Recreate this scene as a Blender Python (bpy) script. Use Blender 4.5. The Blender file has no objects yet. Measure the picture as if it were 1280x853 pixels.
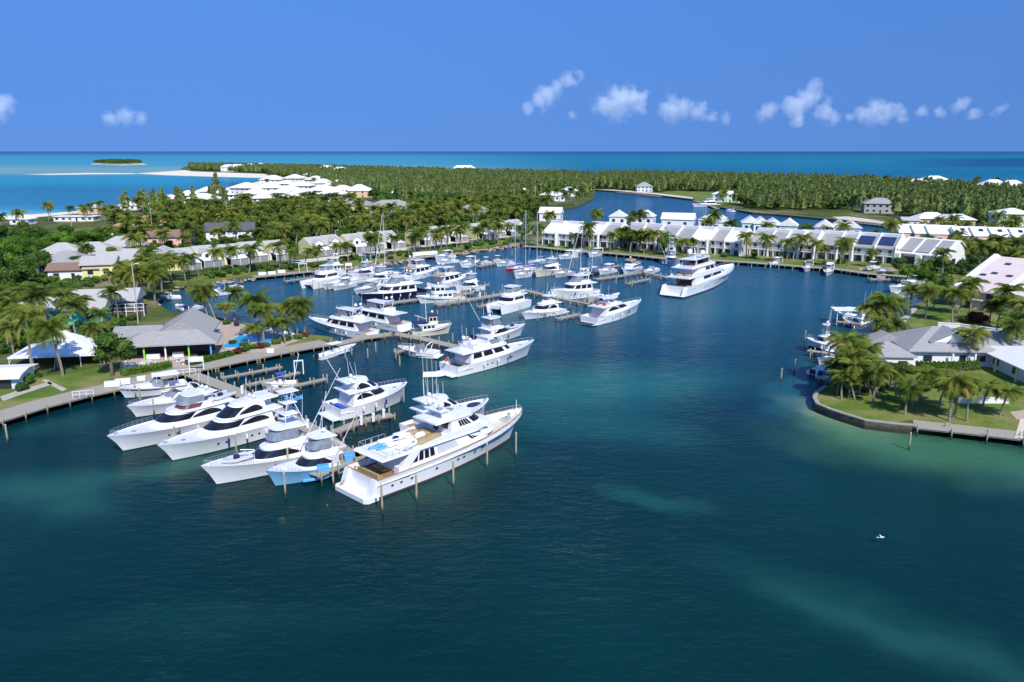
import bpy, bmesh, math, random
import numpy as np
from mathutils import Vector, Matrix, noise as mnoise
from mathutils.geometry import tessellate_polygon
R = math.radians
random.seed(11)
scene = bpy.context.scene
col = scene.collection

# ------------------------------------------------------------------ camera, sky, sun, exposure
CAM_H, FPX, PITCH = 40.0, 995.0, math.atan(237.5 / 995.0)
cam_data = bpy.data.cameras.new('camera'); cam = bpy.data.objects.new('camera', cam_data); col.objects.link(cam)
cam.location = (0, 0, CAM_H); cam.rotation_euler = (R(90) - PITCH, 0, 0)
cam_data.sensor_width = 36; cam_data.lens = 36 * FPX / 1280
cam_data.clip_start = 0.5; cam_data.clip_end = 120000
scene.camera = cam
SUN_EL, SUN_AZ = 44.0, 158.0            # compass degrees from +Y, clockwise: behind the camera, a little to its right
world = bpy.data.worlds.new("World"); scene.world = world; world.use_nodes = True
wt = world.node_tree; wt.nodes.clear()
wo = wt.nodes.new('ShaderNodeOutputWorld'); wb = wt.nodes.new('ShaderNodeBackground')
sky = wt.nodes.new('ShaderNodeTexSky'); sky.sky_type = 'NISHITA'; sky.sun_disc = False
sky.sun_elevation = R(SUN_EL); sky.sun_rotation = R(SUN_AZ)
sky.air_density = 1.0; sky.dust_density = 0.25; sky.ozone_density = 3.0; sky.altitude = 0
hs = wt.nodes.new('ShaderNodeHueSaturation'); hs.inputs['Saturation'].default_value = 1.12
tint = wt.nodes.new('ShaderNodeMixRGB'); tint.blend_type = 'MULTIPLY'; tint.inputs[0].default_value = 1
# the clear deep-blue trade-wind sky stays blue down to the horizon: look up a little higher in the sky model
gen = wt.nodes.new('ShaderNodeTexCoord'); spx = wt.nodes.new('ShaderNodeSeparateXYZ'); cmb = wt.nodes.new('ShaderNodeCombineXYZ')
lift = wt.nodes.new('ShaderNodeMath'); lift.operation = 'MULTIPLY_ADD'; lift.use_clamp = True; lift.inputs[1].default_value = .10; lift.inputs[2].default_value = .375
nrm = wt.nodes.new('ShaderNodeVectorMath'); nrm.operation = 'NORMALIZE'
wt.links.new(gen.outputs['Generated'], spx.inputs[0]); wt.links.new(spx.outputs[2], lift.inputs[0]); wt.links.new(spx.outputs[0], cmb.inputs[0]); wt.links.new(spx.outputs[1], cmb.inputs[1]); wt.links.new(lift.outputs[0], cmb.inputs[2])
tr = wt.nodes.new('ShaderNodeValToRGB'); tr.color_ramp.elements[0].color = (.74, .895, 1.19, 1); tr.color_ramp.elements[1].color = (.64, .915, 1.33, 1); tr.color_ramp.elements[1].position = .24
wt.links.new(spx.outputs[2], tr.inputs[0]); wt.links.new(tr.outputs[0], tint.inputs[2])
wt.links.new(cmb.outputs[0], nrm.inputs[0]); wt.links.new(nrm.outputs[0], sky.inputs['Vector'])
wt.links.new(sky.outputs[0], hs.inputs['Color']); wt.links.new(hs.outputs[0], tint.inputs[1])
wt.links.new(tint.outputs[0], wb.inputs[0]); wt.links.new(wb.outputs[0], wo.inputs[0])
wb.inputs[1].default_value = 0.106
sd = bpy.data.lights.new('sun', 'SUN'); sd.energy = 3.7; sd.angle = R(0.53); sd.color = (1.0, 0.955, 0.88)
sun = bpy.data.objects.new('sun', sd); col.objects.link(sun)
az, el = R(SUN_AZ), R(SUN_EL)
to_sun = Vector((math.sin(az) * math.cos(el), math.cos(az) * math.cos(el), math.sin(el)))
sun.rotation_euler = (-to_sun).to_track_quat('-Z', 'Y').to_euler(); sun.location = to_sun * 300
scene.view_settings.view_transform = 'Standard'; scene.view_settings.look = 'None'
scene.view_settings.exposure = 0.42; scene.view_settings.gamma = 1.0; scene.view_settings.use_curve_mapping = False
scene.render.engine = 'CYCLES'
cy = scene.cycles
cy.max_bounces = 6; cy.diffuse_bounces = 3; cy.glossy_bounces = 3; cy.transparent_max_bounces = 8; cy.volume_bounces = 10
cy.use_denoising = True; cy.caustics_reflective = False; cy.caustics_refractive = False
scene.render.use_persistent_data = False

# ------------------------------------------------------------------ photograph pixel -> point on a level plane
def ray(px, py):
    cx, cyy = (px - 640) / FPX, (426.5 - py) / FPX
    s, c = math.sin(PITCH), math.cos(PITCH)
    return Vector((cx, c + cyy * s, -s + cyy * c))
def G(px, py, z=0.0):
    d = ray(px, py); t = (z - CAM_H) / d.z
    return Vector((d.x * t, d.y * t, z))
def PX(p):
    s, c = math.sin(PITCH), math.cos(PITCH)
    q = Vector(p) - Vector((0, 0, CAM_H))
    zc = q.y * c - q.z * s; yc = q.y * s + q.z * c
    return (640 + FPX * q.x / zc, 426.5 - FPX * yc / zc)
LZ = 1.2                                  # level of the land above the water
ORD = 'first second third fourth fifth sixth seventh eighth ninth tenth eleventh twelfth thirteenth fourteenth fifteenth sixteenth seventeenth eighteenth nineteenth'.split()
TENS = {2: 'twent', 3: 'thirt', 4: 'fort', 5: 'fift', 6: 'sixt', 7: 'sevent', 8: 'eight', 9: 'ninet'}
def nth(i):                                # 0 -> first
    n = i + 1
    if n < 20: return ORD[n - 1]
    t, u = divmod(n, 10)
    return TENS[t] + ('ieth' if u == 0 else 'y-' + ORD[u - 1])

# ------------------------------------------------------------------ materials
M = {}
def nmat(name):
    m = bpy.data.materials.new(name); m.use_nodes = True
    nt = m.node_tree; b = nt.nodes['Principled BSDF']
    return m, nt, b
def nodes_noise(nt, scale, detail=4, coord='Object', rough=.55, stretch=None):
    tc = nt.nodes.new('ShaderNodeTexCoord'); n = nt.nodes.new('ShaderNodeTexNoise')
    n.inputs['Scale'].default_value = scale; n.inputs['Detail'].default_value = detail; n.inputs['Roughness'].default_value = rough
    if stretch:
        mp = nt.nodes.new('ShaderNodeMapping'); mp.inputs['Scale'].default_value = stretch
        nt.links.new(tc.outputs[coord], mp.inputs[0]); nt.links.new(mp.outputs[0], n.inputs['Vector'])
    else: nt.links.new(tc.outputs[coord], n.inputs['Vector'])
    return n
def ramp(nt, fac, stops):
    r = nt.nodes.new('ShaderNodeValToRGB'); e = r.color_ramp.elements
    while len(e) < len(stops): e.new(0.5)
    for k, (p, c) in enumerate(stops): e[k].position = p; e[k].color = (*c, 1)
    nt.links.new(fac, r.inputs[0]); return r
def simple(name, c, rough=.5, var=.12, scale=3.0, metal=0, spec=.5, bump=0, coord='Object', stretch=None):
    m, nt, b = nmat(name)
    n = nodes_noise(nt, scale, 5, coord, .6, stretch)
    lo = tuple(x * (1 - var) for x in c); hi = tuple(min(1, x * (1 + var)) for x in c)
    r = ramp(nt, n.outputs[0], [(.3, lo), (.7, hi)])
    nt.links.new(r.outputs[0], b.inputs['Base Color'])
    b.inputs['Roughness'].default_value = rough; b.inputs['Metallic'].default_value = metal
    b.inputs['Specular IOR Level'].default_value = spec
    if bump:
        bp = nt.nodes.new('ShaderNodeBump'); bp.inputs['Strength'].default_value = bump; bp.inputs['Distance'].default_value = .05
        nt.links.new(n.outputs[0], bp.inputs['Height']); nt.links.new(bp.outputs[0], b.inputs['Normal'])
    M[name] = m; return m
def foliage(name, dark, mid, light, scale=.5, trans=.25):
    m, nt, b = nmat(name)
    n = nodes_noise(nt, scale, 3); oi = nt.nodes.new('ShaderNodeObjectInfo')
    ad = nt.nodes.new('ShaderNodeMath'); ad.operation = 'MULTIPLY_ADD'; ad.inputs[1].default_value = .36; 
    nt.links.new(oi.outputs['Random'], ad.inputs[0]); 
    su = nt.nodes.new('ShaderNodeMath'); su.operation = 'SUBTRACT'; su.inputs[1].default_value = .18
    nt.links.new(n.outputs[0], su.inputs[0]); nt.links.new(su.outputs[0], ad.inputs[2])
    r = ramp(nt, ad.outputs[0], [(.25, dark), (.5, mid), (.75, light)])
    nt.links.new(r.outputs[0], b.inputs['Base Color'])
    b.inputs['Roughness'].default_value = .6; b.inputs['Specular IOR Level'].default_value = .25
    tr = nt.nodes.new('ShaderNodeBsdfTranslucent'); nt.links.new(r.outputs[0], tr.inputs[0])
    mx = nt.nodes.new('ShaderNodeMixShader'); mx.inputs[0].default_value = trans
    out = nt.nodes['Material Output']
    nt.links.new(b.outputs[0], mx.inputs[1]); nt.links.new(tr.outputs[0], mx.inputs[2]); nt.links.new(mx.outputs[0], out.inputs[0])
    M[name] = m; return m
simple('gelcoat', (.80, .80, .79), .22, .03, 1.0)
simple('gelcoat_deck', (.74, .74, .72), .45, .05, 2.0)
simple('gelcoat_grey', (.52, .54, .56), .35, .05, 2.0)
simple('cream', (.72, .66, .50), .4, .06, 2.0)
simple('tan_canvas', (.36, .27, .13), .85, .2, 4.0)
simple('white_canvas', (.78, .78, .78), .7, .06, 3.0)
simple('blue_canvas', (.03, .09, .42), .8, .2, 3.0)
simple('navy_canvas', (.018, .025, .10), .8, .2, 3.0)
simple('light_blue_paint', (.21, .47, .68), .25, .05, 2.0)
simple('navy_paint', (.012, .014, .05), .2, .1, 2.0)
simple('red_paint', (.45, .02, .03), .3, .1, 2.0)
simple('maroon_paint', (.13, .05, .06), .3, .15, 2.0)
simple('antifoul_dark', (.02, .022, .03), .6, .2, 2.0)
simple('antifoul_red', (.16, .06, .06), .6, .2, 2.0)
simple('glass_dark', (.012, .013, .017), .06, .25, 1.5, spec=.7)
simple('glass_clear', (.22, .25, .28), .08, .25, 2.5, spec=.8)
simple('teak', (.30, .18, .09), .6, .25, 6.0, stretch=(1, 9, 1))
simple('varnish', (.36, .17, .05), .25, .2, 6.0)
simple('aluminium', (.68, .69, .70), .3, .05, 4.0, metal=.6)
simple('rubber_black', (.02, .02, .022), .7, .2, 4.0)
simple('dock_wood', (.35, .315, .25), .85, .35, 2.2, bump=.3, stretch=(3, 3, 3))
simple('pile_wood', (.38, .34, .22), .9, .35, 1.6, bump=.4, stretch=(5, 5, .8))
simple('concrete', (.44, .41, .35), .9, .22, .7, bump=.2)
simple('seawall_stone', (.115, .098, .068), .95, .45, .9, bump=.5)
simple('shade_dark', (.10, .085, .07), .9, .3, 1.5)  # shade inside open-sided structures, put into the colour of their back walls
simple('wall_white', (.76, .76, .74), .8, .05, .8)
simple('wall_blue_white', (.60, .68, .76), .8, .05, .8)
simple('wall_yellow', (.72, .66, .34), .8, .06, .8)
simple('wall_pink', (.74, .45, .38), .8, .06, .8)
simple('wall_peach', (.62, .44, .28), .8, .06, .8)
simple('wall_turquoise', (.06, .55, .50), .7, .08, .8)
simple('wall_grey', (.36, .36, .35), .85, .1, .8)
simple('wall_mint', (.55, .70, .58), .8, .05, .8)
simple('wall_lilac', (.50, .50, .72), .8, .05, .8)
simple('roof_white', (.76, .755, .73), .75, .06, .5, stretch=(1, 3, 1))
simple('roof_shell', (.76, .70, .64), .75, .08, .4)
simple('roof_pinkish', (.69, .575, .52), .8, .06, .4)
simple('roof_grey', (.32, .315, .305), .9, .2, 1.1, stretch=(1, 5, 5))
simple('roof_dark', (.10, .10, .105), .8, .25, 1.2)
simple('roof_brown', (.24, .15, .11), .9, .22, 1.2, stretch=(1, 5, 5))
simple('roof_orange', (.40, .21, .12), .9, .22, 1.2, stretch=(1, 5, 5))
simple('roof_weathered', (.33, .32, .30), .9, .2, 1.0, stretch=(1, 5, 5))
simple('roof_pale_grey', (.43, .415, .385), .9, .15, 1.0, stretch=(1, 5, 5))
simple('slat_grey', (.25, .26, .27), .8, .25, 1.5, stretch=(8, 8, 1))
simple('window_dark', (.03, .035, .045), .15, .3, 1.0)
simple('solar_blue', (.03, .05, .12), .15, .3, .8)
simple('tiles_pool', (.05, .38, .72), .08, .1, .8)
simple('paving', (.46, .36, .28), .9, .15, 1.2)
simple('sand', (.64, .56, .43), .95, .12, .05)
simple('dry_sand', (.78, .70, .56), .95, .08, .02)
simple('trunk_bark', (.24, .205, .16), .9, .3, 3.0, bump=.3, stretch=(1, 1, 6))
simple('brown_bark', (.13, .10, .07), .95, .3, 3.0)
simple('lime_paint', (.25, .65, .05), .6, .1, 1)
simple('blue_plastic', (.10, .36, .72), .5, .12, 2)
simple('white_metal', (.75, .75, .75), .5, .04, 2)
def tide_stain(name):     # weed and tide mark on the foot of a wall standing in the water
    m = M[name]; nt = m.node_tree; b = nt.nodes['Principled BSDF']; src = b.inputs['Base Color'].links[0].from_socket
    g = nt.nodes.new('ShaderNodeNewGeometry'); sp = nt.nodes.new('ShaderNodeSeparateXYZ'); nt.links.new(g.outputs['Position'], sp.inputs[0])
    n = nodes_noise(nt, .9, 4); ad = nt.nodes.new('ShaderNodeMath'); ad.operation = 'MULTIPLY_ADD'; ad.inputs[1].default_value = .7; nt.links.new(n.outputs[0], ad.inputs[0]); nt.links.new(sp.outputs[2], ad.inputs[2])
    mr = nt.nodes.new('ShaderNodeMapRange'); mr.inputs['From Min'].default_value = .75; mr.inputs['From Max'].default_value = 1.45; nt.links.new(ad.outputs[0], mr.inputs['Value'])
    mx = nt.nodes.new('ShaderNodeMixRGB'); mx.inputs[1].default_value = (.035, .035, .02, 1); nt.links.new(mr.outputs[0], mx.inputs[0]); nt.links.new(src, mx.inputs[2]); nt.links.new(mx.outputs[0], b.inputs['Base Color'])
tide_stain('seawall_stone'); tide_stain('pile_wood')
simple('rock', (.33, .27, .20), .95, .4, .9, bump=.6)
simple('red_fabric', (.45, .06, .05), .8, .2, 2)
simple('skin_brown', (.42, .26, .18), .7, .1, 2)
foliage('palm_leaf', (.065, .115, .016), (.16, .225, .030), (.30, .31, .05), .6, .42)
foliage('palm_yellow', (.14, .14, .025), (.28, .24, .04), (.36, .27, .06), .9, .3)
foliage('tree_leaf', (.035, .080, .014), (.085, .165, .026), (.15, .24, .04), .45, .35)
foliage('bright_leaf', (.050, .115, .010), (.095, .215, .016), (.16, .30, .028), .45, .35)
foliage('pine_leaf', (.13, .185, .05), (.225, .30, .085), (.31, .36, .12), .12, .35)
foliage('hedge_leaf', (.025, .07, .008), (.07, .16, .012), (.14, .24, .03), .9, .2)
foliage('red_leaf', (.05, .012, .012), (.16, .03, .025), (.22, .08, .03), 1.2, .2)
foliage('dry_leaf', (.12, .08, .03), (.24, .15, .05), (.32, .22, .08), .5, .2)

# ------------------------------------------------------------------ mesh builder
class MB:
    def __init__(s): s.v = []; s.f = []; s.mi = []; s.cur = 0
    def add(s, vs, fs):
        o = len(s.v); s.v += [tuple(v) for v in vs]
        for f in fs: s.f.append(tuple(i + o for i in f)); s.mi.append(s.cur)
        return s
    def box(s, x0, x1, y0, y1, z0, z1):
        return s.add([(x0, y0, z0), (x1, y0, z0), (x1, y1, z0), (x0, y1, z0), (x0, y0, z1), (x1, y0, z1), (x1, y1, z1), (x0, y1, z1)],
                     [(0, 3, 2, 1), (4, 5, 6, 7), (0, 1, 5, 4), (1, 2, 6, 5), (2, 3, 7, 6), (3, 0, 4, 7)])
    def prism(s, poly, z0, z1):            # level outline
        n = len(poly)
        a = sum(poly[i][0] * poly[(i + 1) % n][1] - poly[(i + 1) % n][0] * poly[i][1] for i in range(n))
        if a < 0: poly = list(poly)[::-1]
        vs = [(p[0], p[1], z0) for p in poly] + [(p[0], p[1], z1) for p in poly]
        fs = [tuple(range(n - 1, -1, -1)), tuple(range(n, 2 * n))] + [(i, (i + 1) % n, n + (i + 1) % n, n + i) for i in range(n)]
        return s.add(vs, fs)
    def xprism(s, poly, x0, x1):           # outline in (y, z), pushed along x
        n = len(poly)
        a = sum(poly[i][0] * poly[(i + 1) % n][1] - poly[(i + 1) % n][0] * poly[i][1] for i in range(n))
        if a < 0: poly = list(poly)[::-1]
        vs = [(x0, p[0], p[1]) for p in poly] + [(x1, p[0], p[1]) for p in poly]
        fs = [tuple(range(n - 1, -1, -1)), tuple(range(n, 2 * n))] + [(i, (i + 1) % n, n + (i + 1) % n, n + i) for i in range(n)]
        return s.add(vs, fs)
    def yprism(s, poly, y0, y1):           # outline in (x, z), pushed along y
        n = len(poly)
        a = sum(poly[i][0] * poly[(i + 1) % n][1] - poly[(i + 1) % n][0] * poly[i][1] for i in range(n))
        if a > 0: poly = list(poly)[::-1]
        vs = [(p[0], y0, p[1]) for p in poly] + [(p[0], y1, p[1]) for p in poly]
        fs = [tuple(range(n - 1, -1, -1)), tuple(range(n, 2 * n))] + [(i, (i + 1) % n, n + (i + 1) % n, n + i) for i in range(n)]
        return s.add(vs, fs)
    def tube(s, pts, r, n=6, r1=None, cap=True):
        pts = [Vector(p) for p in pts]; r1 = r if r1 is None else r1; rings = []
        for k, p in enumerate(pts):
            t = (pts[min(k + 1, len(pts) - 1)] - pts[max(k - 1, 0)]).normalized()
            up = Vector((0, 0, 1)) if abs(t.z) < .9 else Vector((1, 0, 0))
            a = t.cross(up).normalized(); b = a.cross(t).normalized()
            rr = r + (r1 - r) * k / max(1, len(pts) - 1)
            rings.append([p + a * (rr * math.cos(2 * math.pi * j / n)) + b * (rr * math.sin(2 * math.pi * j / n)) for j in range(n)])
        vs = [q for g in rings for q in g]; fs = []
        for k in range(len(pts) - 1):
            for j in range(n):
                fs.append((k * n + j, k * n + (j + 1) % n, (k + 1) * n + (j + 1) % n, (k + 1) * n + j))
        if cap: fs += [tuple(range(n - 1, -1, -1)), tuple((len(pts) - 1) * n + j for j in range(n))]
        return s.add(vs, fs)
    def lathe(s, prof, c=(0, 0, 0), n=10):  # profile of (radius, z)
        vs = []; fs = []
        for r, z in prof:
            for j in range(n): vs.append((c[0] + r * math.cos(2 * math.pi * j / n), c[1] + r * math.sin(2 * math.pi * j / n), c[2] + z))
        for k in range(len(prof) - 1):
            for j in range(n): fs.append((k * n + j, k * n + (j + 1) % n, (k + 1) * n + (j + 1) % n, (k + 1) * n + j))
        fs += [tuple(range(n - 1, -1, -1)), tuple((len(prof) - 1) * n + j for j in range(n))]
        return s.add(vs, fs)
    def blob(s, c, r, n=8, m=5):
        rx, ry, rz = r if hasattr(r, '__len__') else (r, r, r)
        prof = [(math.sin(math.pi * (k + .02) / (m + .04)), -math.cos(math.pi * (k + .02) / (m + .04))) for k in range(m + 1)]
        o = len(s.v); s.lathe(prof, (0, 0, 0), n)
        for i in range(o, len(s.v)):
            v = s.v[i]; s.v[i] = (c[0] + v[0] * rx, c[1] + v[1] * ry, c[2] + v[2] * rz)
        return s
    def build(s, name, mat, parent=None, smooth=False):
        me = bpy.data.meshes.new(name); me.from_pydata(s.v, [], s.f)
        for m in (mat if isinstance(mat, (list, tuple)) else [mat]): me.materials.append(M[m] if isinstance(m, str) else m)
        if any(s.mi): me.polygons.foreach_set('material_index', s.mi)
        if smooth:
            me.polygons.foreach_set('use_smooth', [True] * len(me.polygons))
        me.update()
        o = bpy.data.objects.new(name, me); col.objects.link(o)
        if parent: o.parent = parent
        return o
def tag(o, label=None, cat=None, group=None, kind=None):
    if label: o['label'] = label
    if cat: o['category'] = cat
    if group: o['group'] = group
    if kind: o['kind'] = kind
    return o
def thing(name, label, cat, loc=(0, 0, 0), rz=0.0, group=None, scale=1.0):
    o = bpy.data.objects.new(name, None); col.objects.link(o); o.empty_display_size = .5
    o.location = loc; o.rotation_euler = (0, 0, rz); o.scale = (scale,) * 3
    return tag(o, label, cat, group)
def dup(root, loc, rz=0.0, label=None, group=None, scale=None):
    c = root.copy(); col.objects.link(c); c.location = loc; c.rotation_euler = (0, 0, rz)
    if scale: c.scale = (scale,) * 3 if not hasattr(scale, '__len__') else scale
    tag(c, label, None, group)
    for ch in list(root.children):
        d = ch.copy(); col.objects.link(d); d.parent = c
        for g in list(ch.children):
            e = g.copy(); col.objects.link(e); e.parent = d
    return c
def sheet(name, poly, z, mat, kind='structure'):   # level patch of ground
    mb = MB(); mb.prism([(p[0], p[1]) for p in poly], z - .3, z); o = mb.build(name, mat); tag(o, kind=kind); return o
def offset(pts, d):                        # polyline moved sideways to its left by d
    out = []
    for i, p in enumerate(pts):
        a = Vector(pts[max(0, i - 1)]).xy; b = Vector(pts[min(len(pts) - 1, i + 1)]).xy
        t = (b - a).normalized(); n = Vector((-t.y, t.x))
        out.append(Vector((p[0] + n.x * d, p[1] + n.y * d, p[2])))
    return out
def inside(p, poly):
    c = False; n = len(poly); j = n - 1
    for i in range(n):
        a, b = poly[i], poly[j]
        if (a[1] > p[1]) != (b[1] > p[1]) and p[0] < (b[0] - a[0]) * (p[1] - a[1]) / (b[1] - a[1]) + a[0]: c = not c
        j = i
    return c
# ------------------------------------------------------------------ water
def water_material():
    m, nt, b = nmat('sea_water'); N = nt.nodes; Lk = nt.links
    geo = N.new('ShaderNodeNewGeometry'); pos = geo.outputs['Position']
    def math_(op, a, b_=None, c=None):
        n = N.new('ShaderNodeMath'); n.operation = op
        for i, x in enumerate((a, b_, c)):
            if x is None: continue
            if isinstance(x, (int, float)): n.inputs[i].default_value = x
            else: Lk.new(x, n.inputs[i])
        return n.outputs[0]
    def noise(scale, detail, vec=pos, rough=.5):
        n = N.new('ShaderNodeTexNoise'); n.inputs['Scale'].default_value = scale; n.inputs['Detail'].default_value = detail
        n.inputs['Roughness'].default_value = rough; Lk.new(vec, n.inputs['Vector']); return n
    def mixc(f, a, b_):
        n = N.new('ShaderNodeMixRGB')
        for i, x in ((0, f), (1, a), (2, b_)):
            if isinstance(x, (int, float)): n.inputs[i].default_value = x
            elif isinstance(x, tuple): n.inputs[i].default_value = (*x, 1)
            else: Lk.new(x, n.inputs[i])
        return n.outputs[0]
    def smooth(x, a, b_):
        n = N.new('ShaderNodeMapRange'); n.interpolation_type = 'SMOOTHSTEP'
        n.inputs['From Min'].default_value = a; n.inputs['From Max'].default_value = b_
        Lk.new(x, n.inputs['Value']); return n.outputs[0]
    sep = N.new('ShaderNodeSeparateXYZ'); Lk.new(pos, sep.inputs[0]); X, Y = sep.outputs[0], sep.outputs[1]
    # wobble of every shoal outline
    wob = noise(.07, 5); wv = N.new('ShaderNodeVectorMath'); wv.operation = 'MULTIPLY_ADD'
    Lk.new(wob.outputs['Color'], wv.inputs[0]); wv.inputs[1].default_value = (14, 14, 0); Lk.new(pos, wv.inputs[2])
    wpos = wv.outputs[0]
    # harbour: dark teal near, bluer towards the far basin
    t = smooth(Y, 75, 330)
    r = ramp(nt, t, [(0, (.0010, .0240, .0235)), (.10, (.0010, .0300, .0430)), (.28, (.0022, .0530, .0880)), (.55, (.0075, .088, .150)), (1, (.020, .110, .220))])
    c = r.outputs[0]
    big = noise(.012, 3); bf = smooth(big.outputs[0], .42, .68); bf = math_('MULTIPLY', bf, .35)
    c = mixc(bf, c, (.006, .060, .060))
    # shoals and weed seen through the water: the two ends, half width in metres, colour, strength
    shoals = [(15, 592, 115, 640, 6.5, (.022, .115, .088), .62), (130, 604, 330, 566, 3.2, (.03, .13, .09), .6), (560, 500, 900, 470, 15, (.013, .140, .135), .75), (540, 480, 680, 462, 7, (.022, .15, .12), .6), (640, 520, 860, 545, 9, (.010, .10, .10), .5),
              (500, 628, 642, 562, 4.0, (.014, .085, .060), .55), (750, 614, 870, 642, 2.6, (.016, .105, .085), .5), (985, 500, 1115, 546, 4.4, (.25, .32, .20), .95), (995, 512, 1200, 572, 7.0, (.12, .25, .14), .75), (1010, 545, 1460, 612, 11, (.045, .15, .080), .9),
              (945, 728, 1290, 845, 2.6, (.024, .11, .082), .45), (900, 700, 1320, 850, 5.5, (.010, .07, .058), .5), (0, 790, 480, 760, 3.5, (.006, .055, .050), .3), (780, 400, 960, 372, 16, (.012, .12, .15), .5),
              (960, 520, 1030, 450, 5, (.016, .13, .16), .5), (425, 337, 512, 327, 4.5, (.08, .12, .055), .8), (550, 322, 645, 308, 4.0, (.08, .12, .055), .8), (0, 545, 150, 520, 5, (.012, .085, .070), .5)]
    for x0, y0, x1, y1, hw, cc, st in shoals:
        qa, qb = G(x0, y0), G(x1, y1); q = (qa + qb) / 2; d_ = qb - qa; rx, ry, ang = d_.length * .58, hw, math.degrees(math.atan2(d_.y, d_.x))
        s1 = N.new('ShaderNodeVectorMath'); s1.operation = 'SUBTRACT'; Lk.new(wpos, s1.inputs[0]); s1.inputs[1].default_value = (q.x + 7, q.y + 7, 0)
        ro = N.new('ShaderNodeVectorRotate'); ro.rotation_type = 'Z_AXIS'; ro.inputs['Angle'].default_value = -R(ang); Lk.new(s1.outputs[0], ro.inputs['Vector'])
        sc = N.new('ShaderNodeVectorMath'); sc.operation = 'MULTIPLY'; Lk.new(ro.outputs[0], sc.inputs[0]); sc.inputs[1].default_value = (1 / rx, 1 / ry, 0)
        ln = N.new('ShaderNodeVectorMath'); ln.operation = 'LENGTH'; Lk.new(sc.outputs[0], ln.inputs[0])
        f = smooth(ln.outputs['Value'], 1.35, .15); f = math_('MULTIPLY', f, st)
        c = mixc(f, c, cc)
    # the sea outside: bands of reef, sand flat and deep channel by distance offshore
    st = N.new('ShaderNodeVectorMath'); st.operation = 'MULTIPLY'; Lk.new(pos, st.inputs[0]); st.inputs[1].default_value = (.0011, .0006, 0)
    on = noise(1.0, 4, st.outputs[0])
    v = math_('DIVIDE', 40800, math_('MAXIMUM', Y, 100))
    v = math_('MULTIPLY_ADD', math_('SUBTRACT', on.outputs[0], .5), math_('MULTIPLY', v, .22), v)
    vn = math_('MULTIPLY', v, 1 / 90)
    left = ramp(nt, vn, [(.0, (.050, .125, .26)), (.03, (.030, .120, .25)), (.06, (.04, .24, .36)), (.10, (.050, .26, .37)), (.18, (.055, .28, .38)), (.235, (.17, .32, .33)), (.30, (.15, .32, .34)), (.35, (.035, .25, .38)),
                          (.43, (.018, .25, .37)), (.52, (.014, .175, .28)), (.72, (.016, .195, .30)), (.80, (.030, .27, .42)), (.87, (.16, .50, .58))])
    right = ramp(nt, vn, [(.0, (.040, .105, .22)), (.03, (.018, .090, .22)), (.06, (.010, .155, .25)), (.16, (.010, .165, .26)), (.30, (.008, .125, .23)), (.45, (.010, .16, .27))])
    ang = math_('DIVIDE', X, math_('MAXIMUM', Y, 100))
    oc = mixc(smooth(ang, -.14, .12), left.outputs[0], right.outputs[0])
    dk = math_('MULTIPLY', smooth(ang, .42, .60), smooth(math_('ABSOLUTE', math_('SUBTRACT', v, 14)), 7, 3))
    oc = mixc(math_('MULTIPLY', dk, .75), oc, (.010, .055, .16))
    side = math_('SUBTRACT', math_('MULTIPLY', Y, -.36), X)          # west of the village shore
    off = math_('MAXIMUM', smooth(Y, 1000, 1150), math_('MULTIPLY', smooth(side, -30, 30), smooth(Y, 430, 520)))
    c = mixc(off, c, oc)
    # wind ripples
    w1 = N.new('ShaderNodeVectorMath'); w1.operation = 'MULTIPLY'; Lk.new(pos, w1.inputs[0]); w1.inputs[1].default_value = (.45, .9, 1)
    n1 = noise(1.0, 5, w1.outputs[0], .62); n2 = noise(.16, 2)
    h = math_('ADD', math_('MULTIPLY', n1.outputs[0], .55), math_('MULTIPLY', n2.outputs[0], .8))
    gust = smooth(noise(.02, 3).outputs[0], .35, .7)
    bp = N.new('ShaderNodeBump'); bp.inputs['Distance'].default_value = .55; Lk.new(h, bp.inputs['Height'])
    Lk.new(math_('MULTIPLY_ADD', gust, .50, .48), bp.inputs['Strength'])
    # a ruffled sea never mirrors fully at a low angle: Fresnel with a ceiling
    N.remove(b); df = N.new('ShaderNodeBsdfDiffuse'); Lk.new(c, df.inputs[0]); gl = N.new('ShaderNodeBsdfGlossy'); gl.inputs['Roughness'].default_value = .10
    Lk.new(bp.outputs[0], gl.inputs['Normal']); fr = N.new('ShaderNodeFresnel'); fr.inputs[0].default_value = 1.333; Lk.new(bp.outputs[0], fr.inputs['Normal'])
    far = smooth(Y, 300, 1500); top = math_('SUBTRACT', .50, math_('MULTIPLY', far, .36))
    mx = N.new('ShaderNodeMixShader'); Lk.new(math_('MINIMUM', math_('MULTIPLY', fr.outputs[0], .60), top), mx.inputs[0]); Lk.new(df.outputs[0], mx.inputs[1]); Lk.new(gl.outputs[0], mx.inputs[2])
    Lk.new(mx.outputs[0], N['Material Output'].inputs[0])
    M['sea_water'] = m
water_material()
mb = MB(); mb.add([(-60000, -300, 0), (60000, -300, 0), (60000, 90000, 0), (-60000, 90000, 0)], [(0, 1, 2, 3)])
tag(mb.build('water', 'sea_water'), kind='structure')

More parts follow.
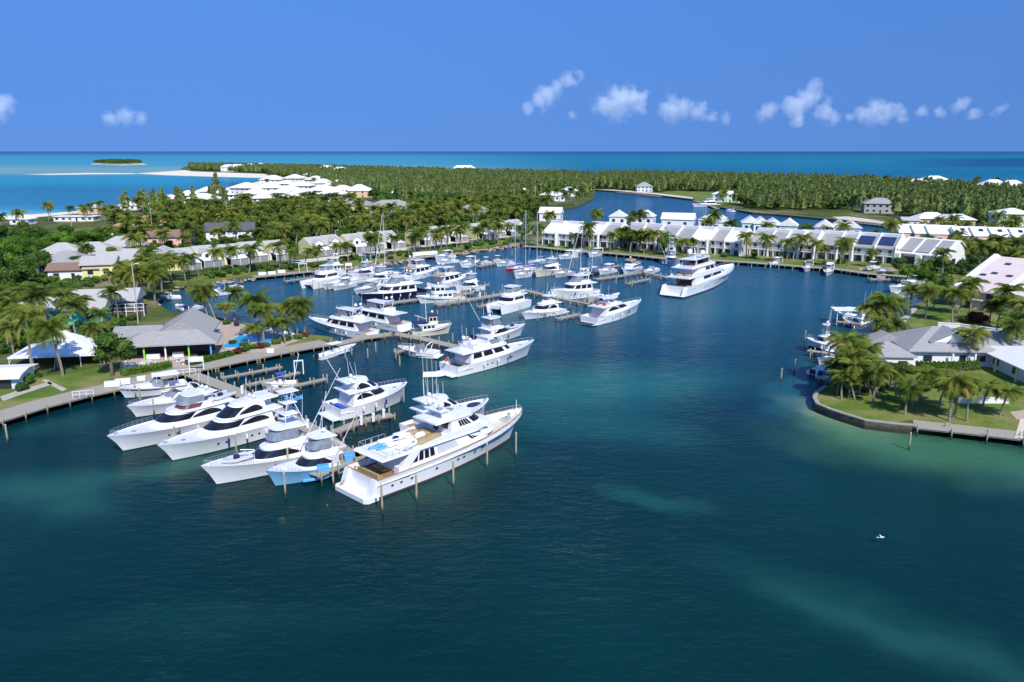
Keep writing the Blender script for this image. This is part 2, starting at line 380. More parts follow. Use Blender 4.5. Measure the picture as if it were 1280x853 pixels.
# ------------------------------------------------------------------ land
QL = [G(*p, 1.3) for p in [(-160, 576), (0, 527), (60, 508), (110, 495), (160, 484), (235, 466), (300, 452), (360, 440), (415, 430)]]
Q2 = [G(*p, 1.3) for p in [(318, 346.5), (355, 343), (394, 339)]]
Q3 = [G(*p, 1.3) for p in [(514, 323), (530, 321.5), (556, 319)]]
QR = [G(*p, 1.3) for p in [(653, 308), (672, 309), (721, 314.5), (758, 316.5), (797, 320), (827, 323.5), (895, 326), (930, 328), (982, 332), (1043, 336.6), (1081, 342), (1141, 347)]]
QT = [G(*p, 1.3) for p in [(1144, 534), (1200, 540), (1278, 549), (1400, 563), (1560, 580)]]
P = lambda *a: [G(x, y, LZ) for x, y in a]
POINT = P((1166, 361), (1163, 370), (1142, 382), (1124, 398), (1100, 410), (1084, 425), (1068, 450), (1052, 470), (1032, 484), (1021, 491), (1018, 498), (1022, 506), (1036, 512), (1052, 517.5), (1082, 526.6), (1115, 530.5), (1144, 533))
INNER = P((422, 425), (408, 420), (391, 418.5), (371, 414), (340, 411.5), (308, 405.5), (266, 396), (234, 391), (212, 389), (196, 380), (200, 369), (220, 358), (268, 352), (316, 346.5))
SHORE1 = P((400, 337.5), (426, 335), (470, 329), (512, 323.5)); SHORE2 = P((558, 317.5), (590, 312.5), (624, 308), (648, 304))
COAST = P((2100, 330), (1900, 285), (1500, 262), (1280, 246), (1200, 238), (1100, 231), (1000, 227), (900, 224), (800, 222), (700, 221), (600, 218), (500, 214.5), (400, 211.5), (300, 209), (232, 208), (226, 211), (240, 214),
          (330, 217), (345, 222), (320, 229), (285, 235), (240, 244.5), (205, 249), (170, 255), (140, 259), (100, 263.5), (60, 266.5), (0, 270), (-200, 282), (-500, 300))
outer = (offset(QL, 4.6) + INNER + offset(Q2, 3.2) + SHORE1 + offset(Q3, 3) + SHORE2 + offset(QR, 3.0) + P((1156, 352)) + POINT + offset(QT, 3.4)[1:]
         + P((1900, 560)) + COAST + P((-500, 560)))
outer = [Vector((p[0], p[1], LZ)) for p in outer]
lagoon = P((690, 263), (722, 258), (742, 248), (744, 237.5), (772, 239.5), (815, 243.5), (866, 249.5), (890, 258), (904, 260), (941, 266), (970, 268), (1047, 275), (1125, 283.5), (1140, 290), (1128, 297), (1060, 297), (1000, 297.5), (930, 295),
           (860, 290), (790, 284), (735, 278.5), (690, 273))
def build_land():
    tri = tessellate_polygon([outer, lagoon]); vs = outer + lagoon; n = len(outer); k = len(lagoon)
    mb = MB(); fs = []
    for t in tri:
        a, b, c = (vs[i] for i in t)
        fs.append(tuple(t) if (b - a).cross(c - a).z > 0 else tuple(reversed(t)))
    mb.add(vs, fs); mb.cur = 1
    for ring in (outer, lagoon):
        m = len(ring); lo = [Vector((p.x, p.y, -1.6)) for p in ring]
        mb.add(list(ring) + lo, [(i, (i + 1) % m, m + (i + 1) % m, m + i) for i in range(m)])
    m, nt, b = nmat('island_ground')
    n1 = nodes_noise(nt, .035, 6, 'Object', .65); n2 = nodes_noise(nt, .5, 4)
    r = ramp(nt, n1.outputs[0], [(.32, (.05, .085, .02)), (.52, (.11, .14, .035)), (.62, (.22, .20, .10)), (.74, (.38, .34, .24))])
    r2 = ramp(nt, n2.outputs[0], [(.3, (.65, .65, .65)), (.7, (1, 1, 1))])
    mx = nt.nodes.new('ShaderNodeMixRGB'); mx.blend_type = 'MULTIPLY'; mx.inputs[0].default_value = 1
    nt.links.new(r.outputs[0], mx.inputs[1]); nt.links.new(r2.outputs[0], mx.inputs[2]); nt.links.new(mx.outputs[0], b.inputs['Base Color'])
    b.inputs['Roughness'].default_value = .95; b.inputs['Specular IOR Level'].default_value = .1
    tag(mb.build('ground', [m, M['seawall_stone']]), kind='structure')
build_land()
def lawn_material():
    m, nt, b = nmat('lawn_grass'); n1 = nodes_noise(nt, .12, 5, 'Object', .6); n2 = nodes_noise(nt, 2.5, 4)
    r = ramp(nt, n1.outputs[0], [(.3, (.075, .145, .018)), (.47, (.14, .20, .032)), (.62, (.26, .24, .085))])
    r2 = ramp(nt, n2.outputs[0], [(.3, (.7, .7, .7)), (.7, (1.1, 1.1, 1.1))])
    mx = nt.nodes.new('ShaderNodeMixRGB'); mx.blend_type = 'MULTIPLY'; mx.inputs[0].default_value = 1
    nt.links.new(r.outputs[0], mx.inputs[1]); nt.links.new(r2.outputs[0], mx.inputs[2]); nt.links.new(mx.outputs[0], b.inputs['Base Color'])
    b.inputs['Roughness'].default_value = .9; b.inputs['Specular IOR Level'].default_value = .15; M['lawn_grass'] = m
lawn_material()
Z1 = LZ + .06
W = lambda *a, z=LZ: [G(x, y, z) for x, y in a]
sheet('lawn', offset(QL, 5.0)[:6] + W((228, 456), (152, 461), (128, 458), (96, 466), (30, 474), (-160, 500)), Z1, 'lawn_grass')
sheet('lawn', offset(QL, 5.0)[5:] + W((416, 422), (391, 419.5), (360, 424), (345, 434), (280, 440), (230, 452)), Z1, 'lawn_grass')
sheet('lawn', W((222, 357), (268, 352), (318, 344), (394, 336), (426, 334), (470, 328), (512, 322), (556, 315), (590, 311), (624, 306.5), (646, 303), (648, 296), (600, 303), (540, 312), (480, 320), (420, 329), (360, 335), (300, 340), (240, 345), (205, 352)), Z1, 'lawn_grass')
sheet('lawn', offset(QR, 3.4) + W((1155, 350), (1164, 361), (1160, 372), (1150, 385), (1190, 372), (1215, 352), (1180, 338), (1130, 331), (1060, 326), (1000, 322), (930, 317), (860, 312), (780, 306), (720, 303), (665, 302)), Z1, 'lawn_grass')
sheet('lawn', W((1150, 386), (1126, 402), (1130, 408), (1170, 409), (1280, 421), (1420, 440), (1420, 415), (1250, 395), (1190, 380)), Z1, 'lawn_grass')
sheet('lawn', W((1070, 451), (1054, 471), (1034, 485), (1023, 492), (1020, 498), (1024, 505), (1038, 511), (1054, 516.4), (1084, 525), (1116, 529)) + offset(QT, 3.7) + W((1560, 500), (1420, 470), (1290, 456), (1200, 463), (1130, 464)), Z1, 'lawn_grass')
sheet('lawn', W((815, 242.5), (866, 248.5), (888, 256), (925, 252), (930, 244), (880, 240), (840, 239)), Z1, 'lawn_grass')
sheet('lawn', W((420, 268), (470, 262), (520, 262), (520, 255), (460, 256), (415, 262)), Z1, 'lawn_grass')
sheet('path', W((1120, 403), (1142, 384), (1148, 385), (1130, 405)), Z1 + .05, 'concrete')
sheet('path', W((0, 497), (22, 489), (62, 478), (66, 481), (26, 494), (4, 502)), Z1 + .05, 'concrete')
sheet('path', W((52, 476), (57, 475), (84, 487), (78, 490)), Z1 + .05, 'concrete')
sheet('path', W((1268, 548), (1276, 522), (1330, 524), (1330, 553)), Z1 + .05, 'sand')
sheet('path', W((1270, 525), (1262, 516), (1330, 506), (1400, 520)), Z1 + .06, 'paving')
sheet('beach', W((170, 216.5), (231, 212.5), (330, 216), (348, 221), (333, 222), (270, 220.5), (205, 218.5)), .45, 'dry_sand')
sheet('beach', W((240, 245.5), (205, 249.5), (170, 255.5), (140, 259.5), (100, 264), (60, 267), (0, 270.5), (-200, 282), (-200, 288), (0, 275), (60, 270.5), (130, 263.5), (210, 253), (270, 246), (330, 232), (352, 222), (345, 221), (320, 228), (285, 234.5)), LZ + .12, 'dry_sand')
sheet('sandbar', W((30, 217.3), (110, 215.6), (165, 216.0), (172, 216.8), (110, 217.2), (60, 217.9)), .12, 'dry_sand')
sheet('beach', W((1040, 271.5), (1047, 274), (1125, 282.5), (1138, 288), (1142, 284), (1090, 275), (1060, 271)), LZ + .12, 'sand')
sheet('beach', W((744, 237), (772, 239), (815, 243), (866, 249), (866, 247), (815, 241), (772, 237.5)), LZ + .12, 'sand')
sheet('lane', W((370, 330), (470, 318), (560, 306), (640, 296), (640, 293.5), (560, 303), (470, 314.5), (370, 326)), Z1 + .05, 'sand')
sheet('lane', W((300, 288), (420, 281), (470, 273), (470, 270), (420, 276), (300, 283)), Z1, 'dry_sand')
# pool terrace
sheet('terrace', W((262, 398), (308, 407), (340, 413), (372, 416), (388, 421), (362, 430), (340, 440), (272, 443), (236, 430), (244, 400)), Z1 + .04, 'paving')
sheet('terrace', W((205, 462), (236, 458), (250, 452), (246, 442), (160, 446), (150, 456), (152, 466)), Z1 + .04, 'paving')
def pool():
    t = thing('swimming_pool', 'bright blue swimming pool on the paved terrace beside the restaurant', 'pool', G(310, 424, Z1 + .1))
    o = t.location; poly = [(p.x - o.x, p.y - o.y) for p in W((276, 434), (301, 419), (322, 421), (343, 424), (342, 429), (330, 432), (312, 428.5), (300, 436), (282, 437), z=Z1)]
    mb = MB(); mb.prism(poly, -.02, .06); mb.build('pool_water', 'tiles_pool', t)
    mb = MB(); n = len(poly); c = Vector((sum(p[0] for p in poly) / n, sum(p[1] for p in poly) / n))
    for i in range(n):
        a, b = Vector(poly[i]), Vector(poly[(i + 1) % n]); nn = (b - a).normalized(); nn = Vector((nn.y, -nn.x)) * .2
        mb.tube([(a.x, a.y, .06), (b.x, b.y, .06)], .16, 6)
    mb.build('coping', 'concrete', t)
pool()
# small flats at sea
tag(MB().prism([(p.x, p.y) for p in W((113, 205.2), (128, 203.6), (150, 203.0), (176, 204.2), (183, 205.6), (150, 206.4))], -.5, .9).build('islet', 'dry_sand'), kind='structure')

# ------------------------------------------------------------------ quays, seawalls and piers
def strip(mb, pts, w0, w1, z0, z1):
    a = offset(pts, w0); b = offset(pts, w1)
    for i in range(len(pts) - 1):
        mb.prism([a[i].xy, a[i + 1].xy, b[i + 1].xy, b[i].xy], z0, z1)
def along(pts, step, start=0.0):
    out = []; d = start
    for i in range(len(pts) - 1):
        a, b = Vector(pts[i]), Vector(pts[i + 1]); L = (b - a).length
        while d < L: out.append((a + (b - a) * (d / L), (b - a).normalized())); d += step
        d -= L
    return out
def pile_mesh(r, z0, z1):
    mb = MB(); mb.lathe([(r * 1.06, z0), (r, z0 + .4), (r * .96, z1 - .05), (r * .8, z1)], n=8); return mb
def pier(name, label, cat, pts, width, step=3.4, zt=1.25, both=True, pile_top=.75, mat='dock_wood', center=True, ramp_n=0):
    o = Vector(pts[0]); o.z = 0
    t = thing(name, label, cat, o); loc = [Vector(p) - o for p in pts]
    for p in loc: p.z = 0
    w = width / 2 if center else 0
    lo, hi = (-width / 2, width / 2) if center else (0, width)
    mb = MB(); strip(mb, loc, lo, hi, zt - .12, zt); mb.build('deck', mat, t)
    mb = MB(); strip(mb, loc, lo + .12, lo + .26, zt - .32, zt - .125); strip(mb, loc, hi - .26, hi - .12, zt - .32, zt - .125); mb.build('beam', 'dock_wood', t)
    n = 0; first = None
    for p, d in along(loc, step, .3):
        for s in ((lo - .12, hi + .12) if both else (lo - .12,)):
            q = p + Vector((-d.y, d.x, 0)) * s; top = zt + pile_top * random.uniform(.5, 1.3)
            if first is None:
                first = pile_mesh(.125, -1.5, 2.0).build('pile', 'pile_wood', t); c = first
            else:
                c = first.copy(); col.objects.link(c); c.parent = t
            c.location = q; c.scale = (1, 1, 1) if False else (1, 1, (top + 1.5) / 3.5); c.location.z = -1.5 + 1.5 * c.scale.z
            n += 1
            if n >= 96: return t
    return t
pier('timber_quay', 'long timber quay on piles below the marquee lawn and restaurant', 'quay', QL[1:], 5.0, 3.6, both=False, center=False, pile_top=.5)
pier('timber_quay', 'short timber quay with a white hoist frame before yellow-ended townhouses', 'quay', Q2, 3.6, 3.2, both=False, center=False)
pier('timber_quay', 'short timber landing with white dock boxes on the rocky shore', 'quay', Q3, 3.4, 3.0, both=False, center=False)
pier('timber_wharf', 'long low timber wharf edging the green lawn of the white townhouses', 'wharf', QR, 3.3, 3.2, both=False, center=False, pile_top=.4)
pier('timber_quay', 'weathered grey timber quay on pale posts along the palm-shaded point', 'quay', QT[:4], 3.6, 4.4, both=False, center=False, pile_top=.7)
def wall_along(name, label, pts, th, z0, z1, mat, cap='concrete', cat='wall'):
    o = Vector(pts[0]); o.z = 0; t = thing(name, label, cat, o); loc = [Vector((p[0] - o.x, p[1] - o.y, 0)) for p in pts]
    mb = MB(); strip(mb, loc, 0, th, z0, z1 - .18); mb.build('wall', mat, t)
    if cap:
        mb = MB(); strip(mb, loc, -.06, th + .12, z1 - .175, z1); mb.build('capping', cap, t)
    return t
pt = POINT[8:]
wall_along('seawall', 'curved stained concrete seawall round the palm-covered point', [p for p in offset(pt, -.25)], .5, -1.4, LZ + .25, 'seawall_stone', 'dock_wood')
wall_along('garden_wall', 'low white garden wall between the grey-roofed house and pink building', P((1172, 409), (1200, 411), (1252, 418)), .3, LZ, LZ + 1.1, 'wall_white', 'wall_white')
wall_along('seawall', 'pale stone seawall along the far bank of the lagoon', [p for p in offset(P((904, 260), (941, 266), (970, 268), (1047, 275), (1125, 283.5)), .2)], .5, -1, LZ + .3, 'concrete')
# broken rock along the marina shore: nobody could count it
def rocks(name, pts, n, spread):
    mb = MB()
    for k in range(n):
        i = random.randrange(len(pts) - 1); p = Vector(pts[i]).lerp(Vector(pts[i + 1]), random.random())
        s = random.uniform(.25, .8)
        mb.blob((p.x + random.gauss(0, spread), p.y + random.gauss(0, spread) - .8, random.uniform(.0, 1.0)), (s * random.uniform(.7, 1.4), s, s * .6), 6, 4)
    tag(mb.build(name, 'rock'), kind='stuff', label='broken rock heaped along the marina shore below the lawn', cat='rocks')
rocks('shore_rocks', SHORE1, 260, 1.2); rocks('shore_rocks', SHORE2, 260, 1.2); rocks('shore_rocks', INNER[9:], 120, .8)

PA = W((240, 468), (300, 491), (345, 513), (395, 540), (441, 573), z=1.2)
pier('pier', 'main wooden pier running between the large yachts from the restaurant quay', 'pier', PA, 2.6, 3.0)
pier('pier', 'wooden pier head with blue dinghy lying along the largest yacht', 'pier', W((391, 594), (441, 573), (486, 553), z=1.2), 2.2, 2.8)
pier('finger_pier', 'finger pier between the two white sportfishing yachts with pale posts', 'pier', W((418, 540), (455, 525), (490, 518), z=1.2), 1.6, 2.6)
pier('finger_pier', 'narrow finger pier close under the restaurant quay wall', 'pier', W((276, 473), (310, 467), (352, 459), z=1.1), .9, 2.6)
pier('finger_pier', 'narrow finger pier beyond the skiff with blue cover', 'pier', W((308, 482), (340, 475), (374, 466), z=1.1), 1.0, 2.6)
pier('finger_pier', 'narrow finger pier on the near side of the blue-covered skiff', 'pier', W((336, 490), (372, 482), (408, 474), z=1.1), 1.0, 2.6)
pier('pier', 'wooden pier leading from the quay tip past the motor yachts', 'pier', W((418, 431), (455, 422), (492, 417), z=1.2), 2.6, 3.0)
pier('pier', 'wooden pier between the trawler and the white express cruiser', 'pier', W((492, 417), (530, 424), (580, 436), z=1.2), 2.4, 3.0)
pier('finger_pier', 'short finger pier beside the white express cruiser', 'pier', W((494, 441), (522, 434), z=1.1), 1.0, 2.2)
pier('pier', 'far pier along the navy-hulled yacht and white trawlers', 'pier', W((452, 384), (500, 377), (545, 371), (590, 366), z=1.2), 2.0, 3.0)
pier('pier', 'wooden pier reaching past the power catamaran with bare posts', 'pier', W((545, 381), (590, 374), (620, 369), (652, 362), z=1.2), 2.2, 3.0)
pier('finger_pier', 'finger pier behind the power catamaran, ending at a small T', 'pier', W((598, 384), (622, 378), z=1.1), 1.1, 2.4)
pier('finger_pier', 'empty finger pier with tall posts in the open blue slip', 'pier', W((580, 364), (610, 356), z=1.1), 1.2, 2.4)
pier('pier', 'wooden pier between the sedan cruiser and the sleek white yacht', 'pier', W((652, 362), (690, 371), (735, 380), (741, 371), z=1.2), 2.0, 2.8)
pier('finger_pier', 'short dock end before the sleek white yacht stern', 'pier', W((697, 399), (724, 393), z=1.1), 1.6, 2.2)
pier('pier', 'far wooden pier with many posts next to the dark-hulled ketch', 'pier', W((744, 349), (775, 345), (803, 340), (835, 347), z=1.2), 2.0, 2.8)
pier('finger_pier', 'finger pier with tall posts near the three-deck yacht stern', 'pier', W((784, 355), (812, 349), z=1.1), 1.2, 2.2)
pier('finger_pier', 'finger pier beyond the ketch in the upper basin', 'pier', W((745, 338), (775, 332), z=1.1), 1.2, 2.4)
pier('pier', 'upper basin pier carrying small boats near the red sailboat', 'pier', W((598, 333), (618, 329), (640, 325), z=1.2), 2.0, 2.6)
pier('finger_pier', 'far low dock before the white hoist frame', 'pier', W((356, 352), (392, 347), (412, 344), z=1.1), 1.2, 2.4)
pier('boat_lift_pier', 'lift dock carrying raised white boats beside the palm point', 'dock', W((1052, 447), (1030, 441), (1010, 438), z=1.2), 1.4, 2.0)
pier('boat_lift_pier', 'lift dock under the roofed white boat beyond the palms', 'dock', W((1090, 408), (1066, 404), (1046, 402), z=1.2), 1.4, 2.0)
pier('boat_lift_pier', 'small dock beside the blue-covered boat off the point', 'dock', W((1052, 478), (1036, 474), (1022, 471), z=1.2), 1.2, 1.8)
pier('dock', 'timber dock curving round the white cruisers near the pink building', 'dock', W((1086, 349), (1120, 349), (1150, 356), (1160, 366), z=1.2), 1.8, 2.6)
pier('dock', 'dock of the lagoon house with a white yacht alongside', 'dock', W((772, 240.5), (800, 243), (825, 246), z=1.2), 3, 6)
pier('dock', 'dock along the sandy lot before the grey two-storey house', 'dock', W((1070, 278.5), (1100, 281.5), (1128, 286), z=1.2), 2.5, 4.5)
pier('dock', 'small dock with a white yacht in the lagoon channel', 'dock', W((868, 251), (885, 256), (897, 261), z=1.2), 2.5, 5)

# free-standing mooring piles
mp = None
def moor(px, py, label, h=2.4, group='mooring piles'):
    global mp
    q = G(px, py)
    if mp is None:
        mp = thing('mooring_pile', label, 'mooring pile', q, 0, group)
        pile_mesh(.125, -1.5, 2.3).build('post', 'pile_wood', mp)
        MB().lathe([(.16, 2.3), (.05, 2.42)], n=8).build('post_cap', 'concrete', mp); mp.scale = (1, 1, h / 2.4); return
    dup(mp, q, random.random() * 6, label, group, (1, 1, h / 2.4))
for i, (x, y) in enumerate([(478, 642), (521, 628), (567, 610), (609, 586), (645, 572)]):
    moor(x, y, 'tall mooring pile along the largest yacht, %s from its stern' % nth(i), 3.6)
for i, (x, y) in enumerate([(357, 622), (296, 571), (361, 590), (417, 609)]):
    moor(x, y, ['tall pile off the light blue bow', 'pile between the swoopy yacht and tender-topped sportfisher', 'pile beside the tender-topped sportfisher house', 'pile close to the pier head below the blue dinghy'][i], 3.2)
for i, (x, y) in enumerate([(10, 554), (176, 505), (193, 520), (170, 498), (220, 556), (505, 507), (604, 530)]):
    moor(x, y, ['lone mooring pile off the long timber quay', 'mooring pile by the open white boat bow', 'mooring pile abeam of the hardtop yacht', 'mooring pile by the maroon-striped cruiser', 'mooring pile between the brown-trimmed and the swoopy yacht', 'mooring pile at the navy-shaded sportfishing bow', 'mooring pile at the bow of the antenna-topped yacht'][i], 2.8)
slip = [(405, 449), (460, 452), (495, 452), (512, 448), (566, 432), (547, 402), (523, 408), (500, 462), (470, 444), (440, 448), (583, 425), (432, 452)]
for i, (x, y) in enumerate(slip): moor(x, y, '%s mooring pile from the quay tip, round the express cruiser slips' % nth(i), 2.6)
for i, (x, y) in enumerate([(391, 363), (399, 364), (410, 364), (423, 363), (436, 364), (456, 366), (470, 385), (490, 384), (512, 380), (545, 386), (560, 386), (574, 384)]):
    moor(x, y, '%s mooring pile before the far cruisers, counted from the yellow townhouse side' % nth(i), 2.6)
for i, (x, y) in enumerate([(606, 376), (628, 368), (637, 376), (650, 396), (672, 404), (688, 396), (712, 388), (760, 352), (770, 358), (790, 362), (812, 358), (826, 353), (838, 349), (668, 376)]):
    moor(x, y, '%s mooring pile beyond the power catamaran toward the three-deck yacht' % nth(i), 2.8)
for i, (x, y) in enumerate([(655, 350), (682, 348), (706, 346), (716, 338), (736, 336), (752, 332), (770, 330), (640, 322), (662, 320), (676, 322), (690, 324), (706, 326), (720, 328), (750, 326)]):
    moor(x, y, '%s mooring pile of the upper basin, counted from the red sailboat' % nth(i), 3.0)
for i, (x, y) in enumerate([(976, 478), (993, 466), (1136, 563), (1012, 452), (1006, 428)]):
    moor(x, y, ['lone channel pile off the lift docks, nearer the point', 'lone channel pile off the lift docks, farther out', 'lone pile in green shallows below the curved seawall', 'pile between the two raised boats', 'pile outside the raised white boat'][i], 2.6)
for i in range(14):
    x = 905 + i * 17; moor(x, 336 + i * .9 + random.uniform(-1, 1), '%s mooring pile along the townhouse wharf, counted from the three-deck yacht' % nth(i), 2.2)
# ------------------------------------------------------------------ boats: local frame x forward from the stern, y to port, z up from the water
class Hull:
    def __init__(s, L, B, fs, fb, full=.42, stern=.93):
        s.L, s.B, s.fs, s.fb, s.full, s.stern = L, B, fs, fb, full, stern
        s.T = [0, .08, .18, .3, .42, .54, .65, .75, .83, .9, .95, .98, 1.0]
    def bd(s, t):
        f = s.full; k = 1 if t < f else max(0, 1 - ((t - f) / (1 - f)) ** 2.3) ** .85
        return s.B / 2 * k * (s.stern + (1 - s.stern) * min(1, t / .3))
    def bw(s, t):
        k = 1 if t < .25 else max(0, 1 - ((t - .25) / .75) ** 1.9)
        return s.B / 2 * .90 * k * s.stern
    def sheer(s, t): return s.fs + (s.fb - s.fs) * t ** 1.7
    def xd(s, t): return t * s.L
    def xw(s, t): return t * s.L * .90 + .0
    def build(s, root, mat='gelcoat', boot='antifoul_dark', cockpit=0, zc=.7, deck='gelcoat_deck', stripe=None, drop=.12, bootz=.10):
        rows = []
        for t in s.T:
            xw, xd = s.xw(t), s.xd(t); bw, bd, sh = s.bw(t), s.bd(t), s.sheer(t)
            xm = xw + (xd - xw) * .5; bm = bw + (bd - bw) * .38; zm = bootz + (sh - bootz) * .55
            rows.append([(xw * .98, 0, -.8), (xw, bw, -.05), (xw + (xd - xw) * .06, bw + (bd - bw) * .03, bootz), (xm, bm, zm), (xd, bd, sh)])
        def side(mb, a, b, sg):
            vs = [(p[0], p[1] * sg, p[2]) for r in rows for p in r[a:b + 1]]; m = b - a + 1; fs = []
            for i in range(len(rows) - 1):
                for j in range(m - 1):
                    q = (i * m + j, (i + 1) * m + j, (i + 1) * m + j + 1, i * m + j + 1)
                    fs.append(q if sg < 0 else q[::-1])
            mb.add(vs, fs)
        mb = MB(); side(mb, 0, 2, 1); side(mb, 0, 2, -1)
        r = rows[0]; mb.add([r[0], r[1], r[2], (r[2][0], -r[2][1], r[2][2]), (r[1][0], -r[1][1], r[1][2])], [(0, 1, 2, 3, 4)])
        mb.build('boot_stripe', boot, root, True)
        mb = MB(); side(mb, 2, 4, 1); side(mb, 2, 4, -1)
        mb.add([r[2], r[3], r[4], (r[4][0], -r[4][1], r[4][2]), (r[3][0], -r[3][1], r[3][2]), (r[2][0], -r[2][1], r[2][2])], [(0, 1, 2, 3, 4, 5)])
        # inner face of the bulwark
        for sg in (1, -1):
            vs = []; fs = []
            for t in s.T:
                bd = max(0, s.bd(t) - .10); zb = zc if s.xd(t) < cockpit - .01 else s.sheer(t) - drop
                vs += [(s.xd(t), s.bd(t) * sg, s.sheer(t)), (s.xd(t) - .06 * t, bd * sg, s.sheer(t) + .004), (s.xd(t) - .06 * t, bd * sg, min(zb, s.sheer(t) - .02))]
            for i in range(len(s.T) - 1):
                for j in range(2):
                    q = (i * 3 + j, (i + 1) * 3 + j, (i + 1) * 3 + j + 1, i * 3 + j + 1); fs.append(q if sg < 0 else q[::-1])
            mb.add(vs, fs)
        bd0 = s.bd(0) - .1
        mb.box(-.02, .1, -bd0 - .06, bd0 + .06, (zc if cockpit else s.sheer(0) - drop), s.sheer(0) + .004)
        h = mb.build('hull', mat, root)
        sm = [False] * len(h.data.polygons)
        for i in range(2 * 2 * (len(s.T) - 1)): sm[i] = True
        h.data.polygons.foreach_set('use_smooth', sm)
        if stripe:
            for sg in (1, -1):
                vs = []; fs = []; k = 0
                for t in s.T[:-1]:
                    p3, p4 = Vector(rows[s.T.index(t)][3]), Vector(rows[s.T.index(t)][4])
                    for u in (.45, .75):
                        q = p3.lerp(p4, u); vs.append((q.x, (q.y + .02) * sg, q.z))
                for i in range(len(s.T) - 2): fs.append((2 * i, 2 * i + 2, 2 * i + 3, 2 * i + 1)[::sg])
                MB().add(vs, fs).build('hull_stripe', stripe, root)
        # deck
        mb = MB()
        def part(ts, zf):
            vs = []; fs = []
            for t in ts:
                bd = max(0, s.bd(t) - .09); vs += [(s.xd(t) - .05 * t, bd, zf(t)), (s.xd(t) - .05 * t, -bd, zf(t))]
            for i in range(len(ts) - 1): fs.append((2 * i, 2 * i + 1, 2 * i + 3, 2 * i + 2))
            mb.add(vs, fs)
        tc = cockpit / s.L
        part([tc] + [t for t in s.T if t > tc + .01] if cockpit else s.T, lambda t: s.sheer(t) - drop)
        if cockpit:
            b = s.bd(tc) - .09; mb.add([(cockpit, -b, zc), (cockpit, b, zc), (cockpit, b, s.sheer(tc) - drop), (cockpit, -b, s.sheer(tc) - drop)], [(0, 3, 2, 1)])
        mb.build('deck', deck, root)
        if cockpit:
            mb = MB(); part([t for t in s.T if t < tc - .01] + [tc], lambda t: zc); mb.build('cockpit_sole', 'teak' if s.L > 15 else 'gelcoat_deck', root)
        return s

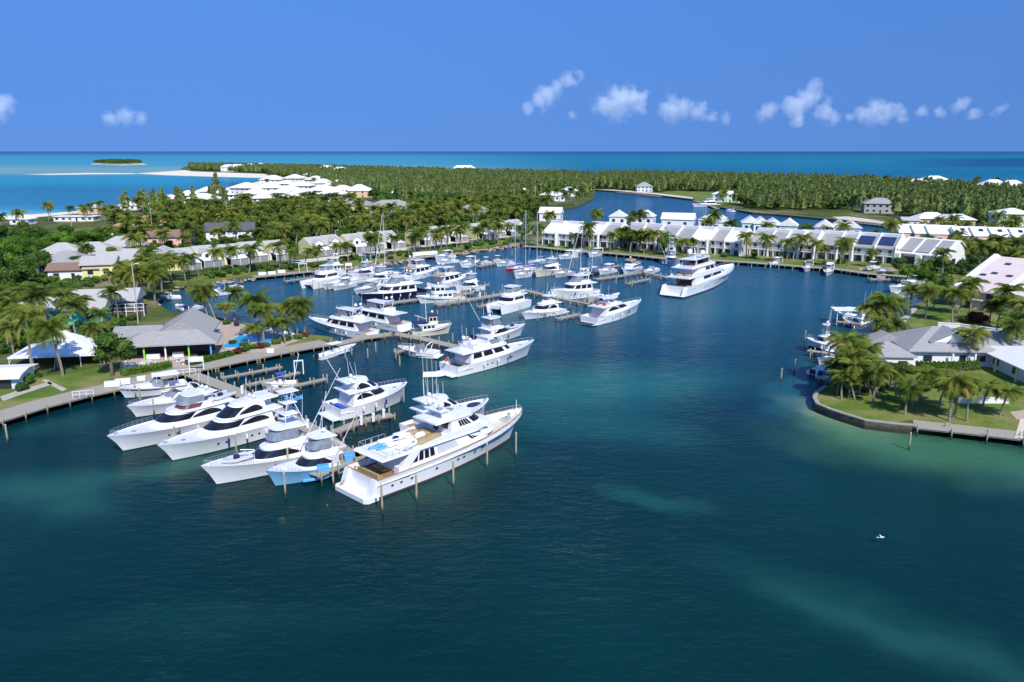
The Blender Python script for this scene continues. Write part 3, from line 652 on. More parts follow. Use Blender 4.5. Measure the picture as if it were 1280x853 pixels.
class House:
    """a raked deckhouse: side from aft to shoulder, rounded front"""
    def __init__(s, x0, x1, w0, w1, z0, z1, rf=1.2, ra=.2, nose=1.2, tumble=.12, z0f=None):
        s.args = (x0, x1, w0, w1, z0, z1); z0f = z0 if z0f is None else z0f
        def line(x0, x1, w0, w1, za, zb, nose):
            pts = []; xs = x1 - nose
            for k in range(9): pts.append(Vector((x0 + (xs - x0) * k / 8, w0 / 2 + (w1 - w0) / 2 * (k / 8) ** 1.5, za)))
            for k in range(1, 9):
                a = math.pi / 2 * k / 8; pts.append(Vector((xs + nose * math.sin(a), w1 / 2 * math.cos(a) ** .75 if k < 8 else 0, za)))
            for p in pts:
                f = max(0, min(1, (p.x - x0) / (x1 - x0))); p.z = za + (zb - za) * f * f
            return pts
        s.b = line(x0, x1, w0, w1, z0, z0f, nose); s.t = line(x0 + ra, x1 - rf, w0 - 2 * tumble, w1 - 2 * tumble, z1, z1, nose * .85)
    def at(s, u, v, out=0.0):               # u 0..1 along the side, 1..2 round the front to the nose
        k = max(0, min(15.999, u * 8)); i = int(k); f = k - i; j = min(i + 1, 16)
        pb = s.b[i].lerp(s.b[j], f); pt_ = s.t[i].lerp(s.t[j], f); p = pb.lerp(pt_, v)
        if out:
            d = (s.b[j] - s.b[i]); n = Vector((-d.y, d.x, 0)).normalized(); up = (pt_ - pb).normalized()
            p = p + n * out
        return p
    def build(s, root, name='deckhouse', mat='gelcoat', roof=(.5, .6, .25), roof_mat='gelcoat', th=.14, camber=.08, open_top=False):
        mb = MB(); n = len(s.b)
        vs = [p for p in s.b] + [p for p in s.t] + [Vector((p.x, -p.y, p.z)) for p in s.b] + [Vector((p.x, -p.y, p.z)) for p in s.t]; fs = []
        for i in range(n - 1):
            fs.append((i + 1, i, n + i, n + i + 1)); fs.append((2 * n + i, 2 * n + i + 1, 3 * n + i + 1, 3 * n + i))
        fs.append((0, 2 * n, 3 * n, n))
        if not open_top: fs.append(tuple(range(n, 2 * n)) + tuple(range(4 * n - 2, 3 * n - 1, -1)))
        mb.add(vs, fs); h = mb.build(name, mat, root)
        s.obj = h
        if roof:
            of, oa, os_ = roof; c = []
            for i, p in enumerate(s.t):
                x = p.x; f = i / (n - 1)
                if i >= 8: x += of * math.sin(math.pi / 2 * (i - 8) / 8)
                else: x -= oa * (1 - i / 8)
                c.append((x, p.y + os_ * (1 if i < 8 else math.cos(math.pi / 2 * (i - 8) / 8)), p.z))
            m2 = MB(); top = []; bot = []
            for sg in (1, -1):
                for x, y, z in (c if sg > 0 else c[::-1][1:]): bot.append((x, y * sg, z + .004)); top.append((x, y * sg * .97, z + th))
            k = len(bot); cx = [(top[i][0], 0, top[i][2] + camber) for i in range(n)]
            o = len(bot) * 2
            fs = [(i, k + i, k + (i + 1) % k, (i + 1) % k) for i in range(k)] + [tuple(range(k))]
            for i in range(n - 1):
                a, b = k + i, k + i + 1
                fs.append((a, o + i, o + i + 1, b) if i < n - 2 else (a, o + i, b))
                a2, b2 = k + (k - 1 - i), k + (k - 2 - i)
                if i < n - 2: fs.append((o + i, a2, b2, o + i + 1))
                else: fs.append((o + i, a2, k + n - 1))
            fs.append((k, k + k - 1, o))
            m2.add(bot + top + cx[:-1], fs); m2.build('roof', roof_mat, h)
        return s
    def win(s, u0, u1, lo, hi, mat='glass_dark', name='window', sides=(1, -1), wrap=False, parent=None):
        flo = lo if callable(lo) else (lambda f: lo); fhi = hi if callable(hi) else (lambda f: hi)
        m = max(2, int((u1 - u0) * 10) + 1)
        for sg in ((0,) if wrap else sides):
            vs = []; fs = []; us = [(u0 + (u1 - u0) * k / m, k / m) for k in range(m + 1)]
            seq = [(u, f, 1) for u, f in us] + ([(u, f, -1) for u, f in us[::-1][1:]] if wrap else []) if sg == 0 else [(u, f, sg) for u, f in us]
            for u, f, g in seq:
                for v in (flo(f), fhi(f)):
                    p = s.at(u, v, .03); vs.append((p.x, p.y * g, p.z))
            for i in range(len(seq) - 1):
                q = (2 * i, 2 * i + 1, 2 * i + 3, 2 * i + 2); fs.append(q if (sg >= 0) else q[::-1])
            MB().add(vs, fs).build(name, mat, parent or s.obj)
    def row(s, us, lo, hi, mat='glass_dark', sides=(1, -1)):
        for a, b in us: s.win(a, b, lo, hi, mat, sides=sides)

def slab(root, name, x0, x1, w0, w1, z, th=.12, mat='gelcoat', nose=.6, parent=None):
    h = House(x0, x1, w0, w1, z, z + th, .02, .02, nose, .02); return h.build(parent or root, name, mat, None)
def posts(root, pts, z0, z1, r=.045, mat='white_metal', name='post'):
    for x, y, dx in pts: MB().tube([(x, y, z0), (x + dx, y * .95, z1)], r, 6).build(name, mat, root)
def rail(root, h, t0, t1, hgt=.6, both=True):
    ts = [t0 + (t1 - t0) * k / 9 for k in range(10)]
    mb = MB()
    for sg in (1, -1):
        p = [(h.xd(t) - .15, max(0, h.bd(t) - .12) * sg, h.sheer(t)) for t in ts]
        mb.tube([(a[0], a[1], a[2] + hgt) for a in p], .02, 4); mb.tube([(a[0], a[1], a[2] + hgt * .5) for a in p], .012, 3)
        for a in p: mb.tube([a, (a[0], a[1], a[2] + hgt)], .015, 3)
    mb.build('bow_rail', 'aluminium', root)
def dome(root, x, y, z, r=.38, stalk=.4):
    mb = MB(); mb.lathe([(r * .35, z), (r * .3, z + stalk), (r * .8, z + stalk + .05), (r, z + stalk + r * .7), (r * .85, z + stalk + r * 1.3), (r * .4, z + stalk + r * 1.72), (.02, z + stalk + r * 1.8)], (x, y, 0), 12)
    mb.build('radar_dome', 'gelcoat', root, True)
def antenna(root, x, y, z, h=4, dx=-.3): MB().tube([(x, y, z), (x + dx, y, z + h)], .04, 5, .02).build('antenna', 'white_metal', root)
def outrigger(root, x, y, z, h, lean=.28, back=-.45):
    for sg in (1, -1):
        mb = MB(); mb.tube([(x, y * sg, z), (x + back * h, y * sg + sg * lean * h, z + h)], .06, 6, .035)
        mb.build('outrigger', 'white_metal', root)
def tower(root, x0, x1, w, z0, z1):
    mb = MB(); cx = (x0 + x1) / 2
    for x in (x0, x1):
        for sg in (1, -1): mb.tube([(x, sg * w / 2, z0), (cx + (x - cx) * .35, sg * w * .2, z1)], .05, 5)
    for f in (.35, .68):
        for x in (x0, x1):
            xx = cx + (x - cx) * (1 - .65 * f); ww = w / 2 * (1 - .6 * f); mb.tube([(xx, -ww, z0 + (z1 - z0) * f), (xx, ww, z0 + (z1 - z0) * f)], .035, 4)
    mb.build('tower_frame', 'white_metal', root)
    for f, k in ((.5, .75), (1.0, .62)):
        slab(root, 'tower_platform', cx - w * .42 * k, cx + w * .42 * k, w * k * .8, w * k * .8, z0 + (z1 - z0) * f, .1, 'gelcoat', .25)
    slab(root, 'tower_top', cx - w * .36, cx + w * .36, w * .55, w * .55, z1 + 1.5, .08, 'gelcoat', .25)
    posts(root, [(cx - .4, w * .2, 0), (cx - .4, -w * .2, 0), (cx + .4, w * .2, 0), (cx + .4, -w * .2, 0)], z1, z1 + 1.5, .03)
def rib(mb, x, y, z, L=3.4, a=0.0):
    ca, sa = math.cos(a), math.sin(a); w = L * .22
    tr = lambda p: (x + p[0] * ca - p[1] * sa, y + p[0] * sa + p[1] * ca, z + p[2])
    path = [(-L / 2, w, .3), (L * .2, w, .32), (L * .38, w * .7, .38), (L / 2, 0, .45), (L * .38, -w * .7, .38), (L * .2, -w, .32), (-L / 2, -w, .3)]
    mb.tube([tr(p) for p in path], L * .065, 7)
    mb.add([tr(p) for p in [(-L / 2, w, .2), (L * .2, w, .2), (L * .45, 0, .3), (L * .2, -w, .2), (-L / 2, -w, .2), (-L / 2, 0, 0), (L * .3, 0, .0)]], [(0, 1, 6, 5), (1, 2, 6), (2, 3, 6), (3, 4, 5, 6), (0, 4, 3, 1), (1, 3, 2), (0, 5, 4)])
def tender(root, x, y, z, L=3.4, a=0.0, mat='gelcoat_grey', seat=True):
    mb = MB(); rib(mb, x, y, z, L, a); o = mb.build('tender', mat, root)
    if seat: MB().box(x - .35, x + .25, y - .3, y + .3, z + .25, z + .75).build('tender_console', 'navy_canvas', o)
def lumps(root, name, mat, spots):
    mb = MB()
    for x, y, z, sx, sy, sz in spots: mb.blob((x, y, z), (sx, sy, sz), 9, 5)
    return mb.build(name, mat, root, True)
def bench(root, x0, x1, y0, y1, z, mat='white_canvas', name='seat'):
    mb = MB(); mb.box(x0, x1, y0, y1, z, z + .42); mb.box(x0, x0 + .16, y0, y1, z + .42, z + .8); return mb.build(name, mat, root)
def ports(root, h, ts, r=.13, zf=.55):
    for t in ts:
        for sg in (1, -1):
            xw, xd = h.xw(t), h.xd(t); x = xw + (xd - xw) * .55; y = (h.bw(t) + (h.bd(t) - h.bw(t)) * .44) + .02; z = h.sheer(t) * zf
            mb = MB(); mb.xprism([(0, 0), (1, 1)], 0, 1) if False else None
            vs = [(x + r * 1.5 * math.cos(k * math.pi / 4), (y + .02 + (h.bd(t) - h.bw(t)) * .3 * r * math.sin(k * math.pi / 4)) * sg, z + r * math.sin(k * math.pi / 4)) for k in range(8)]
            MB().add(vs, [tuple(range(8))[::-sg]]).build('porthole', 'glass_dark', root)
def swim(root, h, d=1.2, z=.35, mat='gelcoat_deck'):
    w = h.bd(0) * .94; slab2 = MB(); slab2.prism([(-d, -w * .9), (-d + .15, -w), (-.01, -w), (-.01, w), (-d + .15, w), (-d, w * .9)], z - .14, z); slab2.build('swim_platform', mat, root)
def fenders(root, h, ts):
    for t in ts:
        for sg in (1, -1):
            x, y, z = h.xd(t) * .99, (h.bd(t) + .10) * sg, h.sheer(t); mb = MB(); mb.lathe([(.05, -1.15), (.15, -1.05), (.16, -.5), (.05, -.38)], (x, y, z), 8); mb.tube([(x, y, z - .4), (x, y - .12 * sg, z + .05)], .02, 4); mb.build('fender', 'navy_canvas' if t > .5 else 'white_canvas', root)
def flag(root, x, z):
    MB().tube([(x, 0, z), (x - .6, 0, z + 1.6)], .03, 5).build('flagstaff', 'white_metal', root)
    MB().add([(x - .35, .02, z + .85), (x - .58, .02, z + 1.5), (x - 1.3, .12, z + 1.25), (x - 1.15, .1, z + .55), (x - .35, -.02, z + .85), (x - .58, -.02, z + 1.5), (x - 1.3, .08, z + 1.25), (x - 1.15, .06, z + .55)], [(0, 1, 2, 3), (7, 6, 5, 4), (0, 3, 7, 4), (1, 5, 6, 2), (2, 6, 7, 3), (0, 4, 5, 1)]).build('ensign', 'red_fabric', root)

def place(name, label, cat, stern, bow, group=None):   # pixel of the stern and of the bow at the waterline
    a, b = G(*stern), G(*bow); d = b - a
    return thing(name, label, cat, a, math.atan2(d.y, d.x), group), d.length / .90
def swoop(a, b, k=1.0): return lambda f: a + (b - a) * math.sin(math.pi * min(1, f * .96 + .02)) ** (.6 * k)

def motor_yacht(label, stern, bow, B=5.4, kind='modern', hull='gelcoat', boot='antifoul_dark', stripe=None, top=True, extra=None, name='motor_yacht', cat='motor yacht', group=None, fs=1.7, fb=2.9, detail=True):
    r, L = place(name, label, cat, stern, bow, group)
    h = Hull(L, B, fs, fb).build(r, hull, boot, cockpit=.16 * L, zc=1.1, stripe=stripe); z = fs
    swim(r, h, 1.4, .4)
    if kind == 'modern':
        a = House(.17 * L, .72 * L, B * .80, B * .70, z - .1, z + 1.95, .17 * L, .5, .14 * L, .14, z0f=z + .35).build(r, roof=(.2, .09 * L, .3))
        a.win(.12, .80, swoop(.46, .44), swoop(.50, .86)); a.win(.84, 1.96, .42, .86, wrap=True, name='windscreen')
        for sg in (1, -1):
            pp = [a.at(.83, .2, .05), a.at(.80, .95, .05)]; MB().tube([(p.x, p.y * sg, p.z) for p in pp], .05, 5).build('window_post', 'gelcoat', r)
        if top:
            b = House(.21 * L, .56 * L, B * .62, B * .54, z + 2.0, z + 3.45, .13 * L, .4, .08 * L, .18).build(r, 'upper_house', roof=(.1, .12 * L, .12))
            b.win(.15, .92, swoop(.2, .15), swoop(.3, .80)); b.win(1.05, 1.96, .12, .85, wrap=True, name='windscreen')
            zt = z + 3.6
        else:
            b = House(.28 * L, .47 * L, B * .62, B * .52, z + 2.1, z + 2.8, .5, -.3, .05 * L, .05).build(r, 'flybridge', roof=None, open_top=True)
            bench(r, .30 * L, .34 * L, -.8, .8, z + 2.3); zt = z + 2.4
            slab(r, 'hardtop', .22 * L, .45 * L, B * .58, B * .5, z + 3.8, .14, nose=.8); posts(r, [(.25 * L, B * .25, .3), (.25 * L, -B * .25, .3), (.40 * L, B * .22, -.2), (.40 * L, -B * .22, -.2)], z + 2.2, z + 3.8)
            zt = z + 3.95
        dome(r, .27 * L, .5, zt, .28, .2); dome(r, .27 * L, -.6, zt, .24, .2); antenna(r, .28 * L, 1.2, zt, 3.2); antenna(r, .28 * L, -1.2, zt, 3.0)
    elif kind == 'flybridge':
        a = House(.15 * L, .70 * L, B * .82, B * .70, z - .1, z + 2.0, .10 * L, .3, .10 * L, .10, z0f=z + .3).build(r, roof=(.3, .11 * L, .35))
        if detail:
            a.row([(.06, .30), (.36, .62), (.68, .95)], .40, .86)
        else: a.win(.05, .95, .40, .86)
        a.win(1.1, 1.96, .45, .9, wrap=True, name='windscreen')
        f = House(.20 * L, .56 * L, B * .70, B * .56, z + 2.1, z + 3.0, .8, -.2, .07 * L, .04).build(r, 'flybridge', roof=None, open_top=True)
        f.win(.75, 1.96, .55, 1.35, 'glass_clear', 'wind_screen', wrap=True)
        bench(r, .26 * L, .31 * L, -B * .25, B * .25, z + 2.15); bench(r, .40 * L, .44 * L, -.8, .8, z + 2.15)
        if top:
            slab(r, 'hardtop', .22 * L, .48 * L, B * .66, B * .54, z + 4.2, .14, nose=.9)
            posts(r, [(.24 * L, B * .29, .5), (.24 * L, -B * .29, .5), (.46 * L, B * .24, -.4), (.46 * L, -B * .24, -.4)], z + 2.2, z + 4.2, .06); zt = z + 4.35
            k = House(.33 * L, .50 * L, B * .58, B * .5, z + 3.0, z + 4.19, .7, .2, .05 * L, .05).build(r, 'helm_enclosure', 'glass_clear', None)
        else: zt = z + 3.0
        mb = MB(); mb.tube([(.24 * L, B * .3, z + 2.2), (.20 * L, B * .27, zt + .4), (.20 * L, -B * .27, zt + .4), (.24 * L, -B * .3, z + 2.2)], .12, 6); mb.build('radar_arch', 'gelcoat', r)
        dome(r, .20 * L, B * .16, zt + .45); dome(r, .20 * L, -B * .16, zt + .45, .32); antenna(r, .22 * L, B * .28, zt + .2, 3.2); antenna(r, .22 * L, -B * .28, zt + .2, 3.2)
    rail(r, h, .62, .985); fenders(r, h, (.28, .44, .58))
    if L > 14: ports(r, h, [.34, .40, .60, .66])
    lumps(r, 'hatch', 'glass_clear', [(.82 * L, 0, h.sheer(.82) - .1, .35, .35, .08)])
    mb = MB(); mb.box(.93 * L, .955 * L, -.18, .18, h.sheer(.93) - .14, h.sheer(.93) + .22); mb.build('windlass', 'aluminium', r)
    if extra: extra(r, h, L, B, z)
    return r

def sportfisher(label, stern, bow, B=5.0, hull='gelcoat', tow=False, rig=True, extra=None, enclosure=True, group=None, fs=1.3, fb=3.0, boot='antifoul_dark', covers=None, name='sportfishing_boat'):
    r, L = place(name, label, 'sportfishing boat', stern, bow, group)
    h = Hull(L, B, fs, fb, full=.38).build(r, hull, boot, cockpit=.27 * L, zc=.75, drop=.05); zd = h.sheer(.45)
    swim(r, h, .5, .3)
    a = House(.27 * L, .70 * L, B * .78, B * .66, fs - .1, zd + 1.2, .13 * L, .1, .15 * L, .12, z0f=zd - .1).build(r, roof=(.15, .05 * L, .2))
    a.win(.30, 1.97, lambda f: .42 - .05 * f, lambda f: .55 + .38 * min(1, f * 3), wrap=True, name='windscreen')
    MB().add([(.27 * L + .06, -.5, .8), (.27 * L + .06, .5, .8), (.27 * L + .10, .5, 2.4), (.27 * L + .10, -.5, 2.4)], [(0, 3, 2, 1)]).build('saloon_door', 'glass_dark', r)
    z = zd + 1.33
    f = House(.28 * L, .54 * L, B * .68, B * .56, z - .02, z + .8, .9, -.1, .10 * L, .06).build(r, 'flybridge', roof=None, open_top=True)
    MB().box(.40 * L, .445 * L, -.7, .7, z, z + .95).build('helm_console', 'gelcoat', r); bench(r, .335 * L, .365 * L, -.55, .55, z + .1)
    slab(r, 'hardtop', .27 * L, .51 * L, B * .68, B * .56, z + 2.2, .12, nose=.9)
    posts(r, [(.29 * L, B * .30, 0), (.29 * L, -B * .30, 0), (.37 * L, B * .29, 0), (.37 * L, -B * .29, 0), (.48 * L, B * .22, -.4), (.48 * L, -B * .22, -.4)], z + .2, z + 2.2, .045, 'aluminium')
    if enclosure:
        House(.34 * L, .53 * L, B * .64, B * .53, z + .8, z + 2.19, .8, .1, .08 * L, .03).build(r, 'enclosure', 'glass_clear', None)
    if rig: outrigger(r, .36 * L, B * .40, zd + .4, min(11, .58 * L))
    if tow: tower(r, .28 * L, .44 * L, B * .62, z + 2.3, z + 5.2)
    else: dome(r, .34 * L, 0, z + 2.3, .28, .25)
    antenna(r, .30 * L, B * .25, z + 2.3, 4.0); antenna(r, .30 * L, -B * .25, z + 2.3, 4.0)
    rail(r, h, .70, .985, .6); fenders(r, h, (.2, .42, .56)); mb = MB(); mb.lathe([(.12, .75), (.12, 1.2), (.4, 1.3), (.4, 1.5)], (.12 * L, 0, 0), 8); mb.build('fighting_chair', 'varnish', r)
    for sg in (1, -1): lumps(r, 'hatch', 'gelcoat', [(.80 * L, sg * .3, h.sheer(.8) - .04, .4, .25, .09)])
    if covers: bench(r, .05 * L, .2 * L, -B * .3, B * .3, 1.3, covers, 'cockpit_cover')
    if extra: extra(r, h, L, B, z)
    return r

def cruiser(label, stern, bow, B=3.6, hull='gelcoat', arch=True, top=None, stripe=None, name='express_cruiser', cat='motor boat', group=None, fs=1.1, fb=1.7, extra=None, boot='antifoul_dark'):
    r, L = place(name, label, cat, stern, bow, group)
    h = Hull(L, B, fs, fb, full=.45).build(r, hull, boot, cockpit=.42 * L, zc=.55, stripe=stripe, drop=.04); swim(r, h, .9, .35)
    a = House(.40 * L, .80 * L, B * .68, B * .5, fs - .1, fs + .75, .16 * L, .05, .16 * L, .15, z0f=h.sheer(.7) - .1).build(r, 'coachroof', roof=None)
    w = House(.36 * L, .57 * L, B * .78, B * .66, fs + .1, fs + 1.35, .10 * L, .2, .12 * L, .14, z0f=fs + .5).build(r, 'windscreen', 'glass_clear', None, open_top=True)
    bench(r, .10 * L, .16 * L, -B * .32, B * .32, .6, 'white_canvas'); bench(r, .26 * L, .32 * L, -B * .3, -.1, .6, 'cream')
    MB().box(.36 * L, .41 * L, .1, B * .3, .6, 1.5).build('helm_console', 'gelcoat', r)
    if arch:
        mb = MB(); mb.tube([(.24 * L, B * .43, fs), (.16 * L, B * .40, fs + 1.6), (.15 * L, 0, fs + 1.85), (.16 * L, -B * .40, fs + 1.6), (.24 * L, -B * .43, fs)], .11, 6); mb.build('radar_arch', 'gelcoat', r)
    if top:
        slab(r, 'hardtop', .12 * L, .50 * L, B * .72, B * .6, fs + 1.9, .10, top, .5); posts(r, [(.15 * L, B * .33, 0), (.15 * L, -B * .33, 0), (.46 * L, B * .28, -.1), (.46 * L, -B * .28, -.1)], fs, fs + 1.9, .04)
    rail(r, h, .6, .985, .55)
    if extra: extra(r, h, L, B, fs)
    return r

def skiff(label, stern, bow, B=2.5, hull='gelcoat', ttop='white_canvas', cover=None, name='centre_console_boat', cat='small boat', group=None, z=0, engines=2):
    r, L = place(name, label, cat, stern, bow, group); r.location.z = z
    h = Hull(L, B, .75, 1.25, full=.5).build(r, hull, 'antifoul_dark', cockpit=.72 * L, zc=.35, drop=.04, bootz=.05)
    MB().box(.42 * L, .52 * L, -.45, .45, .35, 1.35).build('console', 'gelcoat', r); bench(r, .30 * L, .37 * L, -.5, .5, .4)
    MB().add([(.52 * L, -.42, 1.3), (.52 * L, .42, 1.3), (.48 * L, .4, 1.85), (.48 * L, -.4, 1.85)], [(0, 1, 2, 3), (3, 2, 1, 0)]).build('windscreen', 'glass_clear', r)
    if ttop:
        slab(r, 'hardtop', .30 * L, .58 * L, B * .72, B * .66, 2.45, .09, ttop, .3); posts(r, [(.36 * L, .45, 0), (.36 * L, -.45, 0), (.52 * L, .45, -.1), (.52 * L, -.45, -.1)], .36, 2.45, .035, 'aluminium')
    if cover: bench(r, .1 * L, .6 * L, -B * .38, B * .38, .5, cover, 'boat_cover')
    for k in range(engines):
        y = (k - (engines - 1) / 2) * .6; mb = MB(); mb.box(-.42, -.05, y - .2, y + .2, .55, 1.25); mb.box(-.36, -.14, y - .08, y + .08, -.3, .56); mb.build('outboard_motor', 'rubber_black' if k % 2 == 0 or True else 'gelcoat', r)
    return r

def sailboat(label, stern, bow, B=3.4, hull='gelcoat', mast=15, cover='blue_canvas', boot='antifoul_dark', ketch=False, deck='gelcoat_deck', bimini=None, group=None, rake=0.0):
    r, L = place('sailboat', label, 'sailboat', stern, bow, group)
    h = Hull(L, B, 1.0, 1.5, full=.35, stern=.75).build(r, hull, boot, cockpit=.26 * L, zc=.5, deck=deck, drop=.05)
    a = House(.28 * L, .68 * L, B * .58, B * .42, .9, 1.65, .1 * L, .1, .1 * L, .08, z0f=1.15).build(r, 'coachroof', deck if deck != 'gelcoat_deck' else 'gelcoat', None); a.row([(.1, .35), (.5, .85)], .35, .75)
    def rig(x, H, n):
        MB().tube([(x, 0, 1.3), (x - rake * H, 0, H)], .075, 6, .05).build('mast', 'white_metal', r)
        mb = MB()
        for f, w in ((.45, .9), (.72, .7)): mb.tube([(x - rake * H * f, -w, H * f), (x - rake * H * f, w, H * f)], .035, 4)
        mb.build('spreader', 'white_metal', r)
        mb = MB(); t = (x - rake * H, 0, H - .1)
        for p in ((L * .985 if n == 0 else x + .2 * L, 0, 1.5), (.02 * L if n == 0 else .0, 0, 1.1), (x, B * .46, 1.2), (x, -B * .46, 1.2)): mb.tube([t, p], .018, 3)
        mb.build('rigging', 'aluminium', r)
        bl = .34 * L if n == 0 else .2 * L
        MB().tube([(x - .1, 0, 2.5), (x - bl, 0, 2.6)], .07, 6).build('boom', 'white_metal', r)
        mb = MB(); mb.tube([(x - .15, 0, 2.95), (x - bl * .5, 0, 2.85), (x - bl, 0, 2.75)], .24, 7, .13); mb.build('sail_cover', cover, r, True)
    rig(.56 * L, mast, 0)
    if ketch: rig(.16 * L, mast * .78, 1)
    MB().tube([(L * .97, 0, 1.6), (.56 * L + .2, 0, mast - 1)], .07, 5, .05).build('furled_jib', cover if cover == 'blue_canvas' else 'white_canvas', r)
    if bimini:
        slab(r, 'bimini', .06 * L, .25 * L, B * .66, B * .66, 2.6, .08, bimini, .3); posts(r, [(.08 * L, B * .3, 0), (.08 * L, -B * .3, 0), (.23 * L, B * .3, 0), (.23 * L, -B * .3, 0)], .9, 2.6, .03)
    rail(r, h, .05, .985, .6)
    return r
def big_yacht():
    r, L = place('motor_yacht', 'largest white yacht, tan sun pads on its boat deck and cream foredeck', 'motor yacht', (453, 616), (636, 550))
    B = 6.9
    h = Hull(L, B, 2.5, 4.1, full=.5, stern=.97).build(r, 'gelcoat', 'antifoul_red', cockpit=.17 * L, zc=1.75, drop=.75, bootz=.28)
    w = B / 2 * .97
    mb = MB(); mb.prism([(-1.9, -w * .86), (-1.5, -w), (.0, -w), (.0, w), (-1.5, w), (-1.9, w * .86)], .05, .62); mb.build('swim_platform', 'gelcoat', r)
    for sg in (1, -1):
        MB().yprism([(-1.0, .62), (-.01, .62), (-.01, 2.5), (-.25, 2.5)], sg * w * .80 - .45, sg * w * .80 + .45).build('stair', 'gelcoat_deck', r)
    mb = MB(); 
    for sg in (1, -1): mb.tube([(h.xd(t), (h.bd(t) - .03) * sg, h.sheer(t) + .05) for t in (0, .1, .2, .3, .4, .5, .6, .7, .8, .88, .94, .98, 1)], .06, 6)
    mb.tube([(0, -w, 2.55), (0, w, 2.55)], .06, 6); mb.build('cap_rail', 'varnish', r)
    mb = MB()
    for sg in (1, -1): mb.tube([(h.xd(t) * (1 - .03 * t), (h.bw(t) + (h.bd(t) - h.bw(t)) * .72 + .05) * sg, .28 + (h.sheer(t) - .28) * .72) for t in (0, .1, .2, .3, .4, .5, .6, .7, .78)], .06, 5)
    mb.build('rub_rail', 'gelcoat_deck', r)
    # foredeck in cream
    mb = MB(); ts = [.70, .76, .82, .88, .93, .97, .99]; vs = []; fs = []
    for t in ts: b = max(.02, h.bd(t) - .16); vs += [(h.xd(t) - .12 * t, b, h.sheer(t) - .70), (h.xd(t) - .12 * t, -b, h.sheer(t) - .70)]
    for i in range(len(ts) - 1): fs.append((2 * i, 2 * i + 1, 2 * i + 3, 2 * i + 2))
    mb.add(vs, fs); mb.build('foredeck', 'cream', r)
    # main house
    a = House(.15 * L, .72 * L, B * .80, B * .80, 1.7, 4.35, .09 * L, 1.0, .13 * L, .22, z0f=3.2).build(r, 'deckhouse', roof=None)
    for k in range(4): a.win(.10 + k * .085, .165 + k * .085, (lambda f: .45 + .0 * f), (lambda f, k=k: .86 if k else .60 + .26 * f))
    a.win(.47, .78, .42, .92, 'gelcoat_grey', 'side_panel')
    for k in range(3): a.win(1.0 + k * .09, 1.07 + k * .09, .46, (lambda f, k=k: .92 - .17 * k - .15 * f), parent=a.obj)
    a.win(1.45, 1.97, .52, .86, wrap=True, name='windscreen')
    for sg in (1, -1):
        MB().yprism([(.10 * L, 1.9), (.145 * L, 1.9), (.235 * L, 4.3), (.18 * L, 4.3)], sg * B * .43 - .12, sg * B * .43 + .12).build('wing_panel', 'gelcoat', r)
    MB().add([(.155 * L + .25, -1.5, 1.8), (.155 * L + .25, 1.5, 1.8), (.155 * L + .85, 1.5, 4.1), (.155 * L + .85, -1.5, 4.1)], [(0, 3, 2, 1)]).build('saloon_door', 'varnish', r)
    bench(r, .03 * L, .06 * L, -2.0, 2.0, 1.78, 'tan_canvas'); MB().box(.085 * L, .115 * L, -1.1, 1.1, 2.35, 2.45).box(.095 * L, .105 * L, -.15, .15, 1.76, 2.35).build('table', 'varnish', r)
    MB().box(.13 * L, .15 * L, -2.6, -1.6, 1.77, 2.8).build('bar', 'gelcoat', r)
    # boat deck with its overhang
    sl = House(.035 * L, .73 * L, B * .86, B * .84, 4.36, 4.58, .25, .2, .18 * L, .05).build(r, 'boat_deck', 'gelcoat', None)
    for sg in (1, -1):
        MB().yprism([(.20 * L, 4.58), (.67 * L, 4.58), (.58 * L, 5.3), (.40 * L, 5.25), (.27 * L, 4.9)], sg * B * .40 - .09, sg * B * .40 + .09).build('bulwark', 'gelcoat', r)
    p = House(.44 * L, .70 * L, B * .66, B * .64, 4.58, 6.55, .09 * L, .3, .09 * L, .2).build(r, 'pilothouse', roof=(.1, .10 * L, .25), th=.18)
    p.row([(.42 + k * .14, .53 + k * .14) for k in range(4)], .42, .84); p.win(1.08, 1.97, .45, .86, wrap=True, name='windscreen')
    MB().add([(.44 * L - .02, .3, 4.7), (.44 * L - .02, 1.2, 4.7), (.44 * L + .24, 1.2, 6.3), (.44 * L + .24, .3, 6.3)], [(0, 3, 2, 1)]).build('door', 'glass_dark', r)
    MB().add([(.44 * L + .05, -1.6, 5.3), (.44 * L + .05, -.3, 5.3), (.44 * L + .22, -.3, 6.2), (.44 * L + .22, -1.6, 6.2)], [(0, 3, 2, 1)]).build('window', 'glass_dark', r)
    b = House(.62 * L, .765 * L, B * .78, B * .74, 3.3, 4.9, .04 * L, .2, .14 * L, .25, z0f=3.35).build(r, 'bridge_coaming', 'gelcoat', None)
    # tan covers, tender, kayak and crane
    lumps(r, 'sun_pad', 'tan_canvas', [(.31 * L, -1.35, 4.7, 2.1, .95, .42), (.36 * L, -1.3, 4.75, 1.5, .8, .45), (.385 * L, .4, 4.7, .8, 2.0, .5), (.33 * L, 1.9, 4.7, 1.3, .6, .42)])
    lumps(r, 'table', 'gelcoat', [(.335 * L, .35, 4.8, .9, .55, .45)])
    tender(r, .215 * L, .9, 4.6, 4.2, 0, 'gelcoat'); tender(r, .215 * L, -1.4, 4.6, 3.0, .3, 'gelcoat', False)
    lumps(r, 'kayak', 'blue_plastic', [(.12 * L, 1.2, 4.72, 1.5, .38, .2), (.13 * L, .3, 4.7, 1.3, .3, .18)])
    mb = MB(); mb.tube([(.24 * L, -.3, 4.58), (.24 * L, -.3, 5.4), (.13 * L, -.2, 5.6)], .1, 6); mb.build('crane', 'gelcoat', r)
    mb = MB()
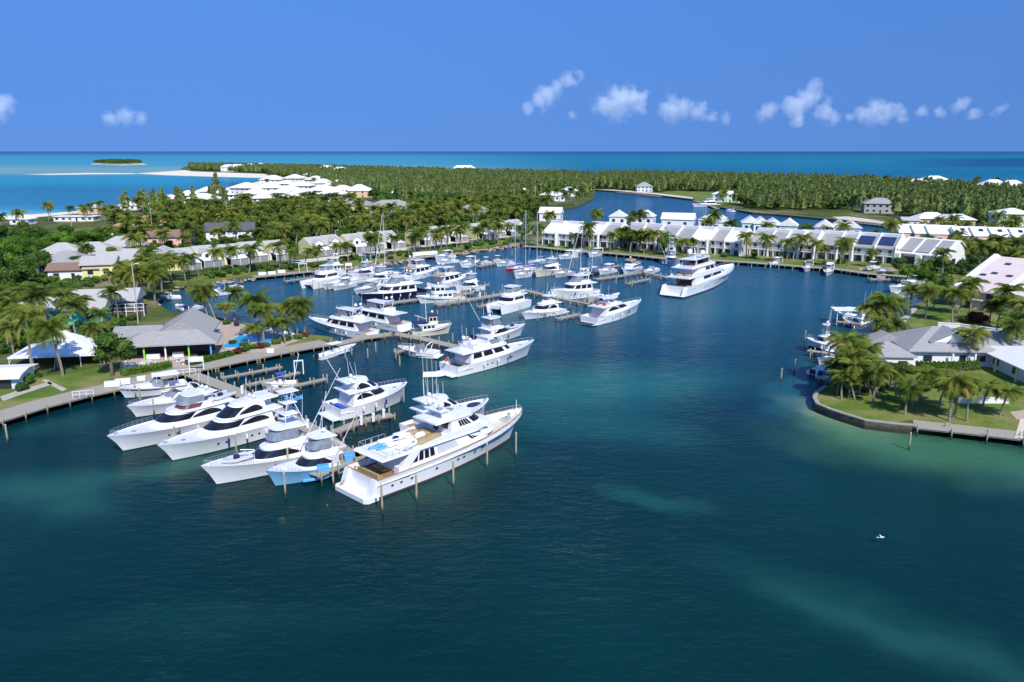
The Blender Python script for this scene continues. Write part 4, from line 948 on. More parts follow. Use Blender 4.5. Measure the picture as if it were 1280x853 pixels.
    for sg in (1, -1): mb.tube([(.06 * L, sg * B * .40, 5.3), (.20 * L, sg * B * .41, 5.3)], .03, 5); [mb.tube([(.06 * L + k * 1.0, sg * B * .40, 4.58), (.06 * L + k * 1.0, sg * B * .40, 5.3)], .025, 4) for k in range(5)]
    mb.tube([(.06 * L, -B * .4, 5.3), (.06 * L, B * .4, 5.3)], .03, 5); mb.build('deck_rail', 'aluminium', r)
    # mast arch and domes
    mb = MB()
    mb.yprism([(.42 * L, 6.75), (.47 * L, 6.75), (.445 * L, 7.7), (.41 * L, 7.7)], 1.2, 1.45); mb.yprism([(.42 * L, 6.75), (.47 * L, 6.75), (.445 * L, 7.7), (.41 * L, 7.7)], -1.45, -1.2)
    mb.box(.40 * L, .45 * L, -1.7, 1.7, 7.7, 7.88); mb.build('mast_arch', 'gelcoat', r)
    dome(r, .42 * L, 1.1, 8.0, .42, .25); dome(r, .42 * L, -1.1, 8.0, .42, .25); dome(r, .455 * L, 0, 6.9, .42); antenna(r, .40 * L, 1.5, 8.2, 3.4, -.2); antenna(r, .40 * L, -1.5, 8.2, 3.4, -.2); antenna(r, .47 * L, .0, 8.2, 3.0, -.1)
    lumps(r, 'glass_screen', 'glass_clear', [(.52 * L, .9, 6.75, 1.0, .7, .25)])
    rail(r, h, .70, .99, .55); ports(r, h, [.08, .13, .19, .34, .48, .52, .60, .66], .14, .5)
    mb = MB(); mb.lathe([(.3, 3.2), (.22, 3.9), (.34, 4.0)], (.90 * L, 0, 0), 8); mb.box(.86 * L, .875 * L, -.6, .6, 3.1, 3.5); mb.build('windlass', 'aluminium', r)
    MB().tube([(.955 * L, 0, 3.3), (.955 * L, 0, 5.6)], .06, 6, .04).build('jackstaff', 'white_metal', r)
    MB().tube([(.02 * L, 2.4, .66), (-.05 * L, 2.6, .66), (.03 * L, 2.3, 2.5)], .12, 6).build('gangway', 'varnish', r)
big_yacht()

def three_deck_yacht():
    r, L = place('motor_yacht', 'tall three-deck white yacht with twin domes moored off the townhouse wharf', 'motor yacht', (843, 371), (909, 350))
    B = 8.2; h = Hull(L, B, 3.0, 4.8, full=.55, stern=.97).build(r, 'gelcoat', 'antifoul_dark', cockpit=.12 * L, zc=2.2, drop=.6, bootz=.35)
    swim(r, h, 2.0, .6)
    for sg in (1, -1):
        MB().yprism([(-1.6, .6), (.3, .6), (.3, 3.0), (-.3, 2.9)], sg * B * .40 - .5, sg * B * .40 + .5).build('stair', 'gelcoat', r)
    a = House(.14 * L, .76 * L, B * .84, B * .80, 2.5, 5.0, .08 * L, .6, .12 * L, .15, z0f=3.9).build(r, 'deckhouse', roof=(.2, .12 * L, .25), th=.3); a.row([(.30, .56), (.59, .63), (.66, .98)], .5, .86); a.win(1.2, 1.97, .5, .85, wrap=True, name='windscreen')
    b = House(.20 * L, .64 * L, B * .72, B * .66, 5.2, 7.5, .09 * L, .8, .10 * L, .2).build(r, 'upper_house', roof=(.2, .13 * L, .5), th=.25); b.row([(.45, .70), (.75, .98)], .42, .80); b.win(1.1, 1.97, .4, .8, wrap=True, name='windscreen')
    for sg in (1, -1):
        MB().yprism([(.10 * L, 5.3), (.62 * L, 5.3), (.55 * L, 6.1), (.12 * L, 6.0)], sg * B * .41 - .08, sg * B * .41 + .08).build('bulwark', 'gelcoat', r)
        MB().yprism([(.12 * L, 7.75), (.46 * L, 7.75), (.40 * L, 8.5), (.22 * L, 8.4)], sg * B * .34 - .08, sg * B * .34 + .08).build('bulwark', 'gelcoat', r)
    slab(r, 'hardtop', .18 * L, .47 * L, B * .6, B * .5, 9.6, .2, nose=1.5); posts(r, [(.20 * L, B * .27, .6), (.20 * L, -B * .27, .6), (.44 * L, B * .22, -.5), (.44 * L, -B * .22, -.5)], 7.75, 9.6, .12)
    House(.34 * L, .46 * L, B * .5, B * .45, 7.75, 9.58, .6, .1, 1.0, .1).build(r, 'helm_enclosure', 'glass_dark', None)
    lumps(r, 'cushion', 'tan_canvas', [(.12 * L, 1.2, 5.5, .9, 1.4, .5), (.12 * L, -1.4, 5.5, .9, 1.2, .5)]); lumps(r, 'deck_chair', 'red_fabric', [(.24 * L, 1.0, 8.2, .8, .5, .5), (.27 * L, -.8, 8.2, .7, .6, .5)])
    MB().box(.135 * L, .142 * L, -2.4, 2.4, 2.3, 4.7).build('saloon_door', 'glass_dark', r); MB().box(.24 * L, .245 * L, -2, 2, 5.3, 7.2).build('door', 'glass_dark', r)
    mb = MB(); mb.tube([(.30 * L, 0, 9.8), (.28 * L, 0, 12.6)], .3, 8, .14); mb.box(.285 * L, .30 * L, -1.8, 1.8, 10.8, 11.0); mb.build('mast', 'gelcoat', r)
    dome(r, .31 * L, 2.0, 9.8, .85, .8); dome(r, .31 * L, -2.0, 9.8, .85, .8); antenna(r, .27 * L, .8, 11.0, 2.6); antenna(r, .27 * L, -.8, 11.0, 2.6)
    rail(r, h, .7, .985, .7); ports(r, h, [.3, .36, .5, .56], .2, .5)
three_deck_yacht()

def dinghy_on(x, y, z, Lr=3.6, a=0.0): return lambda r, h, L, B, zz: tender(r, x * L, y, zz + z, Lr, a)
# --- the near group round the main pier
cruiser('older cruiser with maroon hull band and white canvas hardtop by the quay', (234, 486), (157, 498), 4.2, top='white_canvas', arch=False, stripe='maroon_paint', fs=1.3, fb=2.0)
cruiser('open white boat with long foredeck, between maroon-banded cruiser and brown-trimmed yacht', (262, 500), (171, 522), 4.8, top=None, fs=1.5, fb=2.2, boot='antifoul_dark')
def trim(r, h, L, B, z):
    k = House(.30 * L, .50 * L, B * .60, B * .52, z + 2.05, z + 2.7, .6, .0, .06 * L, .05).build(r, 'helm_trim', 'maroon_paint', None, open_top=True)
    House(.32 * L, .49 * L, B * .56, B * .48, z + 2.65, z + 3.78, .8, .2, .05 * L, .08).build(r, 'enclosure', 'glass_clear', None)
    tender(r, .16 * L, .3, z + 2.15, 4.2, .2)
motor_yacht('white yacht with brown-trimmed helm and white hardtop, dark wraparound windows', (300, 521), (155, 564), 6.0, 'modern', top=False, extra=trim, fs=1.8, fb=2.8)
def swoopy(r, h, L, B, z):
    tender(r, .03 * L, .0, 1.15, 3.6, 1.4)
motor_yacht('sleek white yacht with two tiers of black curved windows, bow toward open water', (357, 531), (217, 576), 6.0, 'modern', extra=swoopy, fs=1.9, fb=2.8)
def ten(r, h, L, B, z):
    tender(r, .76 * L, .1, h.sheer(.76) + .02, 3.6, .1); lumps(r, 'fender', 'white_canvas', [(.95 * L, .2, h.sheer(.95) + .1, .3, .15, .15)])
    MB().tube([(.66 * L, 1.2, h.sheer(.6)), (.66 * L, 1.2, h.sheer(.6) + 1.6), (.74 * L, .6, h.sheer(.6) + 1.8)], .07, 6).build('davit', 'gelcoat', r)
sportfisher('white sportfishing yacht with tower and a grey tender on its foredeck', (420, 563), (272, 606), 5.6, tow=True, extra=ten, fs=1.5, fb=3.0)
sportfisher('sportfishing boat with a light blue hull and black wrap windscreen', (443, 578), (345, 608), 5.2, 'light_blue_paint', fs=1.2, fb=2.4)
motor_yacht('white enclosed-bridge yacht with violet cockpit cover and navy-shaded bow, beyond the piers', (416, 522), (501, 502), 5.8, 'modern', fs=1.9, fb=3.1, extra=lambda r, h, L, B, z: (bench(r, .03 * L, .13 * L, -B * .28, B * .28, 1.2, 'blue_canvas', 'cockpit_cover'), outrigger(r, .30 * L, B * .4, z + .6, 7)))
motor_yacht('white enclosed-bridge yacht with four tall antennas, tucked behind the largest yacht', (512, 548), (602, 522), 5.4, 'modern', fs=1.6, fb=2.8, extra=lambda r, h, L, B, z: [antenna(r, .26 * L, s, z + 3.5, 6, -.1) for s in (-1.6, -.6, .6, 1.6)] and lumps(r, 'sun_pad', 'navy_canvas', [(.80 * L, 0, h.sheer(.8) + .05, 1.3, .8, .12)]))
skiff('small white skiff under blue cover in a finger slip by the restaurant', (372, 482), (330, 486), 2.3, ttop='blue_canvas', engines=1)
skiff('white open skiff between the finger piers with red life vests aboard', (350, 492), (318, 500), 2.2, ttop=None, cover='white_canvas')
t = thing('jet_ski', 'blue jet ski floating at the near finger dock', 'jet ski', G(362, 500), 2.6)
MB().add([(-1.4, -.5, 0), (-1.4, .5, 0), (.6, .55, .05), (1.5, 0, .35), (.6, -.55, .05), (-1.4, -.5, .5), (-1.4, .5, .5), (.6, .5, .6), (1.5, 0, .55), (.6, -.5, .6)], [(0, 1, 2, 3, 4), (5, 9, 8, 7, 6), (0, 5, 6, 1), (1, 6, 7, 2), (2, 7, 8, 3), (3, 8, 9, 4), (4, 9, 5, 0)]).build('hull', 'blue_plastic', t)
MB().box(-1.2, .1, -.2, .2, .55, .9).build('seat', 'rubber_black', t); MB().tube([(.3, -.4, 1.1), (.35, 0, 1.05), (.3, .4, 1.1)], .05, 5).tube([(.35, 0, 1.05), (.7, 0, .6)], .06, 5).build('handlebar', 'rubber_black', t)
dup(t, G(370, 497), 2.3, 'second blue jet ski, nearer the outer finger dock end')
t = thing('dinghy', 'light blue dinghy with dark outboard tied below the pier head', 'dinghy', G(396, 600), .4); MB(); mb = MB(); rib(mb, 0, 0, .15, 3.6); mb.build('hull', 'blue_plastic', t); MB().box(-2.0, -1.7, -.15, .15, .2, 1.0).build('outboard_motor', 'rubber_black', t)
# --- slips off the quay tip
motor_yacht('white flybridge yacht, bow to the palm-lined pool point', (466, 423), (394, 411), 5.0, 'flybridge', hull='gelcoat', fs=1.6, fb=2.6)
motor_yacht('white flybridge yacht with hardtop and life-raft canister, stern to pier', (506, 414), (428, 399), 5.2, 'flybridge', fs=1.7, fb=2.7)
def trawl(label, stern, bow, B=4.2, hull='cream', top='navy_canvas', mast=True, name='trawler', wh=.55, big=False):
    r, L = place(name, label, 'trawler', stern, bow)
    h = Hull(L, B, 1.2, 2.4, full=.5, stern=.9).build(r, hull, 'antifoul_red', cockpit=.25 * L, zc=.7, drop=.35)
    a = House(.25 * L, .66 * L, B * .72, B * .66, 1.0, 2.55, .25, .05, .3 * B * .3, .04, z0f=1.35).build(r, roof=(.1, .10 * L, .2)); a.row([(.08, .28), (.34, .56), (.62, .84)], .45, .85)
    p = House(.42 * L, .66 * L, B * .62, B * .56, 2.68, 4.4, .3, .05, .3, .04).build(r, 'pilothouse', hull if not big else 'gelcoat', (.3, .3, .2), top or 'gelcoat'); p.row([(.08, .42), (.52, .92)], .4, .82); p.win(1.1, 1.97, .4, .82, wrap=True, name='windscreen')
    if mast:
        MB().tube([(.38 * L, 0, 2.6), (.36 * L, 0, 8.5)], .09, 6, .06).build('mast', 'white_metal', r); MB().tube([(.38 * L, 0, 3.6), (.10 * L, 0, 4.6)], .06, 5).build('boom', 'white_metal', r)
    if top: slab(r, 'awning', .02 * L, .40 * L, B * .7, B * .7, 2.95, .06, top, .3); posts(r, [(.04 * L, B * .3, 0), (.04 * L, -B * .3, 0)], 1.2, 2.95, .03)
    dome(r, .52 * L, 0, 4.55, .3); rail(r, h, .5, .985, .6); return r
trawl('cream trawler with navy awning and mast at the slip beyond the pier', (514, 420), (560, 417), 4.0)
cruiser('white express cruiser with radar arch in the slip below the pier', (546, 447), (502, 443), 3.8)
skiff('white centre console boat lying along the quay tip', (397, 450), (441, 438), 2.6, ttop='white_canvas', engines=2)
motor_yacht('white flybridge yacht with a dinghy at its stern, clear of the piers', (561, 469), (658, 445), 5.8, 'flybridge', top=False, fs=2.0, fb=3.0, extra=lambda r, h, L, B, z: (House(.36 * L, .58 * L, B * .62, B * .5, z + 2.1, z + 3.8, .12 * L, .4, .08 * L, .2).build(r, 'enclosed_bridge', roof=(.1, .3, .1)).win(.2, 1.97, .25, .8, 'glass_clear', wrap=True), flag(r, .02 * L, z)))
t = thing('dinghy', 'white inflatable dinghy lying across the flybridge yacht stern', 'dinghy', G(543, 471), .1); mb = MB(); rib(mb, 0, 0, .1, 4.2); mb.build('hull', 'gelcoat', t); MB().box(-2.3, -2.0, -.16, .16, .15, 1.0).build('outboard_motor', 'rubber_black', t)
sportfisher('white sportfishing boat behind the dinghy-towing yacht, navy cockpit cover', (588, 432), (650, 420), 4.8, covers='navy_canvas', fs=1.4, fb=2.6, extra=lambda r, h, L, B, z: tender(r, .76 * L, 0, h.sheer(.76), 3.2))
# --- the middle piers
def catamaran(label, stern, bow, B=6.2):
    r, L = place('power_catamaran', label, 'catamaran', stern, bow)
    for sg in (1, -1):
        mb = MB(); vs = []; fs = []; T = [0, .2, .5, .75, .9, 1]
        for t in T:
            w = .95 * (1 if t < .5 else 1 - ((t - .5) / .5) ** 2 * .96); y = sg * B * .34
            for (yy, z, x) in ((-w, 1.9 + .5 * t, t * L), (-w * .75, 0, t * L * .95), (0, -.5, t * L * .93), (w * .75, 0, t * L * .95), (w, 1.9 + .5 * t, t * L)): vs.append((x, y + yy, z))
        for i in range(5):
            for j in range(5): fs.append((i * 5 + j, (i + 1) * 5 + j, (i + 1) * 5 + (j + 1) % 5, i * 5 + (j + 1) % 5))
        fs.append((0, 1, 2, 3, 4)); mb.add(vs, fs); mb.build('hull', 'gelcoat', r)
    MB().box(.02 * L, .90 * L, -B * .36, B * .36, 1.1, 1.95).build('bridge_deck', 'gelcoat_deck', r)
    a = House(.18 * L, .72 * L, B * .80, B * .70, 1.9, 3.7, .16 * L, .2, .10 * L, .15, z0f=2.1).build(r, roof=(.2, .12 * L, .2)); a.win(.1, .9, .45, .85); a.win(1.05, 1.97, .35, .85, wrap=True, name='windscreen')
    f = House(.26 * L, .52 * L, B * .62, B * .54, 3.8, 4.6, .5, -.1, .06 * L, .05).build(r, 'flybridge', roof=None, open_top=True); slab(r, 'hardtop', .22 * L, .50 * L, B * .6, B * .5, 5.9, .12); posts(r, [(.25 * L, B * .26, 0), (.25 * L, -B * .26, 0), (.47 * L, B * .22, 0), (.47 * L, -B * .22, 0)], 3.8, 5.9, .05)
    House(.30 * L, .50 * L, B * .56, B * .48, 4.6, 5.88, .6, .1, .06 * L, .05).build(r, 'enclosure', 'glass_clear', None); tender(r, .10 * L, 0, 3.9, 3.4, 1.5); return r
catamaran('white power catamaran, twin bows to open water, tender aloft', (652, 382), (620, 392))
motor_yacht('white sedan cruiser with tinted side windows between catamaran and raised-deck yacht', (701, 391), (657, 400), 4.4, 'modern', top=False, fs=1.2, fb=2.0)
motor_yacht('white raised-pilothouse yacht with tall superstructure moored behind the sleek yacht', (742, 369), (693, 376), 5.6, 'flybridge', fs=2.0, fb=3.2)
motor_yacht('sleek white yacht with black swim platform and swept windows at the outermost slip', (736, 406), (795, 391), 5.6, 'modern', top=False, fs=1.9, fb=3.2, extra=lambda r, h, L, B, z: (lumps(r, 'cushion', 'red_fabric', [(.20 * L, .8, z + 2.4, .5, .4, .4), (.22 * L, -.9, z + 2.4, .5, .4, .4)]), MB().box(-1.45, -.3, -B * .38, B * .38, .42, .5).build('teak_pad', 'rubber_black', r)))
skiff('small dark-covered boat on the fore end of the sleek yacht pier', (752, 378), (772, 372), 2.6, ttop='navy_canvas')
# --- the far rows
motor_yacht('navy-hulled white yacht with a row of square windows', (527, 369), (456, 379), 5.6, 'flybridge', hull='navy_paint', fs=1.9, fb=2.8, top=True)
trawl('white trawler with low wheelhouse lying along the far pier', (578, 375), (526, 380), 4.4, 'gelcoat', None, False, big=True)
motor_yacht('white yacht with beige canopy over its aft deck, beyond the navy-hulled one', (506, 351), (548, 343), 5.2, 'flybridge', fs=1.7, fb=2.6, extra=lambda r, h, L, B, z: slab(r, 'awning', -.02 * L, .22 * L, B * .8, B * .8, z + 2.2, .08, 'tan_canvas', .4))
motor_yacht('white pilothouse yacht with tan awning next to the empty finger pier', (541, 362), (586, 353), 5.2, 'flybridge', fs=1.7, fb=2.8, extra=lambda r, h, L, B, z: slab(r, 'awning', .0, .24 * L, B * .8, B * .8, z + 2.2, .08, 'tan_canvas', .4))
catamaran('white catamaran at the row end facing the palm-fringed pool', (424, 352), (386, 361), 5.6)
cruiser('low white cruiser with windscreen beside the row-end catamaran', (450, 353), (407, 363), 4.2, fs=1.4, fb=2.1)
cruiser('small cruiser with dark boot stripe and canvas top before the navy-hulled yacht', (476, 359), (446, 369), 3.6, top='white_canvas')
motor_yacht('two-deck white boat nearest the hoist frame quay', (428, 343), (396, 347), 5.0, 'flybridge', fs=1.5, fb=2.2)
sportfisher('white sportfishing boat stern-on among the far cruisers, blue cockpit cover', (470, 345), (442, 352), 4.6, covers='blue_canvas')
sportfisher('white sportfishing boat lying inside the lone tall mast', (488, 352), (460, 358), 4.4, rig=False)
sailboat('sailboat with one tall bare mast and dark sail cover amid the motor yachts', (500, 344), (470, 347), 3.4, mast=21, cover='navy_canvas')
cruiser('white cruiser with open cockpit at the upper pier', (570, 328), (547, 331), 3.6)
cruiser('white hardtop cruiser inside the open one at the upper pier', (566, 322), (545, 325), 3.6, top='white_canvas')
cruiser('grey-hulled motor boat at the upper pier posts', (582, 335), (598, 331), 3.2, 'gelcoat_grey', arch=False)
skiff('small white boat on the upper pier lift, canvas top', (612, 329), (602, 331), 2.4); skiff('small white boat on the upper pier next to the red hull', (626, 327), (617, 329), 2.4, ttop='white_canvas')
sailboat('sailboat with a bright red hull at the upper basin', (660, 337), (634, 341), 3.4, 'red_paint', 17, boot='antifoul_red')
sailboat('white sailboat with blue sail cover beside the red-hulled one', (676, 338), (645, 344), 3.6, mast=21, bimini='blue_canvas')
sailboat('white sailboat under blue bimini, deeper in the upper basin', (686, 328), (662, 332), 3.6, mast=19, bimini='blue_canvas')
sportfisher('cream convertible motor boat between the sailboats and the ketch', (702, 340), (671, 347), 4.8, 'cream', rig=False)
cruiser('small grey boat squeezed beside the ketch bow', (714, 343), (695, 348), 3.0, 'gelcoat_grey', arch=False)
sailboat('dark-hulled ketch with tan deck and two raked masts', (745, 344), (712, 350), 4.0, 'navy_paint', 18, 'white_canvas', ketch=True, deck='cream', rake=.06)
trawl('white boat with tan flat top seen bow-on at the far pier', (797, 337), (780, 344), 4.4, 'gelcoat', 'tan_canvas', False, big=True)
cruiser('low white boat at the far pier with blue-covered engines', (820, 339), (806, 345), 3.0, arch=False)
sportfisher('grey sportfishing boat with a tall tower behind the three-deck yacht', (832, 330), (848, 334), 4.4, 'gelcoat_grey', tow=True)
cruiser('low white boat under the townhouse wharf, upper basin end', (733, 317), (716, 319), 3.2, arch=False)
cruiser('white hardtop cruiser under the townhouse wharf', (752, 319), (737, 322), 3.8, top='white_canvas')
r = cruiser('white powerboat stored on the townhouse lawn', (778, 312), (793, 312), 3.2, arch=False); r.location.z = LZ + .5
MB().box(1, 1.4, -1.2, 1.2, -.5, .1).box(4, 4.4, -1.2, 1.2, -.5, .1).build('cradle', 'pile_wood', r)
for a_ in [((976, 331), (963, 335), 'small white boat on the wharf below dark-roofed townhouses', 'white_canvas'), ((1012, 335), (1006, 341), 'white boat moored bow-out from the long wharf, first of two', None), ((1038, 338), (1033, 346), 'white boat moored bow-out from the long wharf, nearer the dock curve', 'white_canvas')]:
    cruiser(a_[2], a_[0], a_[1], 3.2, top=a_[3])
skiff('white boat hanging on a dark lift by the small pool', (1095, 341), (1084, 344), 2.8, z=1.6); skiff('small white boat beside the dock bend', (1108, 345), (1098, 350), 2.6)
cruiser('white sport boat along the curved dock, outer berth', (1145, 361), (1114, 366), 4.0, fs=1.3, fb=1.9); cruiser('white hardtop boat along the curved dock, inner berth', (1156, 356), (1128, 358), 4.0, top='white_canvas')
cruiser('white open boat nosing the palms at the curved dock', (1140, 368), (1120, 374), 3.6, arch=False)
sportfisher('white boat with tuna tower raised on a lift beside the point', (1044, 444), (1010, 440), 3.8, rig=False, fs=1.0, fb=1.7).location.z = 1.3
sportfisher('white boat under boathouse roof behind the tall palm cluster', (1092, 414), (1056, 406), 4.0, rig=False, fs=1.0, fb=1.7)
t = thing('boathouse_roof', 'flat white boathouse roof on posts behind the palm cluster', 'boathouse', G(1068, 404)); MB().prism([(-6, -2.4), (5, -3.4), (5.6, .6), (-5.4, 1.6)], 3.4, 3.65).build('roof', 'roof_white', t); posts(t, [(-5, -1.8, 0), (4.6, -2.8, 0), (5, .2, 0), (-5, 1.2, 0)], -1, 3.4, .10, 'white_metal')
skiff('white catamaran-style skiff with navy engines off the point', (1016, 470), (1048, 458), 2.9, ttop='white_canvas')
skiff('boat beneath a blue cover beside the point seawall', (1026, 474), (1048, 466), 2.6, ttop='blue_canvas', cover='blue_canvas')
skiff('blue and white small boat moored behind the small grey-roofed house', (1098, 420), (1078, 416), 2.6, ttop='blue_canvas')
# inner basin by the pool
skiff('long white open boat in the shaded inner basin corner', (226, 373), (202, 375), 2.6, ttop=None); cruiser('white boat with blue canopy in the inner basin', (283, 368), (262, 371), 3.2, top='blue_canvas')
skiff('boat with bright blue tarpaulin and orange gear by the rocky bank', (302, 360), (288, 362), 2.6, ttop='blue_canvas'); skiff('pale blue-decked skiff under the leaning palm', (232, 388), (222, 386), 2.4, ttop=None, cover='blue_canvas'); skiff('white skiff near the leaning palm, nosed to the pool terrace', (250, 386), (242, 389), 2.4, ttop=None)
motor_yacht('white motor yacht at the lagoon house dock', (898, 258), (868, 259), 5.4, 'flybridge', fs=1.7, fb=2.6, detail=False)
cruiser('tiny white boat near the lagoon channel dock', (918, 265), (908, 265), 3.0)

for k, (st, bw, lab, tp) in enumerate([((462, 340), (438, 346), 'white sport cruiser wedged inshore of the blue-covered sportfisher', None), ((440, 358), (418, 364), 'white day boat between row-end catamaran and its low neighbour', 'white_canvas'), ((498, 362), (474, 368), 'white cruiser half hidden behind the navy hull', 'white_canvas'), ((520, 345), (492, 350), 'white cruiser beside the beige-canopied yacht, nearer the tall mast', None), ((594, 330), (576, 333), 'white cruiser stern-to at the upper pier, next the grey hull', 'white_canvas'), ((640, 331), (622, 334), 'small white cruiser inshore of the red sailboat', None), ((664, 345), (645, 349), 'white launch under the bow of the blue-covered sailboat', None), ((766, 340), (750, 344), 'white launch at the far pier next to the ketch stern', 'white_canvas'), ((690, 388), (668, 394), 'white runabout outside the raised-pilothouse yacht', None), ((718, 322), (700, 325), 'white launch in the upper basin off the wharf', 'white_canvas')]):
    cruiser(lab, st, bw, 3.6, top=tp, arch=k % 2 == 0)
sportfisher('white sportfishing boat astern of the trawler by the open slip', (600, 362), (572, 368), 4.4, rig=False)

skiff('white skiff behind the blue-covered boat, under the point palms', (1048, 452), (1024, 456), 2.6, ttop='white_canvas')
cruiser('white motor boat on the lift dock root beside the palm clump', (1068, 438), (1040, 432), 3.4, top='white_canvas')
skiff('white boat moored outside the boathouse roof', (1072, 398), (1048, 396), 2.8, ttop='white_canvas')
skiff('blue-covered boat inshore of the boathouse roof', (1098, 408), (1080, 404), 2.8, ttop=None, cover='blue_canvas')
# ------------------------------------------------------------------ houses: local frame, front wall on y=0 facing -y, depth towards +y
def roof_mesh(kind, x0, x1, y0, y1, z, h, ov, th=.18):
    mb = MB(); X0, X1, Y0, Y1 = x0 - ov, x1 + ov, y0 - ov, y1 + ov; cx, cyy = (x0 + x1) / 2, (y0 + y1) / 2; w, d = X1 - X0, Y1 - Y0
    lo = [(X0, Y0, z), (X1, Y0, z), (X1, Y1, z), (X0, Y1, z)]; up = [(p[0], p[1], z + th) for p in lo]
    if kind == 'hip':
        if w >= d: r = [(X0 + d / 2, cyy, z + th + h), (X1 - d / 2 + .01, cyy, z + th + h)]; t = [(0, 1, 9, 8), (1, 2, 9), (2, 3, 8, 9), (3, 0, 8)]
        else: r = [(cx, Y0 + w / 2, z + th + h), (cx, Y1 - w / 2, z + th + h)]; t = [(0, 1, 8), (1, 2, 9, 8), (2, 3, 9), (3, 0, 8, 9)]
    elif kind == 'gable':   # ridge along x
        r = [(X0, cyy, z + th + h), (X1, cyy, z + th + h)]; t = [(0, 1, 9, 8), (1, 2, 9), (2, 3, 8, 9), (3, 0, 8)]
    elif kind == 'gable_y':
        r = [(cx, Y0, z + th + h), (cx, Y1, z + th + h)]; t = [(0, 1, 8), (1, 2, 9, 8), (2, 3, 9), (3, 0, 8, 9)]
    else:
        mb.add(lo + up, [(3, 2, 1, 0), (4, 5, 6, 7)] + [(i, (i + 1) % 4, 4 + (i + 1) % 4, 4 + i) for i in range(4)]); return mb
    f = [(3, 2, 1, 0)] + [(i, (i + 1) % 4, 4 + (i + 1) % 4, 4 + i) for i in range(4)] + [tuple(i + 4 if i < 8 else i for i in q) for q in t]
    mb.add(lo + up + r, f); return mb
def panel(root, name, mat, x0, x1, y, z0, z1, th=.05):  # on a front wall at y, proud towards -y
    return MB().box(x0, x1, y - th, y + .01, z0, z1).build(name, mat, root)
def side_panel(root, name, mat, x, y0, y1, z0, z1, s):
    return MB().box(min(x, x + .05 * s), max(x, x + .05 * s), y0, y1, z0, z1).build(name, mat, root)
def house(label, px, w, d, wh, kind, rh, wall, roof, rz=0, ov=.6, nwin=3, storeys=1, cat='house', name='house', group=None, door=True, veranda=None, base=None, sidewin=True, z=LZ, chimney=False):
    q = G(px[0], px[1], z); r = thing(name, label, cat, q, R(rz), group)
    MB().box(-w / 2, w / 2, 0, d, -.6, wh).build('wall', wall, r)
    ro = roof_mesh(kind, -w / 2, w / 2, 0, d, wh - .02, rh, ov).build('roof', roof, r)
    if kind == 'gable_y': MB().yprism([(-w / 2, wh), (w / 2, wh), (0, wh + rh * w / (w + 2 * ov))], -.06, 0).build('gable_wall', wall, r)
    sh = wh / storeys
    for s in range(storeys):
        for k in range(nwin):
            x = -w / 2 + w * (k + .5) / nwin; ww = min(.8, w / nwin * .28)
            if door and s == 0 and k == nwin // 2: panel(r, 'door', 'window_dark' if nwin > 2 else 'varnish', x - .5, x + .5, 0, .1, 2.1); continue
            wn = panel(r, 'window', 'window_dark', x - ww, x + ww, 0, s * sh + sh * .34, s * sh + sh * .74)
            if nwin <= 3: MB().box(x - ww - .1, x + ww + .1, -.09, .0, s * sh + sh * .30, s * sh + sh * .335).build('sill', 'wall_white', wn)
        if sidewin:
            for sg in (1, -1): side_panel(r, 'window', 'window_dark', sg * w / 2, d * .4, d * .6, s * sh + sh * .35, s * sh + sh * .72, sg)
    if veranda:
        n = max(3, int(w / 2.6)); slabv = MB().box(-w / 2 - .2, w / 2 + .2, -2.4, -.62 - ov + .6, wh - .35 if storeys == 1 else sh - .1, wh - .2 if storeys == 1 else sh + .05); slabv.build('veranda_roof', veranda, r)
        for k in range(n): x = -w / 2 + w * k / (n - 1); MB().box(x - .09, x + .09, -2.3, -2.1, -.5, sh - .12 if storeys > 1 else wh - .36).build('veranda_post', 'wall_white', r)
    if chimney: MB().box(-.4, .4, d * .5 - .4, d * .5 + .4, wh + rh * .6, wh + rh + .7).build('chimney', wall, ro)
    return r

